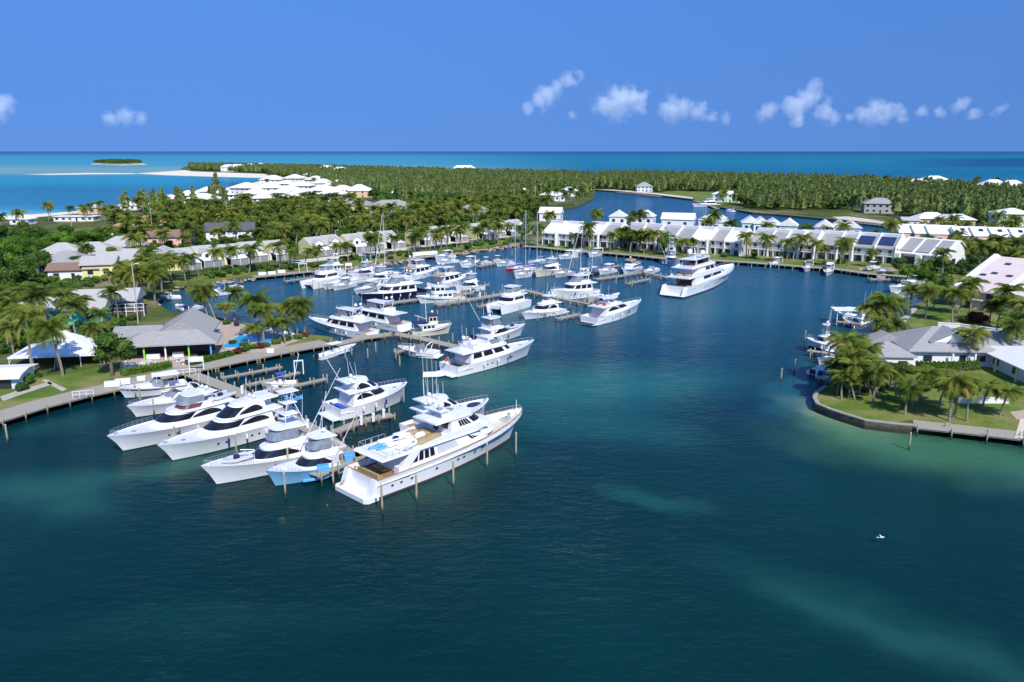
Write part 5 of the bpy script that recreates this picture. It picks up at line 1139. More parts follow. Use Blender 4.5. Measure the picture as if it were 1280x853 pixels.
# white townhouses along the long wharf
def townhouse(roof, skylight=False):
    w, d = 7.6, 11.0
    r = thing('townhouse', 'white townhouse', 'townhouse', (0, 0, 0))
    MB().box(-w / 2, w / 2, 1.0, d, -.5, 5.3).box(-w / 2, w / 2, .9, 1.2, 2.6, 2.9).build('wall', 'wall_white', r)
    prof = [(-.3, 5.25), (d * .62, 9.6), (d + .3, 6.6), (d + .3, 6.35), (d * .62, 9.3), (-.3, 5.0)]
    ro = MB().xprism(prof, -w / 2, w / 2 - .32).build('roof', roof, r); MB().xprism([(d * .52, 8.6), (d * .52, 9.95), (d * .70, 10.0), (d * .70, 8.9)], -w / 2 + .02, w / 2 - .34).build('parapet', 'wall_white', ro)
    MB().xprism([(-.5, -.5), (d + .4, -.5), (d + .4, 7.3), (d * .62, 10.3), (-.5, 5.9)], w / 2 - .3, w / 2).build('party_wall', 'wall_white', r)
    MB().box(-w / 2, w / 2 - .32, -.25, .95, 2.45, 2.7).build('balcony', 'wall_white', r)
    mb = MB(); mb.box(-w / 2, w / 2 - .32, -.25, -.17, 3.5, 3.6)
    for k in range(12): x = -w / 2 + .1 + k * .6; mb.box(x, x + .09, -.25, -.17, 2.7, 3.5)
    mb.build('balcony_rail', 'wall_white', r)
    for x in (-w / 2 + .15, -.2, w / 2 - .75): MB().box(x, x + .35, -.23, .1, -.5, 2.44).build('porch_post', 'wall_white', r)
    for x0, x1 in ((-3.0, -1.0), (.7, 2.4)):
        MB().yprism([(x0, .1), (x1, .1), (x1, 1.5), ((x0 + x1) / 2 + .5, 2.1), ((x0 + x1) / 2 - .5, 2.1), (x0, 1.5)], .9, 1.02).build('arch_shade_panel', 'window_dark', r)  # dark arched panels paint the shade of the open arches
        panel(r, 'window', 'window_dark', x0 + .35, x1 - .35, 1.0, 2.9, 4.5)
    if skylight: MB().xprism([(1.0, 6.35), (4.6, 8.85), (4.6, 8.95), (1.0, 6.45)], -2.9, 2.4).build('solar_panel', 'solar_blue', r)
    return r
tw, tg, ts = townhouse('roof_white'), townhouse('roof_grey'), townhouse('roof_grey', True)
units = [(686, 307, 'w'), (708, 308, 'w'), (738, 309, 'w'), (758, 310.5, 'g'), (786, 311, 'g'), (808, 312.5, 'g'), (833, 314, 'g'), (853, 316, 'g'), (873, 317, 'w'), (893, 318.5, 'g'), (913, 320, 'w'), (947, 320.5, 'g'), (966, 321.5, 'g'), (985, 322.5, 'g'), (1004, 323.5, 'g'), (1032, 325, 'g'), (1051, 326.5, 'g'), (1078, 328, 's'), (1104, 329, 's')]
a_, b_ = G(686, 307, LZ), G(1104, 329, LZ); row_rz = math.atan2((b_ - a_).y, (b_ - a_).x)
used = set(); seen = {'w': 0, 'g': 0, 's': 0}
for i, (x, y, k) in enumerate(units):
    lab = {'w': '%s white-roofed townhouse along the wharf, counted from the sailboat basin', 'g': '%s grey-roofed white townhouse along the wharf, counted from the sailboat basin', 's': '%s townhouse with blue solar roof, beside the small pool'}[k] % nth(seen[k]); seen[k] += 1
    src = {'w': tw, 'g': tg, 's': ts}[k]; loc = G(x, y, LZ) + Vector((-math.sin(row_rz), math.cos(row_rz), 0)) * (0, 1.6, -.8, .9)[(i * 7 // 3) % 4]
    if k not in used: used.add(k); src.location = loc; src.rotation_euler = (0, 0, row_rz - R(17)); tag(src, lab, None, 'white townhouses along the wharf')
    else: dup(src, loc, row_rz - R(17), lab, 'white townhouses along the wharf')
# yellow-ended townhouses along the marina lawn
def lawnhouse():
    w, d = 7.4, 9.0
    r = thing('townhouse', 'townhouse', 'townhouse', (0, 0, 0))
    MB().box(-w / 2, w / 2, 0, d, -.5, 4.2).build('wall', 'wall_white', r)
    for s in (-1, 1): MB().xprism([(-.05, -.5), (d + .02, -.5), (d + .02, 4.3), (d * .55, 6.4), (-.05, 4.3)], min(s * w / 2, s * (w / 2 - .12)) - .02, max(s * w / 2, s * (w / 2 - .12)) + .02).build('end_wall', 'wall_yellow', r)
    MB().xprism([(-.6, 4.0), (d * .55, 6.7), (d + .6, 4.4), (d + .6, 4.2), (d * .55, 6.45), (-.6, 3.8)], -w / 2 + .1, w / 2 - .1).build('roof', 'roof_pale_grey', r)
    g = MB().yprism([(-2.6, 2.4), (1.0, 2.4), (1.0, 4.6), (-.8, 5.9), (-2.6, 4.6)], -1.4, 1.2).build('gable', 'wall_white', r)
    panel(r, 'window', 'window_dark', -1.5, -.3, -1.4, 3.1, 4.3)
    MB().yprism([(-3.0, 4.5), (-.8, 6.1), (1.4, 4.5), (1.4, 4.7), (-.8, 6.35), (-3.0, 4.7)], -1.6, 2.8).build('gable_roof', 'roof_pale_grey', r)
    MB().xprism([(-4.4, 2.3), (0, 3.1), (0, 3.25), (-4.4, 2.45)], -w / 2 + .3, w / 2 - .3).build('porch_roof', 'roof_white', r)
    MB().box(-w / 2 + .4, w / 2 - .4, -4.2, -4.05, .0, 2.3).build('porch_screen', 'slat_grey', r)
    for x in (-w / 2 + .35, 0, w / 2 - .5): MB().box(x, x + .15, -4.36, -4.21, -.5, 2.32).build('porch_post', 'wall_white', r)
    panel(r, 'window', 'window_dark', 1.6, 3.0, 0, 3.4, 3.95); panel(r, 'door', 'window_dark', -2.8, -.4, 0, .1, 2.2)
    return r
lh = lawnhouse(); L0, L1 = G(232, 336, LZ), G(652, 293, LZ); dl = (L1 - L0); lrz = math.atan2(dl.y, dl.x); nL = 20; c = 0
for i in range(nL):
    if i in (5, 11, 15): continue
    p = L0 + dl * (i / (nL - 1)); off_ = Vector((-math.sin(lrz), math.cos(lrz), 0)) * (1.2 if i % 2 else -1.0)
    lab = '%s yellow-ended townhouse on the marina lawn, counted from the pool side' % nth(c)
    if c == 0: lh.location = p + off_; lh.rotation_euler = (0, 0, lrz); tag(lh, lab, None, 'yellow-ended townhouses on the marina lawn')
    else: dup(lh, p + off_, lrz, lab, 'yellow-ended townhouses on the marina lawn')
    c += 1
# small cottages between the townhouses and the lagoon
cots = [(687, 277, 12, 'wall_white'), (772, 282, 9, 'wall_white'), (805, 282, 9, 'wall_white'), (846, 286, 16, 'wall_white'), (884, 287, 9, 'wall_white'), (901, 290, 9, 'wall_white'), (938, 291, 8, 'wall_mint'), (951, 292, 7, 'wall_white'), (967, 294, 8, 'wall_mint'), (984, 295, 8, 'wall_mint'), (1029, 297, 8, 'wall_lilac'), (1049, 297, 7, 'wall_white'), (1064, 298, 8, 'wall_lilac')]
cn = {}
for x, y, w, wl in cots:
    k = cn.get(wl, 0); cn[wl] = k + 1; nm = {'wall_white': 'white-walled', 'wall_mint': 'mint-gabled', 'wall_lilac': 'lilac-gabled'}[wl]
    house('%s %s cottage backing onto the lagoon, counted from the sailboat basin' % (nth(k), nm), (x, y), w, 9, 4.6, 'gable_y' if w < 10 else 'gable', 3.0, wl, 'roof_white', random.uniform(-22, -10), .5, 2, 1, 'cottage', 'cottage', 'cottages backing onto the lagoon', door=False)
# white beach village
vill = [(300, 243, 24), (338, 231, 26), (364, 229, 24), (340, 243, 24), (356, 250, 26), (373, 240, 22), (391, 231, 22), (405, 236, 22), (398, 247, 24), (420, 238, 22), (424, 246, 20), (412, 252, 20), (380, 252, 22), (320, 252, 22), (236, 254, 18), (250, 260, 20), (262, 248, 18), (278, 253, 18), (388, 224, 18), (418, 229, 20), (432, 233, 14), (356, 237, 18), (372, 258, 18), (330, 258, 16), (214, 259, 14)]
for i, (x, y, w) in enumerate(vill):
    house('%s white hip-roofed villa of the beach village, counted from the sand spit inland' % nth(i), (x, y), w, w * .8, 5.6, 'hip', w * .20, 'wall_white', 'roof_shell', random.uniform(-25, 25), 1.2, 4, 2, 'villa', 'villa', 'white villas of the beach village', door=False)
for x, y, w, d, wh, kind, rh, wl, rf, rz, lab, nw, st in [
    (449, 247, 24, 20, 5.5, 'hip', 5.0, 'wall_peach', 'roof_white', 8, 'large single villa with broad white pyramid roof inland of the beach village', 4, 2),
    (498, 250, 13, 10, 5.5, 'hip', 2.6, 'wall_pink', 'roof_white', 0, 'small pink house with white hip roof before the dark woods', 3, 2),
    (490, 272, 26, 16, 6.5, 'hip', 3.4, 'wall_blue_white', 'roof_grey', 12, 'two-storey pale blue house with grey hip roof among palms', 4, 2),
    (444, 266, 18, 14, 4.6, 'hip', 3.6, 'wall_yellow', 'roof_grey', -10, 'yellow house with grey pyramid roof behind palms', 3, 1),
    (416, 281, 46, 8, 3.2, 'flat', 0, 'wall_white', 'roof_white', 2, 'long low flat-roofed white building beyond the palm row', 6, 1),
    (448, 279, 20, 7, 3.0, 'flat', 0, 'wall_white', 'roof_white', 4, 'short flat-roofed white building beside the pale blue house', 3, 1),
    (288, 302, 20, 11, 4.6, 'gable', 3.2, 'wall_white', 'roof_dark', 14, 'white building with dark solar-panelled roof above the yellow townhouses', 4, 2),
    (588, 273, 20, 14, 3.6, 'hip', 3.8, 'wall_grey', 'roof_grey', -10, 'grey-roofed house half hidden by trees beside an orange shrub', 3, 1),
    (690, 252, 20, 12, 4.5, 'hip', 3.0, 'wall_white', 'roof_white', -5, 'white lagoon cottage with long veranda near bare masts', 5, 1),
    (660, 248, 16, 12, 5, 'hip', 3.2, 'wall_white', 'roof_white', 10, 'white hip-roofed cottage in palms west of the lagoon', 3, 1),
    (712, 246, 14, 12, 5, 'hip', 3.0, 'wall_white', 'roof_white', 0, 'white hip-roofed cottage at the lagoon edge under palms', 3, 1),
    (648, 240, 14, 10, 5, 'hip', 2.5, 'wall_white', 'roof_grey', 0, 'small grey-roofed cottage behind the western lagoon palms', 2, 1),
    (806, 240, 15, 12, 5.0, 'hip', 4.0, 'wall_blue_white', 'roof_grey', 0, 'house with blue-grey pyramid roof on the far lagoon bank', 4, 2),
    (908, 253, 21, 11, 6.0, 'hip', 2.4, 'wall_mint', 'roof_white', -12, 'long white-roofed two-storey house at the lagoon channel mouth', 4, 2),
    (1100, 267, 19, 14, 6.0, 'hip', 3.4, 'wall_grey', 'roof_grey', -16, 'grey two-storey house with hip roof in a sandy clearing', 5, 2),
    (1172, 236, 30, 20, 8, 'hip', 5, 'wall_peach', 'roof_white', 0, 'white-roofed house rising above the woods near the far shore', 4, 2),
    (1150, 238, 24, 16, 7, 'hip', 4, 'wall_peach', 'roof_pinkish', 0, 'pinkish-roofed house peeping over the woods near the far shore', 3, 2),
    (1268, 287, 16, 14, 7.6, 'hip', 2.6, 'wall_mint', 'roof_white', -12, 'pale mint two-storey house with white roof at the wood edge', 3, 2),
    (1166, 284, 16, 10, 4.2, 'hip', 3.0, 'wall_peach', 'roof_white', -8, 'peach house with white roof smothered by palms', 2, 1),
    (1184, 285, 12, 10, 4.2, 'hip', 2.4, 'wall_peach', 'roof_pale_grey', -8, 'peach cottage with pale grey roof next to the palm-smothered house', 2, 1),
    (1200, 286, 14, 10, 4.4, 'hip', 2.6, 'wall_peach', 'roof_white', -8, 'peach cottage with pale roof closest to the mint house', 2, 1),
    (1138, 286, 8, 6, 4.0, 'gable', 1.6, 'wall_white', 'roof_pale_grey', -8, 'small white shed by the channel sand', 2, 1),
    (92, 277, 22, 9, 2.6, 'flat', 0, 'wall_white', 'roof_white', 2, 'long flat white building near the beach palms', 6, 1),
    (24, 281, 10, 8, 2.8, 'hip', 2.0, 'wall_white', 'roof_white', 0, 'small white beach house behind bright green trees', 2, 1),
    (160, 263, 12, 9, 3.2, 'hip', 2.2, 'wall_white', 'roof_white', 0, 'white beach house between casuarinas on the shore', 2, 1),
    (110, 268, 12, 9, 4, 'hip', 2.0, 'wall_peach', 'roof_white', 0, 'pale beach house hidden under the shore trees', 2, 1),
    (150, 299, 15, 11, 3.4, 'hip', 3.2, 'wall_white', 'roof_orange', 8, 'orange-roofed house nearest the bright green trees', 3, 1),
    (182, 287, 15, 11, 3.4, 'hip', 3.2, 'wall_white', 'roof_orange', 4, 'orange-roofed house in the middle of its group', 3, 1),
    (206, 287, 14, 11, 3.4, 'hip', 3.2, 'wall_mint', 'roof_orange', 4, 'orange-roofed house beside the tall utility pole', 3, 1),
    (212, 309, 17, 10, 4.0, 'gable', 2.6, 'wall_pink', 'roof_brown', 10, 'pale pink house with brown gable roof by the utility pole', 3, 1),
    (292, 268, 13, 10, 3.4, 'hip', 3, 'wall_white', 'roof_orange', 4, 'orange-brown roofed house below the beach village', 2, 1),
    (318, 272, 13, 10, 3.4, 'hip', 3, 'wall_white', 'roof_brown', 4, 'brown-roofed house below the beach village', 2, 1),
    (78, 342, 15, 12, 3.2, 'hip', 3.4, 'wall_white', 'roof_grey', 12, 'dark grey hip-roofed house under the bright green trees', 3, 1),
    (74, 330, 14, 11, 3.6, 'hip', 3.2, 'wall_white', 'roof_pale_grey', 12, 'pale grey roofed house just behind the dark grey hip roof', 2, 1),
    (114, 331, 17, 13, 3.6, 'hip', 3.6, 'wall_blue_white', 'roof_pale_grey', 14, 'white house with broad pale hip roof behind the short palm', 3, 1),
    (150, 320, 16, 12, 3.4, 'hip', 3.4, 'wall_white', 'roof_pale_grey', 14, 'white house with pale roof nearest the orange-roofed houses', 3, 1),
    (92, 350, 14, 8, 3.0, 'gable', 1.8, 'wall_white', 'roof_brown', 14, 'low white house with brown gable roof', 3, 1),
    (124, 349, 9, 10, 4.4, 'gable', 2.2, 'wall_yellow', 'roof_pale_grey', 16, 'yellow house with grey roof beside the brown-roofed low house', 2, 1),
    (152, 344, 13, 10, 4.6, 'gable', 2.4, 'wall_yellow', 'roof_pale_grey', 20, 'yellow house with grey gable behind the basin palms', 3, 1),
    (182, 341, 12, 10, 4.8, 'gable', 2.6, 'wall_yellow', 'roof_pale_grey', 22, 'yellow house with grey gable at the inner basin head', 3, 1),
    (206, 339, 10, 10, 4.8, 'gable_y', 2.6, 'wall_yellow', 'roof_pale_grey', 22, 'yellow house with front gable next to the townhouse row', 2, 1)]:
    house(lab, (x, y), w, d, wh, kind, rh, wl, rf, rz, .7, nw, st, 'house' if 'building' not in lab else 'building', 'house' if 'building' not in lab else 'building', door=nw > 2)
# far peninsula houses
for i, (x, y, w) in enumerate([(287, 214.5, 34), (297, 214, 30), (312, 212.5, 20), (325, 211.5, 18), (408, 216, 26), (425, 219, 26), (580, 216, 40), (1245, 243, 22), (1268, 244, 22)]):
    house(['white house by the sand spit', 'second white house by the sand spit, set farther inland', 'small white roof in the sand spit trees', 'small white roof at the wooded end of the spit', 'white roof in woods behind the beach village', 'lone white roof in woods farther from the beach', 'long white building on the far shore beyond the woods', 'white-roofed house in far palms', 'white-roofed house in far palms by the frame edge'][i], (x, y), w, 14, 8, 'hip', 5, 'wall_white', 'roof_white', 0, 1, 4, 2, door=False)
# pink terrace behind the grey-roofed house
def pinkrow(x, y, w, lab, rz, skyl):
    r = house(lab, (x, y), w, 11, 5.2, 'gable', 3.2, 'wall_pink', 'roof_white', rz, .35, 4, 1, 'townhouse', 'townhouse', 'pink townhouses behind the palms', sidewin=False)
    MB().xprism([(-.6, -.4), (11.6, -.4), (11.6, 5.4), (5.5, 9.1), (-.6, 5.4)], w / 2 + .36, w / 2 + .7).build('party_wall', 'wall_pink', r)
    if skyl:
        for k in (-.22, .12): MB().xprism([(2.6, 7.0), (3.9, 7.75), (3.9, 7.95), (2.6, 7.2)], k * w - .8, k * w + .8).build('skylight', 'window_dark', r)
for i, (x, y, w, s) in enumerate([(1140, 307, 11, 0), (1158, 308, 10, 0), (1178, 309, 11, 0), (1213, 311, 12, 1), (1236, 312, 12, 1), (1260, 313, 12, 1), (1286, 314, 12, 1)]):
    pinkrow(x, y, w, ('%s pink townhouse with plain white roof, counted from the channel' if not s else '%s pink townhouse with skylights in its white roof, counted from the channel') % nth(i if not s else i - 3), -8, s)
# white house with two grey roof bays
r = thing('house', 'white house with grey bays set in its sloping white roof', 'house', G(1150, 333, LZ), R(-50))
MB().box(-8.5, 8.5, 0, 16, -.6, 4.4).build('wall', 'wall_white', r); ro = MB().xprism([(-1.2, 4.2), (9, 9.0), (17, 5.0), (17, 4.7), (9, 8.7), (-1.2, 3.9)], -9, 9).build('roof', 'roof_white', r)
MB().xprism([(0, 4.3), (16, 4.3), (9, 8.6)], 8.2, 8.48).build('gable_wall', 'wall_white', r)
for x0, x1 in ((-7.4, -3.0), (-1.8, 2.6), (3.6, 7.4)):
    MB().xprism([(-.4, 4.7), (7.6, 8.45), (7.6, 8.75), (-.4, 5.0)], x0, x1).build('roof_bay', 'roof_grey', ro)
MB().yprism([(-8.2, -.5), (-6.4, -.5), (-6.4, 4.0), (-8.2, 4.0)], -2.4, -1.0).build('porch_pier', 'wall_white', r); MB().yprism([(-1, -.5), (.8, -.5), (.8, 4.0), (-1, 4.0)], -2.4, -1.0).build('porch_pier', 'wall_white', r)
panel(r, 'window', 'window_dark', -6, -2, 0, .4, 3.0); panel(r, 'window', 'window_dark', 3, 7, 0, .6, 2.8); side_panel(r, 'window', 'window_dark', 8.5, 4, 7, 1, 3, 1)
# the large pink building
r = thing('building', 'large pink building with broad pale roof and small skylights', 'building', (112.5, 200, LZ), math.atan2(-.75, .66))
MB().box(.4, 32, .8, 40, -.6, 5.2).build('wall', 'wall_pink', r); ro = MB().xprism([(-.6, 5.0), (27, 10.8), (42, 6.0), (42, 5.6), (27, 10.4), (-.6, 4.6)], 0, 33).build('roof', 'roof_pinkish', r)
for x in (0, 11, 22): MB().xprism([(-1.0, 4.5), (27, 10.9), (42.2, 6.1), (42.2, 6.6), (27, 11.4), (-1.0, 5.3)], x - .45, x + .45).build('roof_rib', 'roof_white', ro)
for x, y in ((2.6, 11), (4.6, 13), (8.4, 12), (14, 10), (16, 12), (19.6, 11), (5, 21), (15.5, 21), (25, 11), (28, 13)):
    z0 = 5.0 + (y + .6) * .2101; MB().xprism([(y - .6, z0 - .14), (y + .6, z0 + .11), (y + .6, z0 + .34), (y - .6, z0 + .09)], x - .7, x + .7).build('skylight', 'window_dark', ro)
for x in (3, 8, 14, 19, 25, 30): panel(r, 'window', 'window_dark', x - .8, x + .8, .8, 3.0, 4.3)
for x in (5.5, 16.5): MB().box(x - 1.4, x + 1.4, -.3, .74, 2.5, 2.8).build('balcony', 'wall_white', r)
for x in (3, 10, 16, 24): MB().yprism([(x - .9, .1), (x + .9, .1), (x + .9, 1.6), (x, 2.2), (x - .9, 1.6)], .74, .82).build('arch_shade_panel', 'window_dark', r)  # shade of the arcade openings painted as dark panels on the wall
# grey-roofed house and its neighbours on the point
r = thing('house', 'white house with wide grey hip roof and white front gable', 'house', G(1190, 458.5, LZ), R(-3))
MB().box(-7.6, 7.2, 0, 10, -.4, 2.9).box(6.5, 17, 5, 13, -.4, 2.85).box(-12, -7.7, 8.0, 17, -.4, 2.8).build('wall', 'wall_white', r)
ro = roof_mesh('hip', -7.6, 7.2, 0, 12, 2.9, 3.3, .9).build('roof', 'roof_grey', r); roof_mesh('hip', 7.4, 17, 5, 13, 2.75, 2.0, .6).build('roof', 'roof_grey', r); roof_mesh('gable_y', -12, -6, 7.6, 17, 2.7, 1.6, .5).build('roof', 'roof_grey', r)
MB().yprism([(-3.4, 4.25), (4.4, 4.25), (.5, 6.0)], 1.4, 6).build('gable', 'wall_white', ro); MB().yprism([(-4.0, 4.25), (.5, 6.3), (5.0, 4.25), (5.0, 4.45), (.5, 6.55), (-4.0, 4.45)], 1.0, 6.2).build('gable_roof', 'roof_grey', ro)
panel(r, 'door', 'window_dark', 1.1, 2.2, 0, .0, 2.2); panel(r, 'window', 'window_dark', -5.4, -3.8, 0, 1.0, 2.1); panel(r, 'window', 'window_dark', 4.2, 5.8, 0, 1.0, 2.1); panel(r, 'window', 'window_dark', 10, 11.6, 5, 1.0, 2.0)
for x in (-.6, 3.4): MB().yprism([(x - .15, .0), (x + .15, .0), (x + .15, 2.7), (x - .15, 2.7)], -1.2, -.9).build('porch_post', 'wall_white', r)
house('small white house with grey pyramid roof beside the palm clump', (1114, 464.5), 7.4, 7.0, 2.7, 'hip', 2.0, 'wall_white', 'roof_grey', -4, .5, 2, 1, 'house', 'house', door=False)
r = thing('house', 'white flat-hipped roof house at the edge of the point lawn', 'house', (97, 122, LZ), R(-2))
MB().box(-9.4, 10, 1, 23, -.4, 2.7).build('wall', 'wall_white', r); roof_mesh('hip', -10.4, 11, 0, 24, 2.7, 2.6, .5).build('roof', 'roof_white', r)
for y in (5, 11, 17): side_panel(r, 'window', 'window_dark', -9.4, y, y + 1.8, .8, 2.2, -1)
for y in (3, 9.5, 16, 22): MB().box(-10.6, -10.3, y, y + .3, -.4, 2.68).build('porch_post', 'wall_yellow', r)
t = thing('patio_wall', 'low white patio wall behind the golden-frond palms', 'wall', G(1196, 505, LZ)); MB().box(0, 8.2, 0, .25, -.2, .9).build('wall', 'wall_white', t); MB().box(-.05, 8.25, -.05, .3, .9, 1.0).build('capping', 'wall_white', t)
u = thing('parasol', 'navy parasol open behind the grey-roofed house wing', 'parasol', G(1242, 447, LZ)); MB().tube([(0, 0, 0), (0, 0, 2.6)], .05, 6).build('pole', 'white_metal', u); MB().lathe([(1.9, 2.0), (1.95, 2.05), (1.0, 2.5), (.05, 2.8)], n=8).build('canopy', 'navy_canvas', u)
# restaurant pavilion: two hipped roofs meeting, open sides on posts
r = thing('restaurant_pavilion', 'open-sided restaurant pavilion with weathered grey hipped roofs by the quay', 'restaurant', G(212, 449, LZ), R(12))
roof_mesh('hip', -8.2, 8.6, -1, 6.0, 2.9, 1.9, .5, .22).build('roof', 'roof_weathered', r)
roof_mesh('gable_y', -3.4, 6.6, 4.6, 18, 3.1, 3.2, .5, .22).build('roof', 'roof_weathered', r); roof_mesh('gable', -12.5, -3.8, 10.0, 18.5, 2.5, 1.2, .3, .2).build('roof', 'roof_grey', r)
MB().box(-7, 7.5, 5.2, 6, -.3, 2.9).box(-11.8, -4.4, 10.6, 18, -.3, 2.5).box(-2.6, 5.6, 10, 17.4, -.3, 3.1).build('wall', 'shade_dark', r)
for x, m in ((-7.8, 'wall_white'), (-4.4, 'lime_paint'), (-.6, 'wall_white'), (3.6, 'lime_paint'), (7.6, 'blue_plastic')): MB().box(x, x + .28, -.8, -.52, -.3, 2.92).build('post', m, r)
MB().box(-4.2, -1.8, .3, 1.1, -.3, 1.0).build('bar_counter', 'wall_white', r); MB().box(.4, 2.4, .8, 1.6, -.3, 1.0).build('bar_counter', 'wall_white', r)
house('long turquoise building with grey roof behind the marquee palms', (52, 408), 26, 9, 3.4, 'gable', 2.4, 'wall_turquoise', 'roof_pale_grey', 12, .8, 5, 1, 'building', 'building', door=True)
house('grey-roofed workshop joining the turquoise building', (128, 394), 15, 9, 3.2, 'gable', 2.4, 'wall_grey', 'roof_pale_grey', 12, .8, 3, 1, 'building', 'building', door=True)
t = thing('pergola', 'white timber pergola frame beside the grey-roofed workshop', 'pergola', G(158, 396, LZ), R(12))
for k in range(5): MB().box(-4 + k * 2, -3.85 + k * 2, -.1, .1, -.2, 3.0).build('post', 'white_metal', t)
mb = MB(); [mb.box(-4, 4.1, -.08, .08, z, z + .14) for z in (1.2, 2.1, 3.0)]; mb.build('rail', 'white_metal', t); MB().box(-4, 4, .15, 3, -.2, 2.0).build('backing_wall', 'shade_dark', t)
r = thing('boat_shed', 'small building with curved pale blue canopy at the quay lawn edge', 'shed', G(4, 487, LZ), R(8)); MB().box(-5, 2.6, 0, 6, -.3, 2.4).build('wall', 'wall_blue_white', r)
MB().xprism([(-1.0, 2.1), (0, 2.55), (3, 3.0), (6.6, 2.6), (6.6, 2.45), (3, 2.85), (0, 2.4), (-1.0, 1.95)], -5.4, 3.2).build('canopy', 'roof_white', r); panel(r, 'door', 'window_dark', -.6, 1.4, 0, 0, 2.0); panel(r, 'window', 'window_dark', -3.4, -1.6, 0, .9, 1.9)
# marquee
t = thing('marquee_tent', 'white peaked marquee tent on poles on the quay lawn', 'tent', G(72, 460, LZ), R(10))
w, d = 8.2, 5.4; vs = []; fs = []; n = 14
for j in range(n + 1):
    for i in range(n + 1):
        x, y = -1 + 2 * i / n, -1 + 2 * j / n; q = max(abs(x), abs(y)); z = 2.3 + 3.6 * (1 - q) ** 1.5 + .06 * math.sin(i * 2.4) * q
        vs.append((x * w, y * d + d, z))
for j in range(n):
    for i in range(n): fs.append((j * (n + 1) + i, j * (n + 1) + i + 1, (j + 1) * (n + 1) + i + 1, (j + 1) * (n + 1) + i))
MB().add(vs, fs).build('canopy', 'white_canvas', t)
mb = MB()
for sg in (1, -1): mb.box(-w, w, d + sg * d - .03, d + sg * d + .03, 2.0, 2.29); mb.box(sg * w - .03, sg * w + .03, .05, 2 * d - .05, 2.0, 2.29)
mb.build('valance', 'white_canvas', t)
for x in (-1, -.5, 0, .5, 1):
    for y in (0, 1): MB().tube([(x * w * .98, y * 2 * d * .98 + .1, -.1), (x * w * .98, y * 2 * d * .98 + .1, 2.3)], .06, 6).build('pole', 'white_metal', t)
for x in (-.9, 0, .9): MB().tube([(x * w, .05, 2.3), (x * w * 1.1, -1.8, 0)], .03, 5).build('guy_rope', 'white_metal', t)
# ------------------------------------------------------------------ small things along the quay
def frame_sign(px, label, w=2.6, h=2.6, rz=0, board=True, z=1.3):
    t = thing('gate_frame', label, 'frame', G(px[0], px[1], z), rz); mb = MB()
    for x in (-w / 2, w / 2): MB().box(x - .09, x + .09, -.09, .09, 0, h).build('post', 'white_metal', t)
    MB().box(-w / 2 - .09, w / 2 + .09, -.085, .085, h - .9 if board else h - .2, h + (0.02)).build('board', 'white_metal', t)
frame_sign((246, 463), 'white entrance frame with board at the head of the main pier', 2.4, 2.5, .3)
frame_sign((374, 468), 'white post frame standing at the finger dock end', 1.5, 2.6, .3, False, 1.1)
frame_sign((379, 341), 'white hoist frame on the short far quay', 2.6, 3.0, .5, False)
frame_sign((436, 338), 'white sign board on the shore before the far motor yachts', 2.0, 2.4, .3, True)
def box_at(px, label, name='dock_box', mat='gelcoat', s=(1.5, .7, .75), z=1.36, cat='dock box', rz=.3, group='dock boxes'):
    t = thing(name, label, cat, G(px[0], px[1], z), rz, group); a, b, c = s
    MB().box(-a / 2, a / 2, -b / 2, b / 2, 0, c * .8).build('body', mat, t); MB().xprism([(-b / 2 - .04, c * .8), (b / 2 + .04, c * .8), (b / 2, c), (-b / 2, c * .92)], -a / 2 - .03, a / 2 + .03).build('lid', mat, t)
for i, (x, y, lab) in enumerate([(141, 483, 'white dock box on the quay below the marquee'), (154, 480, 'second white dock box, next toward the restaurant'), (177, 476, 'low cream dock box before the restaurant hedge'), (195, 472, 'white dock box nearest the main pier head'), (338, 441, 'white dock box on the quay past the pool hedge')]): box_at((x, y), lab, s=(2.4, .9, .9) if i < 2 else (1.3, .7, .8))
for i, (x, y) in enumerate([(519, 320), (524, 319.5), (530, 319), (537, 318.5), (543, 318)]): box_at((x, y), '%s white dock box on the rocky shore landing, from the pool side' % nth(i), s=(2.2, 1.0, 1.3))
for i, (x, y) in enumerate([(352, 341), (328, 344), (340, 343)]): box_at((x, y), '%s white dock box on the quay with the hoist frame' % nth(i), s=(2.4, 1.0, .9))
box_at((437, 575), 'blue plastic box with dark outboard on the pier head', mat='blue_plastic', s=(1.3, .8, .9), z=1.27); box_at((417, 581), 'grey steel power cabinet on the pier head', 'power_cabinet', 'gelcoat_grey', (1.3, .9, 1.5), 1.27, 'cabinet'); box_at((404, 588), 'light blue box beside dark tyres on the pier head', mat='blue_plastic', s=(1.4, .9, .7), z=1.27)
for i, (x, y, lab) in enumerate([(303, 492, 'white power pedestal where finger piers leave the main pier'), (467, 527, 'white power pedestal on the finger pier by the navy bow'), (480, 522, 'second white pedestal farther along the same finger pier'), (452, 531, 'white pedestal at the root of the sportfisher finger pier'), (330, 505, 'white power pedestal amid the main pier'), (385, 535, 'white power pedestal near the tower boat stern'), (588, 366, 'white pedestal where the far piers meet'), (600, 371, 'white pedestal on the catamaran pier')]):
    t = thing('power_pedestal', lab, 'pedestal', G(x, y, 1.2), 0, 'power pedestals'); MB().box(-.18, .18, -.18, .18, 0, 1.1).build('body', 'white_metal', t); MB().lathe([(.26, 1.1), (.22, 1.3), (.05, 1.38)], n=8).build('cap', 'white_metal', t)
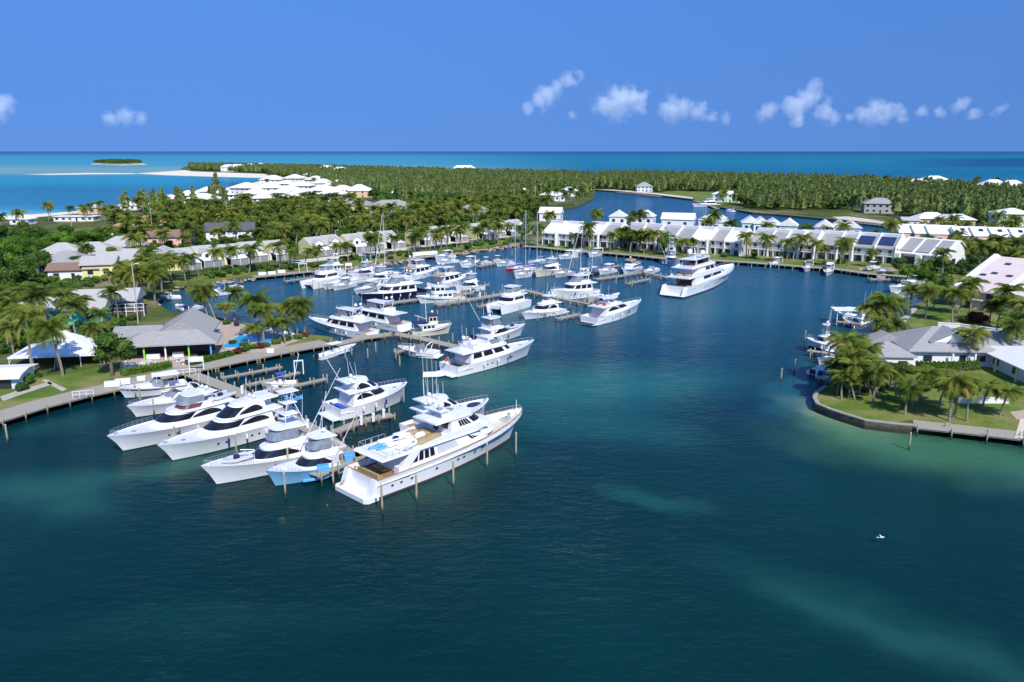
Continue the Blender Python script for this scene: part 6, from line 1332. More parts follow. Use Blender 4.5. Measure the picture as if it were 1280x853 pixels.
for i, (x, y, lab) in enumerate([(233, 469, 'white handrail flight at the restaurant quay steps'), (104, 497, 'white railing section on the quay below the marquee path')]):
    t = thing('handrail', lab, 'railing', G(x, y, 1.3), .35); mb = MB()
    for k in range(4): mb.box(-1.5 + k, -1.42 + k, -.04, .04, 0, 1.05)
    mb.box(-1.5, 1.6, -.04, .04, .55, .62).box(-1.5, 1.6, -.04, .04, 1.05, 1.13); mb.build('rail', 'white_metal', t)
def ladder(px, lab):
    t = thing('ladder', lab, 'ladder', G(px[0], px[1], 0), .2, 'timber ladders'); mb = MB()
    for x in (-.3, .3): mb.box(x - .05, x + .05, -.06, .06, -.6, 2.0)
    for k in range(6): mb.box(-.3, .3, -.04, .04, -.3 + k * .4, -.22 + k * .4)
    mb.build('frame', 'pile_wood', t)
for x, y, lab in [(324, 459, 'timber ladder down the quay wall by the pool hedge'), (272, 470, 'timber ladder beside the main pier head'), (1183, 544, 'timber ladder on the palm point quay'), (1275, 556, 'timber ladder on the quay near the sandy path'), (366, 448, 'timber ladder near the quay tip')]: ladder((x, y), lab)
lg = None
def lounger(px, rz, lab):
    global lg
    q = G(px[0], px[1], Z1 + .04)
    if lg is None:
        lg = thing('sun_lounger', lab, 'sun lounger', q, rz, 'sun loungers round the pool')
        MB().box(-.35, .35, -1, .4, .3, .4).add([(-.35, .4, .3), (.35, .4, .3), (.35, 1.0, .8), (-.35, 1.0, .8), (-.35, .4, .4), (.35, .4, .4), (.35, .95, .9), (-.35, .95, .9)], [(0, 3, 2, 1), (4, 5, 6, 7), (0, 1, 5, 4), (1, 2, 6, 5), (2, 3, 7, 6), (3, 0, 4, 7)]).build('mattress', 'white_canvas', lg)
        mb = MB(); [mb.box(x - .04, x + .04, y - .04, y + .04, 0, .3) for x in (-.3, .3) for y in (-.9, .35)]; mb.build('frame', 'white_metal', lg)
    else: dup(lg, q, rz, lab, 'sun loungers round the pool')
k = 0
for x, y in [(249, 413), (254, 415), (259, 416), (264, 418), (269, 419), (256, 409), (262, 411), (268, 412), (250, 420), (258, 423), (325, 414), (330, 415), (336, 415.5), (350, 419), (355, 420), (360, 421), (352, 424), (366, 419)]:
    lounger((x, y), random.uniform(-.5, .5), ('%s sun lounger on the terrace between restaurant and pool' if k < 10 else '%s sun lounger on the far pool edge terrace') % nth(k if k < 10 else k - 10)); k += 1
for i, (x, y, m, lab) in enumerate([(258, 412, 'blue_canvas', 'blue parasol over loungers next to the restaurant roof'), (268, 416, 'navy_canvas', 'navy parasol over loungers near the pool'), (322, 411, 'blue_canvas', 'blue parasol on the far pool edge'), (354, 418, 'white_canvas', 'white parasol at the pool terrace tip')]):
    t = thing('parasol', lab, 'parasol', G(x, y, Z1)); MB().tube([(0, 0, 0), (0, 0, 2.5)], .05, 6).build('pole', 'white_metal', t); MB().lathe([(1.4, 2.0), (1.42, 2.04), (.8, 2.4), (.05, 2.65)], n=8).build('canopy', m, t)
ct = None
for i, (x, y) in enumerate([(168, 458), (178, 459), (187, 456), (165, 463), (222, 452), (229, 455), (196, 461)]):
    lab = '%s white table with chairs on the restaurant terrace, counted from the tent' % nth(i)
    q = G(x, y, Z1 + .04)
    if ct is None:
        ct = thing('cafe_table', lab, 'table', q, 0, 'white cafe tables'); MB().lathe([(.6, .70), (.6, .75)], n=10).build('tabletop', 'gelcoat', ct); MB().lathe([(.3, 0), (.06, .1), (.06, .7)], n=8).build('leg', 'white_metal', ct)
    else: dup(ct, q, i, lab, 'white cafe tables')
cc = None; k = 0
for i, (x, y) in enumerate([(168, 458), (178, 459), (187, 456), (165, 463), (222, 452), (229, 455), (196, 461)]):
    for s in (-1, 1):
        q = G(x, y, Z1 + .04) + Vector((s * 1.0, .1, 0)); lab = 'white chair at the %s terrace table, %s side' % (nth(i), 'tent' if s < 0 else 'pier')
        if cc is None:
            cc = thing('cafe_chair', lab, 'chair', q, 0, 'white cafe chairs'); MB().box(-.24, .24, -.24, .24, .42, .48).build('seat', 'gelcoat', cc); MB().box(-.28, -.22, -.24, .24, .48, .95).build('backrest', 'gelcoat', cc)
            for a in (-.2, .2):
                for b in (-.2, .2): MB().box(a - .03, a + .03, b - .03, b + .03, 0, .42).build('leg', 'white_metal', cc)
        else: dup(cc, q, 0 if s < 0 else math.pi, lab, 'white cafe chairs')
def pole(px, h, label, lamp=False):
    t = thing('street_lamp' if lamp else 'utility_pole', label, 'lamp post' if lamp else 'utility pole', G(px[0], px[1], LZ)); MB().tube([(0, 0, -.3), (0, 0, h)], .16, 7, .11).build('pole', 'concrete', t)
    if lamp: MB().tube([(0, 0, h - .3), (1.0, 0, h)], .06, 5).build('arm', 'white_metal', t); MB().box(.8, 1.6, -.15, .15, h - .05, h + .1).build('lamp_head', 'white_metal', t)
    else: MB().box(-1.1, 1.1, -.07, .07, h - .9, h - .74).build('crossarm', 'pile_wood', t)
for x, y, h, lab in [(192, 303, 15, 'tall pale utility pole between the orange-roofed houses'), (285, 282, 13, 'utility pole with transformer before the beach village'), (90, 286, 9, 'short utility pole in the bright green trees'), (473, 240, 16, 'utility pole in woods beyond the villa village'), (496, 242, 15, 'utility pole in woods behind the pink house'), (669, 262, 16, 'bare mast-like pole beside the lagoon cottage'), (676, 263, 18, 'taller bare pole nearest the lagoon cottage veranda')]: pole((x, y), h, lab)
for x, y, h, lab in [(173, 405, 14, 'tall lamp post by the white pergola'), (420, 313, 8, 'lamp post beside the yellow end wall'), (571, 310, 9, 'lamp post on the lane above the rocky shore'), (590, 309, 9, 'second lamp post on the lane, nearer the basin corner'), (538, 314, 9, 'lamp post on the lane near the dock-box landing')]: pole((x, y), h, lab, True)
def flagpole(px, h, label, z=LZ, mat='white_metal'):
    t = thing('flagpole', label, 'flagpole', G(px[0], px[1], z)); MB().tube([(0, 0, 0), (0, 0, h)], .07, 6, .05).build('pole', mat, t); MB().blob((0, 0, h), .12, 6, 4).build('finial', mat, t)
flagpole((893, 321), 14, 'tall white flagpole on the lawn behind the three-deck yacht'); flagpole((836, 321), 16, 'white flagpole above the grey tower boat'); flagpole((986, 300), 10, 'pale pole behind the mint cottages')
# cars and golf carts
def car(px, rz, mat, label):
    t = thing('parked_car', label, 'car', G(px[0], px[1], LZ + .1), rz)
    MB().xprism([(-.85, .35), (.85, .35), (.9, .6), (.85, .95), (-.85, .95), (-.9, .6)], -2.1, 2.1).build('body', mat, t); MB().yprism([(-1.5, .95), (1.0, .95), (.45, 1.45), (-1.1, 1.45)], -.74, .74).build('cabin', 'glass_dark', t); MB().box(-1.05, .4, -.7, .7, 1.45, 1.5).build('roof', mat, t)
    for x in (-1.3, 1.3):
        for y in (-.85, .85):
            mb = MB(); mb.tube([(x, y - .1, .33), (x, y + .1, .33)], .33, 10); mb.build('wheel', 'rubber_black', t)
car((84, 416), .3, 'wall_blue_white', 'pale blue car parked in front of the turquoise building'); car((73, 418), .3, 'gelcoat', 'white car parked next to the pale blue one'); car((462, 322), .6, 'gelcoat', 'white car on the lane below the yellow townhouses'); car((372, 331), .5, 'gelcoat_grey', 'grey car parked beside the slatted porch')
p = thing('swimming_pool', 'small pale swimming pool on the lawn below the solar roofs', 'pool', G(1096, 337, LZ + .07), -.12); MB().box(-4.5, 4.5, -1.6, 1.6, -.1, .06).build('pool_water', 'tiles_pool', p)
mb = MB(); mb.box(-5.6, 5.6, -2.6, -1.62, -.1, .1).box(-5.6, 5.6, 1.62, 2.6, -.1, .1).box(-5.6, -4.52, -1.6, 1.6, -.1, .1).box(4.52, 5.6, -1.6, 1.6, -.1, .1); mb.build('coping', 'paving', p)
# ------------------------------------------------------------------ vegetation
def palm_crown(seed, n=22, yellow=0):
    rng = random.Random(seed); mb = MB()
    for k in range(n):
        az_ = k * 2.39996 + rng.uniform(-.2, .2); e0 = R(rng.uniform(18, 82) if k < n * .7 else rng.uniform(-30, 15)); ln = rng.uniform(2.7, 3.7) * (.92 if k < n * .7 else .8)
        mb.cur = 1 if k >= n - yellow else 0
        ca, sa = math.cos(az_), math.sin(az_); pts = []; x = z = 0.0; e = e0; S = 9
        for i in range(S + 1):
            pts.append(Vector((x * ca, x * sa, z))); x += ln / S * math.cos(e); z += ln / S * math.sin(e); e -= R(rng.uniform(7, 12.5)) * (1 + .5 * i / S)
        side = Vector((-sa, ca, 0))
        mb.tube(pts, .045, 3, .012, False)
        for i in range(1, S + 1):
            for h in (0, .5):
                if i == S and h: continue
                f = (i + h) / S; p = pts[i].lerp(pts[min(S, i + 1)], h); t = (pts[min(S, i + 1)] - pts[i - 1]).normalized()
                ll = 1.05 * math.sin(math.pi * min(.98, .12 + .80 * f)) ** .7 * rng.uniform(.8, 1.1)
                for sg in (1, -1):
                    d = (side * sg * .85 + t * .55 + Vector((0, 0, -.42 - .3 * rng.random()))).normalized(); q = t * .065
                    mb.add([p - q, p + q, p + d * ll * .6 + q * .9 + Vector((0, 0, .03)), p + d * ll, p + d * ll * .6 - q * .7], [(0, 1, 2, 3, 4)])
    return mb
def palm_trunk(H, bend, seed):
    rng = random.Random(seed); pts = []
    for i in range(8):
        f = i / 7; pts.append(Vector((bend * f * f, bend * .25 * math.sin(f * 3), H * f)))
    mb = MB(); mb.tube([pts[0] - Vector((0, 0, .3))] + pts, .23, 7, .12); return mb, pts[-1]
palms = []
for i, (bend, yl) in enumerate([(.4, 2), (1.6, 3), (-.9, 1), (.9, 4), (2.4, 2), (-.2, 6), (-1.5, 2)]):
    root = thing('palm_tree', 'palm', 'palm tree', (0, 0, 0)); mb, tip = palm_trunk(6.2, bend, i); mb.build('trunk', 'trunk_bark', root)
    c = palm_crown(100 + i, 24 + i % 3 * 3, max(0, yl - 1)).build('crown', ['palm_leaf', 'palm_yellow'], root); c.location = tip; c.scale = (1.2, 1.2, 1.1)
    rng = random.Random(i); mb = MB()
    for k in range(5): mb.blob((tip.x + rng.uniform(-.25, .25), tip.y + rng.uniform(-.25, .25), tip.z - .2), .14, 6, 4)
    mb.build('coconut', 'varnish', root)
    palms.append([root, False])
def palm(px, h, label, variant=None, group=None, rz=None, z=LZ):
    i = random.randrange(len(palms)) if variant is None else variant; root, used_ = palms[i]; s = h / 7.6; q = G(px[0], px[1], z)
    rz = random.uniform(0, 6.28) if rz is None else rz; sc = (max(.85, s), max(.85, s), s) if s < .85 else (min(s, 1.25), min(s, 1.25), s)
    if not used_:
        palms[i][1] = True; root.location = q; root.rotation_euler = (0, 0, rz); root.scale = sc; return tag(root, label, None, group)
    return dup(root, q, rz, label, group, sc)
def leaf_crown(seed, lobes, leaf, n, flat=.75, mat='tree_leaf', up=.3):
    rng = random.Random(seed); vs = []; fs = []
    for k in range(n):
        cx, cyy, cz, r = lobes[rng.randrange(len(lobes))]
        d = Vector((rng.gauss(0, 1), rng.gauss(0, 1), rng.gauss(0, 1))).normalized(); rr = r * rng.uniform(.55, 1.05) * (1 + .22 * mnoise.noise(d * 2.2 + Vector((cx, cyy, seed))))
        p = Vector((cx + d.x * rr, cyy + d.y * rr, cz + d.z * rr * flat)); nn = (d + Vector((rng.gauss(0, .5), rng.gauss(0, .5), rng.gauss(0, .5) + up))).normalized()
        a = nn.cross(Vector((rng.gauss(0, 1), rng.gauss(0, 1), rng.gauss(0, 1)))).normalized(); b = nn.cross(a); s = leaf * rng.uniform(.6, 1.3); o = len(vs)
        vs += [p - a * s, p + b * s * .6, p + a * s, p - b * s * .6]; fs.append((o, o + 1, o + 2, o + 3))
    m = MB()
    for cx, cyy, cz, r in lobes: m.blob((cx, cyy, cz), (r * .72, r * .72, r * .72 * flat), 8, 6)
    m.v = [(x + rng.gauss(0, .1), y + rng.gauss(0, .1), z + rng.gauss(0, .1)) for x, y, z in m.v]
    return m.add(vs, fs)
trees = []
for i, mat in enumerate(['bright_leaf', 'tree_leaf', 'tree_leaf', 'bright_leaf']):
    rng = random.Random(50 + i); root = thing('leafy_tree', 'tree', 'tree', (0, 0, 0)); H = 4.2
    lobes = [(rng.uniform(-2.2, 2.2), rng.uniform(-2.2, 2.2), H + rng.uniform(-.8, 1.9), rng.uniform(1.2, 2.0)) for _ in range(8)]
    mb = MB(); mb.tube([(0, 0, -.3), (.1, 0, 1.4), (0, .1, 2.6)], .32, 8, .22)
    for l in lobes: mb.tube([(0, .1, 2.3), (l[0] * .5, l[1] * .5, 3.0), (l[0] * .9, l[1] * .9, l[2])], .14, 5, .04)
    mb.build('trunk', 'brown_bark', root); leaf_crown(i, lobes, .24, 2600, mat=mat).build('crown', mat, root); trees.append([root, False])
def needle_tree(seed, H, w, n=900):
    rng = random.Random(seed); vs = []; fs = []; br = [(rng.uniform(0, 6.28), rng.uniform(.2, .97)) for _ in range(46)]
    for k in range(n):
        a0, f = br[rng.randrange(len(br))]; R_ = w * (1 - f) ** .42 * (.65 + .35 * math.sin(f * 23 + a0)) + .15; u = rng.random() ** .35
        p = Vector((math.cos(a0) * R_ * u + rng.gauss(0, .15), math.sin(a0) * R_ * u + rng.gauss(0, .15), H * f + R_ * u * .35 + rng.gauss(0, .3)))
        d = Vector((math.cos(a0) * .5 + rng.gauss(0, .3), math.sin(a0) * .5 + rng.gauss(0, .3), .7 + rng.gauss(0, .4))).normalized(); s = rng.uniform(.45, .9); c = d.cross(Vector((math.cos(a0) + rng.gauss(0, .5), math.sin(a0) + rng.gauss(0, .5), .5 + rng.gauss(0, .4)))).normalized() * .34; o = len(vs)
        vs += [p - d * s * .5 - c, p - d * s * .5 + c, p + d * s * .6]; fs.append((o, o + 1, o + 2))
    m = MB(); pr = [(max(.05, w * .66 * (1 - f) ** .45 * (.75 + .35 * rng.random())), H * f) for f in (.22, .32, .42, .52, .62, .72, .82, .92, .98)]
    m.lathe(pr, (0, 0, 0), 7)
    m.v = [(x * rng.uniform(.75, 1.25), y * rng.uniform(.75, 1.25), z + rng.uniform(-.3, .3)) for x, y, z in m.v]
    return m.add(vs, fs)
pines = []
for i in range(4):
    root = thing('casuarina_tree', 'pine', 'tree', (0, 0, 0)); MB().tube([(0, 0, -.3), (.1, 0, 5), (0, .1, 9.4)], .22, 6, .05).build('trunk', 'brown_bark', root); needle_tree(i, 10.5, 2.3 + .4 * i, 900).build('crown', 'pine_leaf', root); pines.append([root, False])
def plant(lst, px, s, label, group=None, variant=None, z=LZ):
    i = random.randrange(len(lst)) if variant is None else variant; root, used_ = lst[i]; q = G(px[0], px[1], z); rz = random.uniform(0, 6.28)
    sc = (s * random.uniform(.9, 1.1), s * random.uniform(.9, 1.1), s)
    if not used_: lst[i][1] = True; root.location = q; root.rotation_euler = (0, 0, rz); root.scale = sc; return tag(root, label, None, group)
    return dup(root, q, rz, label, group, sc)
bushes = []
for i, mat in enumerate(['hedge_leaf', 'tree_leaf', 'red_leaf', 'dry_leaf']):
    rng = random.Random(80 + i); root = thing('shrub', 'shrub', 'shrub', (0, 0, 0)); lobes = [(rng.uniform(-.6, .6), rng.uniform(-.6, .6), .6 + rng.uniform(-.1, .3), rng.uniform(.5, .8)) for _ in range(4)]
    leaf_crown(20 + i, lobes, .13, 700, mat=mat).build('foliage', mat, root); MB().tube([(0, 0, -.2), (.05, 0, .7)], .06, 5).build('stem', 'brown_bark', root); bushes.append([root, False])
def hedge(pts, w, h, label, mat='hedge_leaf'):
    P_ = [Vector(p) for p in pts]; o = P_[0].copy(); t = thing('hedge', label, 'hedge', o); vs = []; fs = []; rng = random.Random(len(label))
    L = sum((P_[i + 1] - P_[i]).length for i in range(len(P_) - 1))
    for k in range(int(L * w * 90 + L * h * 160)):
        i = rng.randrange(len(P_) - 1); f = rng.random(); c = P_[i].lerp(P_[i + 1], f) - o; dr = (P_[i + 1] - P_[i]).normalized(); s_ = Vector((-dr.y, dr.x, 0))
        a = rng.uniform(-1, 1) ; b = rng.random()
        if rng.random() < .5: b = 1 - .1 * rng.random()
        else: a = math.copysign(1 - .12 * rng.random(), a)
        p = c + s_ * (a * w / 2) + Vector((0, 0, b * h * (1 + .10 * math.sin(f * 40 + i)))); u = Vector((rng.gauss(0, 1), rng.gauss(0, 1), rng.gauss(0, 1))).normalized(); v = u.cross(Vector((rng.gauss(0, 1), rng.gauss(0, 1), rng.gauss(0, 1)))).normalized(); q = len(vs); s = .15
        vs += [p - u * s, p + v * s * .7, p + u * s, p - v * s * .7]; fs.append((q, q + 1, q + 2, q + 3))
    MB().add(vs, fs).build('foliage', mat, t)
    mb = MB(); strip(mb, [Vector((p.x - o.x, p.y - o.y, 0)) for p in P_], -w * .36, w * .36, -.1, h * .8); mb.build('inner_branches', 'brown_bark', t)
hedge(W((234, 457), (262, 451), (290, 444), z=Z1), 1.6, .8, 'clipped green hedge along the quay below the pool')
hedge(W((152, 470), (185, 464), (214, 459), z=Z1), 1.6, 1.0, 'clipped green hedge before the restaurant tables')
hedge(W((22, 477), (50, 471), z=Z1), 1.6, 1.1, 'green hedge patch beside the curved canopy shed')
hedge(W((1145, 463), (1180, 464), (1222, 462), z=Z1), 1.4, 1.5, 'dark green hedge before the grey-roofed house')
hedge(W((1240, 453), (1285, 454), z=Z1), 1.4, 1.4, 'dark green hedge beside the navy parasol', 'tree_leaf')
# hand-placed palms
for px, h, v, lab, rz in [((42, 472), 12.5, 0, 'tall coconut palm rising before the marquee tent', 1.2), ((79, 471), 10.4, 2, 'coconut palm leaning over the marquee tent front', .2), ((96, 424), 8.6, 3, 'full coconut palm between the turquoise building and tent', 2.0), ((63, 416), 9.5, 1, 'coconut palm in front of the turquoise building', 3.0), ((121, 444), 6.6, 5, 'palm with orange dead fronds behind the marquee', 0.5),
    ((18, 446), 7.0, 0, 'short thick palm by the curved canopy shed', 2), ((10, 430), 8.0, 3, 'coconut palm behind the curved canopy shed', 1), ((30, 420), 8.5, 1, 'coconut palm at the end of the turquoise building', 4), ((148, 399), 8.0, 0, 'coconut palm beside the white pergola', 4), ((330, 430), 8.4, 0, 'coconut palm on the pool terrace edge, straight trunk', 1), ((324, 428), 10.5, 3, 'tallest coconut palm by the pool, dense head', 2.2),
    ((362, 422), 8.0, 5, 'coconut palm with golden fronds at the pool point', 3.2), ((372, 422), 7.2, 0, 'coconut palm beside the golden-fronded one on the pool point', .4), ((381, 421), 8.4, 2, 'outermost coconut palm on the pool point', 1.0), ((293, 399), 7.6, 0, 'slim palm against the inner basin water', .5), ((271, 404), 9.2, 4, 'leaning coconut palm over the inner basin', 2.9), ((262, 404), 8.6, 1, 'coconut palm next to the leaning one', 2.6),
    ((282, 404), 4.6, 0, 'short palm near the poolside loungers', 1), ((342, 425), 4.8, 2, 'short dark palm behind the pool water', 2), ((357, 430), 5.4, 3, 'short palm on the pool point lawn', 2.2), ((110, 331), 7.5, 5, 'shaggy palm before the broad pale hip roof', 1), ((312, 432), 4.2, 1, 'small palm at the pool coping', 1)]:
    palm(px, h, lab, v, 'coconut palms round the pool and marquee', rz)
for px, h, v, lab, rz in [((1060, 497), 6.4, 2, 'palm at the very tip of the point', 2), ((1042, 489), 5.2, 0, 'short palm at the seawall bend', 1), ((1052, 500), 5.0, 3, 'bushy palm just behind the seawall bend', 1), ((1074, 494), 7.4, 1, 'tall palm of the point clump nearest the small house', 3), ((1091, 505), 6.4, 0, 'palm in the middle of the point lawn', 0), ((1066, 480), 8.2, 4, 'tallest palm of the clump behind the point', 2), ((1052, 478), 7.6, 6, 'palm beside the blue-covered boat', 2), ((1082, 478), 6.8, 3, 'golden-green palm of the point clump', 1), ((1112, 486), 4.6, 5, 'yellowish short palm by the small grey-roofed house', 1),
    ((1131, 519), 5.0, 0, 'low spreading palm alone on the point lawn', 0), ((1120, 500), 5.6, 3, 'palm behind the low spreading one', 2), ((1150, 497), 5.0, 2, 'dark palm behind the low spreading one, toward the hedge', 2), ((1186, 527), 7.2, 5, 'large palm at the timber quay with hanging golden frond', 3), ((1192, 522), 7.0, 3, 'palm twinned with the golden-frond one', 4), ((1208, 527), 6.6, 0, 'straight palm next to the golden-frond pair', 2), ((1250, 520), 4.8, 2, 'short dense palm before the white flat-hipped roof', 2), ((1209, 460), 7.6, 3, 'coconut palm standing before the grey-roofed house front', .5), ((1262, 452), 8.0, 0, 'coconut palm behind the navy parasol', 1), ((1276, 446), 8.4, 1, 'coconut palm beyond the navy parasol at the frame edge', 2),
    ((1100, 432), 10.5, 0, 'dense tall palm of the cluster above the boathouse', 1), ((1094, 430), 8.8, 3, 'golden-skirted palm of the cluster above the boathouse', 3), ((1108, 430), 9.4, 2, 'inner palm of the cluster above the boathouse', 4), ((1118, 436), 6.2, 1, 'lower palm between the cluster and grey-roofed house', 4), ((1092, 440), 7.0, 6, 'outer palm of the cluster over the boathouse boat', 4),
    ((1137, 392), 7.2, 5, 'golden palm near the concrete path', 0), ((1157, 399), 8.0, 0, 'palm on the bright lawn beside the path', 1), ((1166, 388), 6.0, 2, 'palm behind the bright lawn one', 1), ((1190, 405), 8.6, 3, 'palm in front of the pink building corner', 1), ((1212, 396), 9.4, 0, 'tall palm against the pink wall', 2), ((1198, 392), 7.0, 6, 'second palm against the pink wall', 2), ((1246, 412), 7.6, 2, 'palm behind the white garden wall', 3), ((1258, 408), 9.6, 0, 'tall palm at the pink arcade', 3), ((1236, 408), 6.0, 5, 'low palm before the pink arcade', 3), ((1275, 420), 8.2, 3, 'palm at the end of the white garden wall', 1)]:
    palm(px, h, lab, v, 'coconut palms on the point and by the pink building', rz)
for px, h, v, lab in [((1046, 494), 4.2, 0, 'stubby palm in the clump at the seawall bend, nearest the water'), ((1058, 490), 5.6, 3, 'palm just inside the clump at the seawall bend'), ((1068, 501), 4.4, 6, 'low palm before the point clump, nearer the lawn'), ((1079, 488), 6.0, 2, 'palm in the heart of the point clump'), ((1088, 494), 5.0, 1, 'palm on the lawn side of the point clump'), ((1098, 496), 4.6, 4, 'leaning palm between the clump and the low spreading palm'), ((1060, 470), 7.6, 0, 'palm behind the clump, over the blue-covered boat'), ((1140, 508), 4.2, 0, 'low palm beside the spreading one, nearer the timber quay'), ((1174, 512), 5.4, 1, 'palm inland of the golden-frond pair'), ((1228, 512), 4.6, 3, 'palm behind the patio wall'),
    ((40, 404), 9.0, 0, 'palm against the turquoise wall, tallest of its group'), ((80, 406), 8.0, 2, 'palm at the turquoise building door'), ((22, 398), 8.5, 3, 'palm behind the turquoise building end'), ((108, 410), 7.5, 6, 'palm between turquoise building and workshop'), ((4, 416), 9.0, 1, 'palm in front of the turquoise building by the frame edge'), ((128, 424), 6.5, 0, 'palm behind the restaurant shed roof')]:
    palm(px, h, lab, v, 'palms about the marquee and point')
def rows(region, n, hlo, hhi, fmt, group, seed, fn=palm, mind=3.0):
    rng = random.Random(seed); xs = [p[0] for p in region]; ys = [p[1] for p in region]; pts = []; tries = 0
    wr = [G(x, y, LZ).xy for x, y in region]; X0, X1 = min(p.x for p in wr), max(p.x for p in wr); Y0, Y1 = min(p.y for p in wr), max(p.y for p in wr)
    while len(pts) < n and tries < 6000:
        tries += 1; q = Vector((rng.uniform(X0, X1), rng.uniform(Y0, Y1)))
        if not inside(q, wr) or any((q - o).length < mind for o in pts): continue
        if any(inside(q, f) for f in FOOT): continue
        pts.append(q)
    pts.sort(key=lambda p: p.x / p.y)
    for i, q in enumerate(pts): fn(PX((q.x, q.y, LZ)), rng.uniform(hlo, hhi), fmt % nth(i), group=group)
    return pts
# footprints of the buildings, so that nothing grows through a wall
FOOT = []
bpy.context.view_layer.update()
for o in list(col.objects):
    if o.parent is None and o.name.split('.')[0] in ('house', 'townhouse', 'cottage', 'villa', 'building', 'restaurant_pavilion', 'marquee_tent', 'boat_shed', 'swimming_pool', 'pergola') and o.type == 'EMPTY':
        ps = [ch.matrix_local @ Vector(c) for ch in o.children for c in ch.bound_box]
        if not ps: continue
        a0, a1, b0, b1 = min(p.x for p in ps) - .3, max(p.x for p in ps) + .3, min(p.y for p in ps) - .3, max(p.y for p in ps) + .3
        m = Matrix.Translation(o.location) @ o.rotation_euler.to_matrix().to_4x4()
        FOOT.append([(m @ Vector(c)).xy for c in ((a0, b0, 0), (a1, b0, 0), (a1, b1, 0), (a0, b1, 0))])
FOOT.append([p.xy for p in lagoon])
rows([(236, 345), (300, 339), (420, 328), (520, 314), (640, 297), (646, 303), (560, 313), (470, 325), (395, 334), (268, 350), (224, 354)], 34, 6.5, 10, '%s coconut palm on the lawn before the yellow townhouses, from the pool side', 'palms before the yellow townhouses', 1, mind=4)
rows([(150, 352), (205, 345), (232, 352), (206, 366), (192, 384), (160, 388), (140, 372)], 16, 7, 10.5, '%s coconut palm at the head of the inner basin, from the marquee side', 'palms at the head of the inner basin', 2, mind=2.6)
rows([(670, 307), (800, 312), (930, 321), (1060, 330), (1130, 336), (1130, 341), (1040, 335), (930, 326), (800, 318), (670, 308.5)], 22, 6, 11, '%s coconut palm on the townhouse lawn, counted from the sailboat basin', 'palms on the townhouse lawn', 3, mind=5)
rows([(670, 297), (800, 298), (930, 306), (1000, 311), (1130, 315), (1125, 300), (930, 297), (800, 287), (690, 277)], 16, 7, 12, '%s coconut palm between townhouses and cottages, counted from the sailboat basin', 'palms behind the townhouses', 4, mind=5)
rows([(400, 300), (660, 278), (680, 262), (640, 255), (520, 276), (420, 285)], 26, 7, 12, '%s coconut palm in the grove above the yellow townhouses, from the beach village', 'palm grove above the yellow townhouses', 5, mind=4)
rows([(240, 318), (400, 300), (420, 285), (330, 268), (200, 264), (180, 300)], 26, 6.5, 11, '%s coconut palm among the houses below the beach village, from the shore', 'palms below the beach village', 6, mind=4)
rows([(0, 292), (130, 282), (240, 258), (205, 254), (130, 266), (0, 274)], 18, 7, 11, '%s coconut palm near the western beach, from the frame edge', 'palms near the western beach', 7, mind=4)
rows([(290, 258), (440, 256), (460, 236), (400, 226), (330, 234), (280, 240)], 8, 6, 9, '%s coconut palm among the white villas, from the bay', 'palms among the white villas', 8, mind=6)
rows([(1135, 345), (1180, 332), (1280, 318), (1400, 330), (1280, 360), (1190, 352), (1170, 372), (1150, 352)], 17, 6.5, 10.5, '%s coconut palm about the white house and pink terrace, from the channel', 'palms about the pink terrace', 9, mind=3.5)
rows([(640, 262), (690, 262), (720, 258), (742, 246), (700, 240), (650, 244)], 10, 8, 12, '%s coconut palm round the lagoon cottages, from the woods', 'palms round the lagoon cottages', 10, mind=5)
rows([(895, 262), (925, 263), (945, 260), (945, 250), (930, 247), (890, 254)], 6, 8, 12, '%s palm by the channel-mouth house, from the dock', 'palms by the channel-mouth house', 11, mind=4)
rows([(1140, 292), (1280, 302), (1400, 312), (1400, 292), (1230, 284), (1150, 280)], 10, 7, 11, '%s palm round the peach cottages, from the channel', 'palms round the peach cottages', 12, mind=4)
rows([(1215, 240), (1280, 246), (1400, 262), (1400, 256), (1280, 241), (1220, 234)], 6, 11, 16, '%s tall palm on the far eastern shore, from the woods', 'palms on the far shore', 13, mind=12)
# leafy trees
def tr(px, s, lab, group=None, v=None): plant(trees, px, s / 6.0, lab, group, v)
for i, (x, y, s, v) in enumerate([(8, 330, 9, 0), (28, 334, 9, 3), (46, 328, 8, 0), (20, 350, 8, 3), (52, 346, 7, 1), (8, 358, 9, 2), (36, 360, 8, 1), (64, 322, 7, 3), (30, 318, 8, 3), (76, 314, 7, 0), (98, 312, 7, 0), (120, 308, 6.5, 3), (6, 312, 8, 1), (54, 306, 7, 2), (2, 380, 8, 1), (140, 330, 5, 1), (98, 340, 4.5, 1), (156, 338, 5, 3), (176, 327, 5, 1), (86, 300, 6, 2), (30, 300, 7, 1)]):
    tr((x, y), s, '%s leafy tree of the bright green thicket, counted round the grey hip roofs' % nth(i), 'trees of the bright green thicket', v)
tr((140, 471), 6.6, 'round green tree between marquee and restaurant', None, 1); tr((837, 321), 7.0, 'dark round tree on the townhouse lawn', None, 2); tr((780, 311), 7.4, 'bright green tree before the grey townhouses', None, 0); tr((800, 313), 7.2, 'bright green tree paired with its twin at the grey townhouses', None, 3); tr((1124, 344), 4.8, 'dark bush-like tree by the small pool', None, 1); tr((652, 303), 7, 'olive tree at the basin corner', None, 2); tr((1180, 372), 5, 'round tree before the pink building gable', None, 1)
rows([(480, 270), (640, 262), (740, 244), (640, 238), (520, 244), (460, 252)], 90, 1.0, 1.5, '%s leafy tree of the middle wood, counted from the beach village', 'trees of the middle wood', 21, lambda px, h, lab, group: plant(trees, px, h, lab, group), 7)
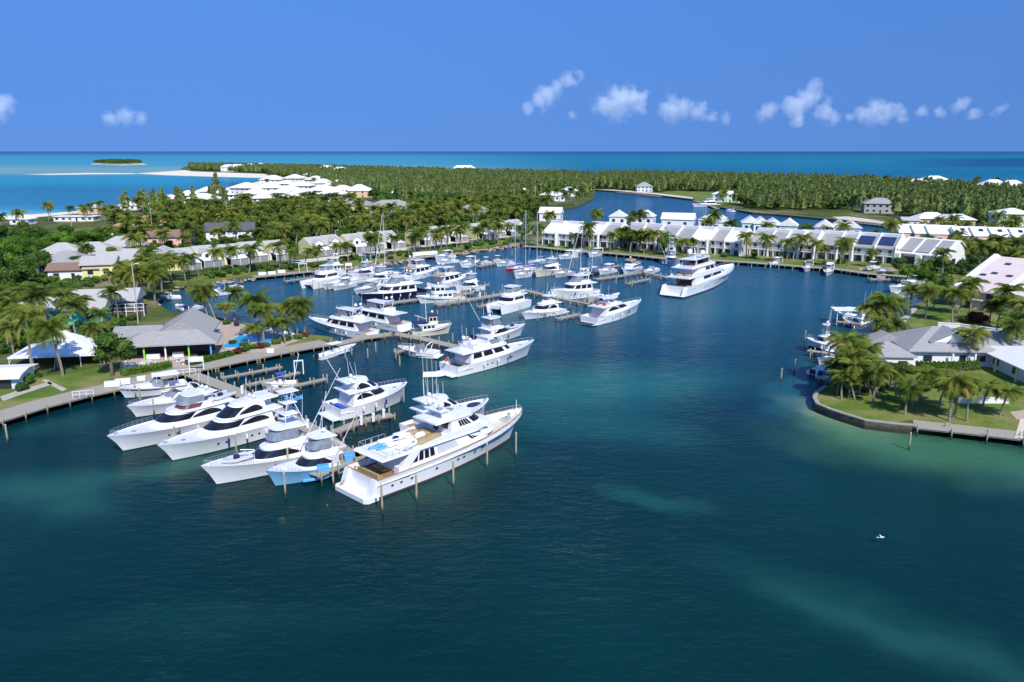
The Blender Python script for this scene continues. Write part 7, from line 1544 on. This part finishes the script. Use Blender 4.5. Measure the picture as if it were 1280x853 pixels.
rows([(120, 300), (260, 322), (400, 296), (440, 270), (330, 262), (200, 262), (130, 276)], 60, .7, 1.15, '%s leafy tree among the houses below the beach village, from the shore' , 'trees below the beach village', 22, lambda px, h, lab, group: plant(trees, px, h, lab, group), 5)
rows([(1130, 350), (1190, 326), (1400, 322), (1400, 350), (1260, 330), (1160, 366)], 18, .6, .9, '%s leafy tree about the pink terrace, counted from the channel', 'trees about the pink terrace', 23, lambda px, h, lab, group: plant(trees, px, h, lab, group), 5)
rows([(130, 268), (240, 262), (300, 262), (270, 250), (200, 255)], 26, .9, 1.35, '%s feathery casuarina near the western beach, from the frame edge', 'casuarinas near the western beach', 24, lambda px, h, lab, group: plant(pines, px, h, lab, group), 5)
plant(pines, (271, 248), 2.0, 'tall dark Norfolk-like pine above the beach village edge', None, 0)
rows([(1060, 262), (1140, 276), (1240, 284), (1400, 290), (1400, 280), (1200, 268), (1060, 256), (900, 245), (880, 243)], 50, 1.0, 1.5, '%s casuarina on the front edge of the wood, from the lagoon', 'casuarinas on the wood edge', 25, lambda px, h, lab, group: plant(pines, px, h, lab, group), 7)
# shrubs
def bush(px, s, lab, v, group=None): plant(bushes, px, s, lab, group, v)
for i, (x, y, s, v) in enumerate([(296, 443, 1.6, 2), (302, 441, 1.3, 0), (308, 439, 1.6, 1), (316, 437, 1.4, 0), (326, 436, 1.7, 2), (334, 434, 1.4, 1), (346, 431, 1.5, 0), (358, 427, 1.7, 1), (372, 425, 1.4, 0), (382, 422, 1.4, 2), (290, 431, 1.3, 1), (305, 434, 1.2, 0), (264, 400, 1.6, 0), (272, 402, 1.3, 2), (284, 406, 1.5, 1), (254, 396, 1.3, 0), (296, 408, 1.2, 2)]):
    bush((x, y), s * .62, '%s shrub round the pool, beginning at the hedge end' % nth(i), v, 'shrubs round the pool')
for i, (x, y, s, v) in enumerate([(165, 420, 2.2, 1), (36, 480, 1.2, 0), (28, 489, 1.1, 1), (10, 482, 1.2, 0), (1220, 404, 2.2, 2), (1228, 404, 1.6, 2), (1207, 403, 1.4, 1), (1140, 467, 1.2, 3), (1160, 489, 1.0, 0), (1112, 470, 1.1, 3), (1176, 486, 1.0, 1), (978, 323, 1.8, 1), (1052, 330, 1.8, 1), (1144, 352, 1.8, 1), (1095, 331, 1.6, 1), (745, 313, 1.4, 1), (690, 309, 1.4, 1), (718, 310, 1.3, 1), (905, 322, 1.5, 1), (942, 322, 1.5, 0), (594, 272, 4.5, 3), (640, 262, 4.5, 3), (648, 259, 5, 3), (516, 262, 5, 3), (530, 262, 5, 3), (505, 259, 5, 3), (492, 286, 3, 1)]):
    bush((x, y), s, ['green shrub on the restaurant shed side', 'shrub by the curved canopy shed path', 'low shrub on the quay lawn path', 'shrub against the curved canopy shed', 'deep red shrub at the pink arcade', 'second red shrub at the pink arcade', 'green shrub behind the garden wall', 'golden shrub between small house and grey-roofed house', 'shrub by the point hedge', 'golden shrub in front of the small grey-roofed house', 'shrub near the hedge end on the point', 'shrub before the middle grey townhouses', 'shrub before the solar-roof townhouses', 'dark shrub by the bay-roofed white house', 'shrub between solar roofs', 'shrub at the white-roofed townhouse step', 'shrub at the first wharf townhouse', 'shrub at the second wharf townhouse', 'shrub by the lawn flagpole', 'bright shrub beyond the lawn flagpole', 'orange shrub beside the tree-hidden grey roof', 'russet shrub near the lagoon cottages', 'second russet shrub near the lagoon cottages, larger', 'tan thicket in the middle wood', 'tan thicket beside the pale blue house', 'tan thicket below the small pink house', 'dark shrub below the pale blue house'][i], v)
rows([(230, 342), (400, 329), (520, 317), (640, 300), (646, 304), (470, 327), (260, 350)], 44, 1.0, 1.8, '%s shrub along the yellow townhouse lawn, from the pool side', 'shrubs on the yellow townhouse lawn', 31, lambda px, h, lab, group: plant(bushes, px, h, lab, group, random.choice((0, 1, 1))), 3)
# ------------------------------------------------------------------ casuarina woods: far off, one mass
def scatter(name, label, region_px, step, templates, smin, smax, seed, holes=(), cat='woods', clear=0):
    rng = random.Random(seed); wr = [G(x, y, LZ).xy for x, y in region_px]; X0, X1 = min(p.x for p in wr), max(p.x for p in wr); Y0, Y1 = min(p.y for p in wr), max(p.y for p in wr)
    pts = []; hs_ = [[G(x, y, LZ).xy for x, y in h] for h in holes]; y = Y0
    feet = [(sum((Vector(p) for p in f), Vector((0, 0))) / 4, f) for f in FOOT[:-1]]
    while y < Y1:
        x = max(X0, -.75 * y)
        while x < min(X1, .75 * y):
            q = Vector((x + rng.uniform(-.5, .5) * step, y + rng.uniform(-.5, .5) * step))
            if inside(q, wr) and (name != 'woods' or mnoise.noise(Vector((q.x / 70, q.y / 90, 3))) < .38) and not inside(q, FOOT[-1]) and not any(inside(q, h) for h in hs_) and not any((q - c).length < clear and False or ((q - c).length < 22 and (inside(q, f) or (clear and -clear * 1.6 < q.y - c.y < 0 and abs(q.x - c.x) < 12))) for c, f in feet): pts.append((q.x, q.y, LZ))
            x += step
        y += step
    me = bpy.data.meshes.new(name); me.from_pydata(pts, [], []); o = bpy.data.objects.new(name, me); col.objects.link(o)
    ng = bpy.data.node_groups.new(name, 'GeometryNodeTree'); ng.interface.new_socket('Geometry', in_out='INPUT', socket_type='NodeSocketGeometry'); ng.interface.new_socket('Geometry', in_out='OUTPUT', socket_type='NodeSocketGeometry')
    N, Lk = ng.nodes, ng.links; gi = N.new('NodeGroupInput'); go = N.new('NodeGroupOutput'); gj = N.new('GeometryNodeJoinGeometry'); k = len(templates)
    ri = N.new('FunctionNodeRandomValue'); ri.data_type = 'INT'; ri.inputs['Min'].default_value = 0; ri.inputs['Max'].default_value = k - 1
    for i, tp in enumerate(templates):
        oi = N.new('GeometryNodeObjectInfo'); oi.inputs['Object'].default_value = tp; oi.transform_space = 'ORIGINAL'
        cmp_ = N.new('FunctionNodeCompare'); cmp_.data_type = 'INT'; cmp_.operation = 'EQUAL'; Lk.new(ri.outputs[2], cmp_.inputs[2]); cmp_.inputs[3].default_value = i
        ip = N.new('GeometryNodeInstanceOnPoints'); Lk.new(gi.outputs[0], ip.inputs['Points']); Lk.new(cmp_.outputs[0], ip.inputs['Selection']); Lk.new(oi.outputs['Geometry'], ip.inputs['Instance'])
        rr = N.new('FunctionNodeRandomValue'); rr.data_type = 'FLOAT_VECTOR'; rr.inputs[0].default_value = (0, 0, 0); rr.inputs[1].default_value = (.12, .12, 6.28)
        rs = N.new('FunctionNodeRandomValue'); rs.data_type = 'FLOAT'; rs.inputs[2].default_value = smin; rs.inputs[3].default_value = smax; rs.inputs['Seed'].default_value = 5 + i
        Lk.new(rr.outputs[0], ip.inputs['Rotation']); Lk.new(rs.outputs[1], ip.inputs['Scale']); Lk.new(ip.outputs[0], gj.inputs[0])
    Lk.new(gj.outputs[0], go.inputs[0]); md = o.modifiers.new('scatter', 'NODES'); md.node_group = ng
    tag(o, label, cat, None, 'stuff'); print(name, len(pts)); return o
crowns = [[c for c in r_.children if c.name.startswith('crown')][0] for r_, _ in pines]
tcrowns = [[c for c in r_.children if c.name.startswith('crown')][0] for r_, _ in trees]
scatter('woods', 'dense green casuarina woods stretching to the far shore', [(432, 250), (400, 232), (380, 224), (350, 221), (336, 217), (240, 213), (236, 209.5), (300, 210), (400, 212.8), (500, 216), (600, 219.5), (700, 222), (800, 223), (900, 225), (1000, 228), (1100, 232), (1200, 239), (1280, 247), (1500, 263), (1700, 290), (1700, 330), (1400, 300), (1290, 290), (1230, 282), (1140, 275), (1110, 268), (1060, 262), (1000, 264), (940, 262), (905, 252), (870, 246), (815, 241), (745, 236), (735, 246), (690, 248), (640, 254), (560, 258), (510, 256), (470, 246)],
        5.0, crowns + [tcrowns[1], crowns[0], tcrowns[2]], .62, 1.25, 41, [[(1070, 268), (1075, 262), (1120, 262), (1140, 272), (1138, 280)], [(815, 243), (835, 239), (885, 240), (926, 245), (926, 254), (890, 256)], [(434, 252), (434, 240), (462, 240), (462, 254)], [(440, 262), (520, 262), (522, 254), (440, 254)], [(1060, 262), (1060, 256), (1130, 258), (1130, 270)]], clear=26)
def whole(root):       # trunk and crown of a palm as one mesh, for the palm thickets far off
    vs, fs, ms = [], [], []
    for ch in root.children:
        k = {'trunk': 2, 'crown': 0, 'coconut': 2}[ch.name.split('.')[0]]; o = len(vs); vs += [tuple(ch.matrix_basis @ v.co) for v in ch.data.vertices]
        for p in ch.data.polygons: fs.append(tuple(i + o for i in p.vertices)); ms.append(k if k else p.material_index)
    mb = MB(); mb.v, mb.f, mb.mi = vs, fs, ms; o = mb.build('palm_form', ['palm_leaf', 'palm_yellow', 'trunk_bark']); col.objects.unlink(o); return o
pforms = [whole(palms[i][0]) for i in (0, 2, 3)]
scatter('palm_thicket', 'coconut palms crowding together between the far houses', [(120, 300), (210, 272), (300, 262), (440, 258), (470, 274), (640, 258), (690, 262), (680, 275), (640, 283), (520, 299), (400, 312), (240, 322), (160, 330)], 12.5, pforms, .95, 1.55, 45, cat='palms', clear=16)
scatter('palm_thicket', 'coconut palms crowding round the pink terrace and peach cottages', [(1130, 300), (1140, 290), (1400, 300), (1500, 330), (1280, 338), (1180, 335)], 11, pforms, .8, 1.2, 46, cat='palms', clear=16)
scatter('tree_thicket', 'leafy trees crowding together between the far houses', [(120, 302), (210, 272), (300, 262), (440, 262), (520, 262), (640, 256), (690, 262), (680, 275), (640, 282), (520, 298), (400, 310), (240, 322), (150, 335)], 12, tcrowns, .5, .85, 47, cat='trees', clear=16)
bcrowns = [[c for c in r_.children if c.name.startswith('foliage')][0] for r_, _ in bushes[:2]]
scatter('undergrowth', 'low green undergrowth between the houses and trees', [(0, 300), (120, 292), (200, 266), (300, 262), (440, 262), (520, 262), (640, 256), (690, 262), (680, 275), (640, 284), (520, 300), (400, 314), (240, 326), (140, 352), (0, 400)], 3.4, bcrowns, .8, 1.7, 42, cat='undergrowth')
scatter('undergrowth', 'low green undergrowth about the pink terrace', [(1130, 300), (1140, 290), (1400, 300), (1500, 330), (1280, 345), (1190, 345), (1140, 350)], 4.0, bcrowns, .8, 1.8, 43, cat='undergrowth')
scatter('undergrowth', 'low green plants under the palms before the turquoise building', [(-40, 440), (-40, 405), (60, 396), (140, 392), (176, 396), (150, 414), (128, 440), (100, 440), (70, 428), (20, 446)], 2.4, bcrowns, .5, 1.1, 48, cat='undergrowth')
scatter('undergrowth', 'low plants under the palm clump on the point', [(1042, 478), (1060, 470), (1100, 476), (1112, 488), (1080, 492), (1056, 498), (1040, 492)], 2.2, bcrowns, .4, .8, 49, cat='undergrowth')
scatter('islet_scrub', 'dark low scrub covering the small offshore islet', [(117, 205.2), (130, 203.9), (150, 203.4), (174, 204.5), (178, 205.4), (150, 206.0)], 9, tcrowns[1:3], 1.2, 1.9, 44, cat='scrub')
# ------------------------------------------------------------------ clouds, far out over the sea
def cloud_material(blobs):
    m = bpy.data.materials.new('cloud_vapour'); m.use_nodes = True; nt = m.node_tree; N, Lk = nt.nodes, nt.links
    for n in list(N):
        if n.type != 'OUTPUT_MATERIAL': N.remove(n)
    out = [n for n in N if n.type == 'OUTPUT_MATERIAL'][0]; v = N.new('ShaderNodeVolumePrincipled'); v.inputs['Color'].default_value = (.995, .995, .995, 1); v.inputs['Anisotropy'].default_value = -.1
    tc = N.new('ShaderNodeTexCoord'); no = N.new('ShaderNodeTexNoise'); no.inputs['Scale'].default_value = 1 / 170; no.inputs['Detail'].default_value = 6; no.inputs['Roughness'].default_value = .62; Lk.new(tc.outputs['Object'], no.inputs['Vector'])
    acc = None
    def mth(op, a, b, c=None):
        n = N.new('ShaderNodeMath'); n.operation = op
        for i, x in enumerate((a, b, c)):
            if x is None: continue
            if isinstance(x, (int, float)): n.inputs[i].default_value = x
            else: Lk.new(x, n.inputs[i])
        return n.outputs[0]
    for c, r in blobs:
        d = N.new('ShaderNodeVectorMath'); d.operation = 'DISTANCE'; Lk.new(tc.outputs['Object'], d.inputs[0]); d.inputs[1].default_value = c
        f = mth('MULTIPLY_ADD', d.outputs['Value'], -1 / r, 1.0); acc = f if acc is None else mth('MAXIMUM', acc, f)
    e = mth('MULTIPLY_ADD', no.outputs[0], 2.6, mth('ADD', acc, -1.62))
    r = N.new('ShaderNodeMapRange'); r.inputs['From Min'].default_value = 0; r.inputs['From Max'].default_value = 1.15; r.inputs['To Max'].default_value = .011; Lk.new(e, r.inputs['Value'])
    Lk.new(r.outputs[0], v.inputs['Density']); Lk.new(v.outputs[0], out.inputs['Volume']); return m
def cloud(px, label, blobs, D=9000):
    d = ray(*px); p = Vector((0, 0, CAM_H)) + d * (D / d.y); k = D / FPX; mb = bmesh.new(); bl = []
    for i, (dx, dy, r) in enumerate(blobs):
        r *= 1.65; c = Vector((dx * k, ((i * 37) % 5 - 2) * 20, -dy * k)); bl.append((c, r * k)); q = bmesh.ops.create_icosphere(mb, subdivisions=2, radius=1)
        for v_ in q['verts']: v_.co = v_.co * (r * k * 1.1) + c
    me = bpy.data.meshes.new('cloud'); mb.to_mesh(me); mb.free(); me.materials.append(cloud_material(bl)); o = bpy.data.objects.new('cloud', me); col.objects.link(o); o.location = p
    rm = o.modifiers.new('merge', 'REMESH'); rm.mode = 'VOXEL'; rm.voxel_size = 30
    return tag(o, label, 'cloud', 'small clouds over the horizon')
for px, lab, bl in [((694, 110), 'slanting wispy white cloud above the sea, highest of the row', [(-20, 14, 11), (-10, 6, 11), (2, 0, 10), (14, -9, 9), (26, -18, 7), (-30, 22, 8), (20, 30, 6)]), ((774, 127), 'broad puffy white cloud beside the slanting one', [(-18, 2, 14), (0, 0, 18), (16, -4, 14), (-6, -8, 12), (24, 6, 9), (0, 14, 8), (-30, 10, 7)]), ((850, 134), 'flat-based puffy cloud trailing a thin tail', [(-12, 0, 15), (4, 2, 12), (22, 6, 10), (40, 10, 8), (56, 12, 7)]), ((957, 139), 'small faint round cloud near the twin-towered one', [(0, 0, 11)]), ((1006, 125), 'towering white cloud with a wide pale foot', [(-12, 6, 16), (4, -2, 13), (12, -16, 10), (24, 16, 12), (40, 22, 8), (-6, 22, 9), (54, 20, 6)]), ((1094, 137), 'ragged pale cloud lying low', [(-16, 4, 10), (0, 0, 13), (18, 2, 10), (6, 10, 10), (36, 6, 8), (52, 4, 7)]), ((1200, 130), 'thin small cloud of the row end', [(-2, 0, 9), (-24, 10, 7), (20, 12, 8), (46, 8, 8)]), ((150, 146), 'faint low cloud above the turquoise shallows', [(-12, 0, 9), (8, 0, 10), (22, 2, 7)]), ((8, 130), 'faint cloud at the frame edge over the turquoise sea', [(0, 0, 12), (-14, 6, 12)])]:
    cloud(px, lab, bl)
t = thing('seagull', 'white gull gliding low over the open water', 'bird', G(1102, 672, .8)); MB().blob((0, 0, 0), (.22, .08, .08), 8, 5).blob((.22, 0, .04), .07, 7, 5).add([(-.25, -.04, 0), (-.25, .04, 0), (-.5, .12, 0), (-.5, -.12, 0)], [(0, 1, 2, 3)]).build('body', 'gelcoat', t)
for sg in (1, -1): MB().add([(.12, .05 * sg, .05), (-.14, .05 * sg, .05), (-.1, .25 * sg, .15), (-.2, .5 * sg, .1), (-.05, .28 * sg, .17)], [(0, 1, 2, 4), (2, 3, 4)]).build('wing', 'gelcoat_grey', t)
# anything built but never placed is dropped
for lst in (palms, trees, pines, bushes):
    for root, used_ in lst:
        if not used_:
            for ch in list(root.children): bpy.data.objects.remove(ch)
            bpy.data.objects.remove(root)
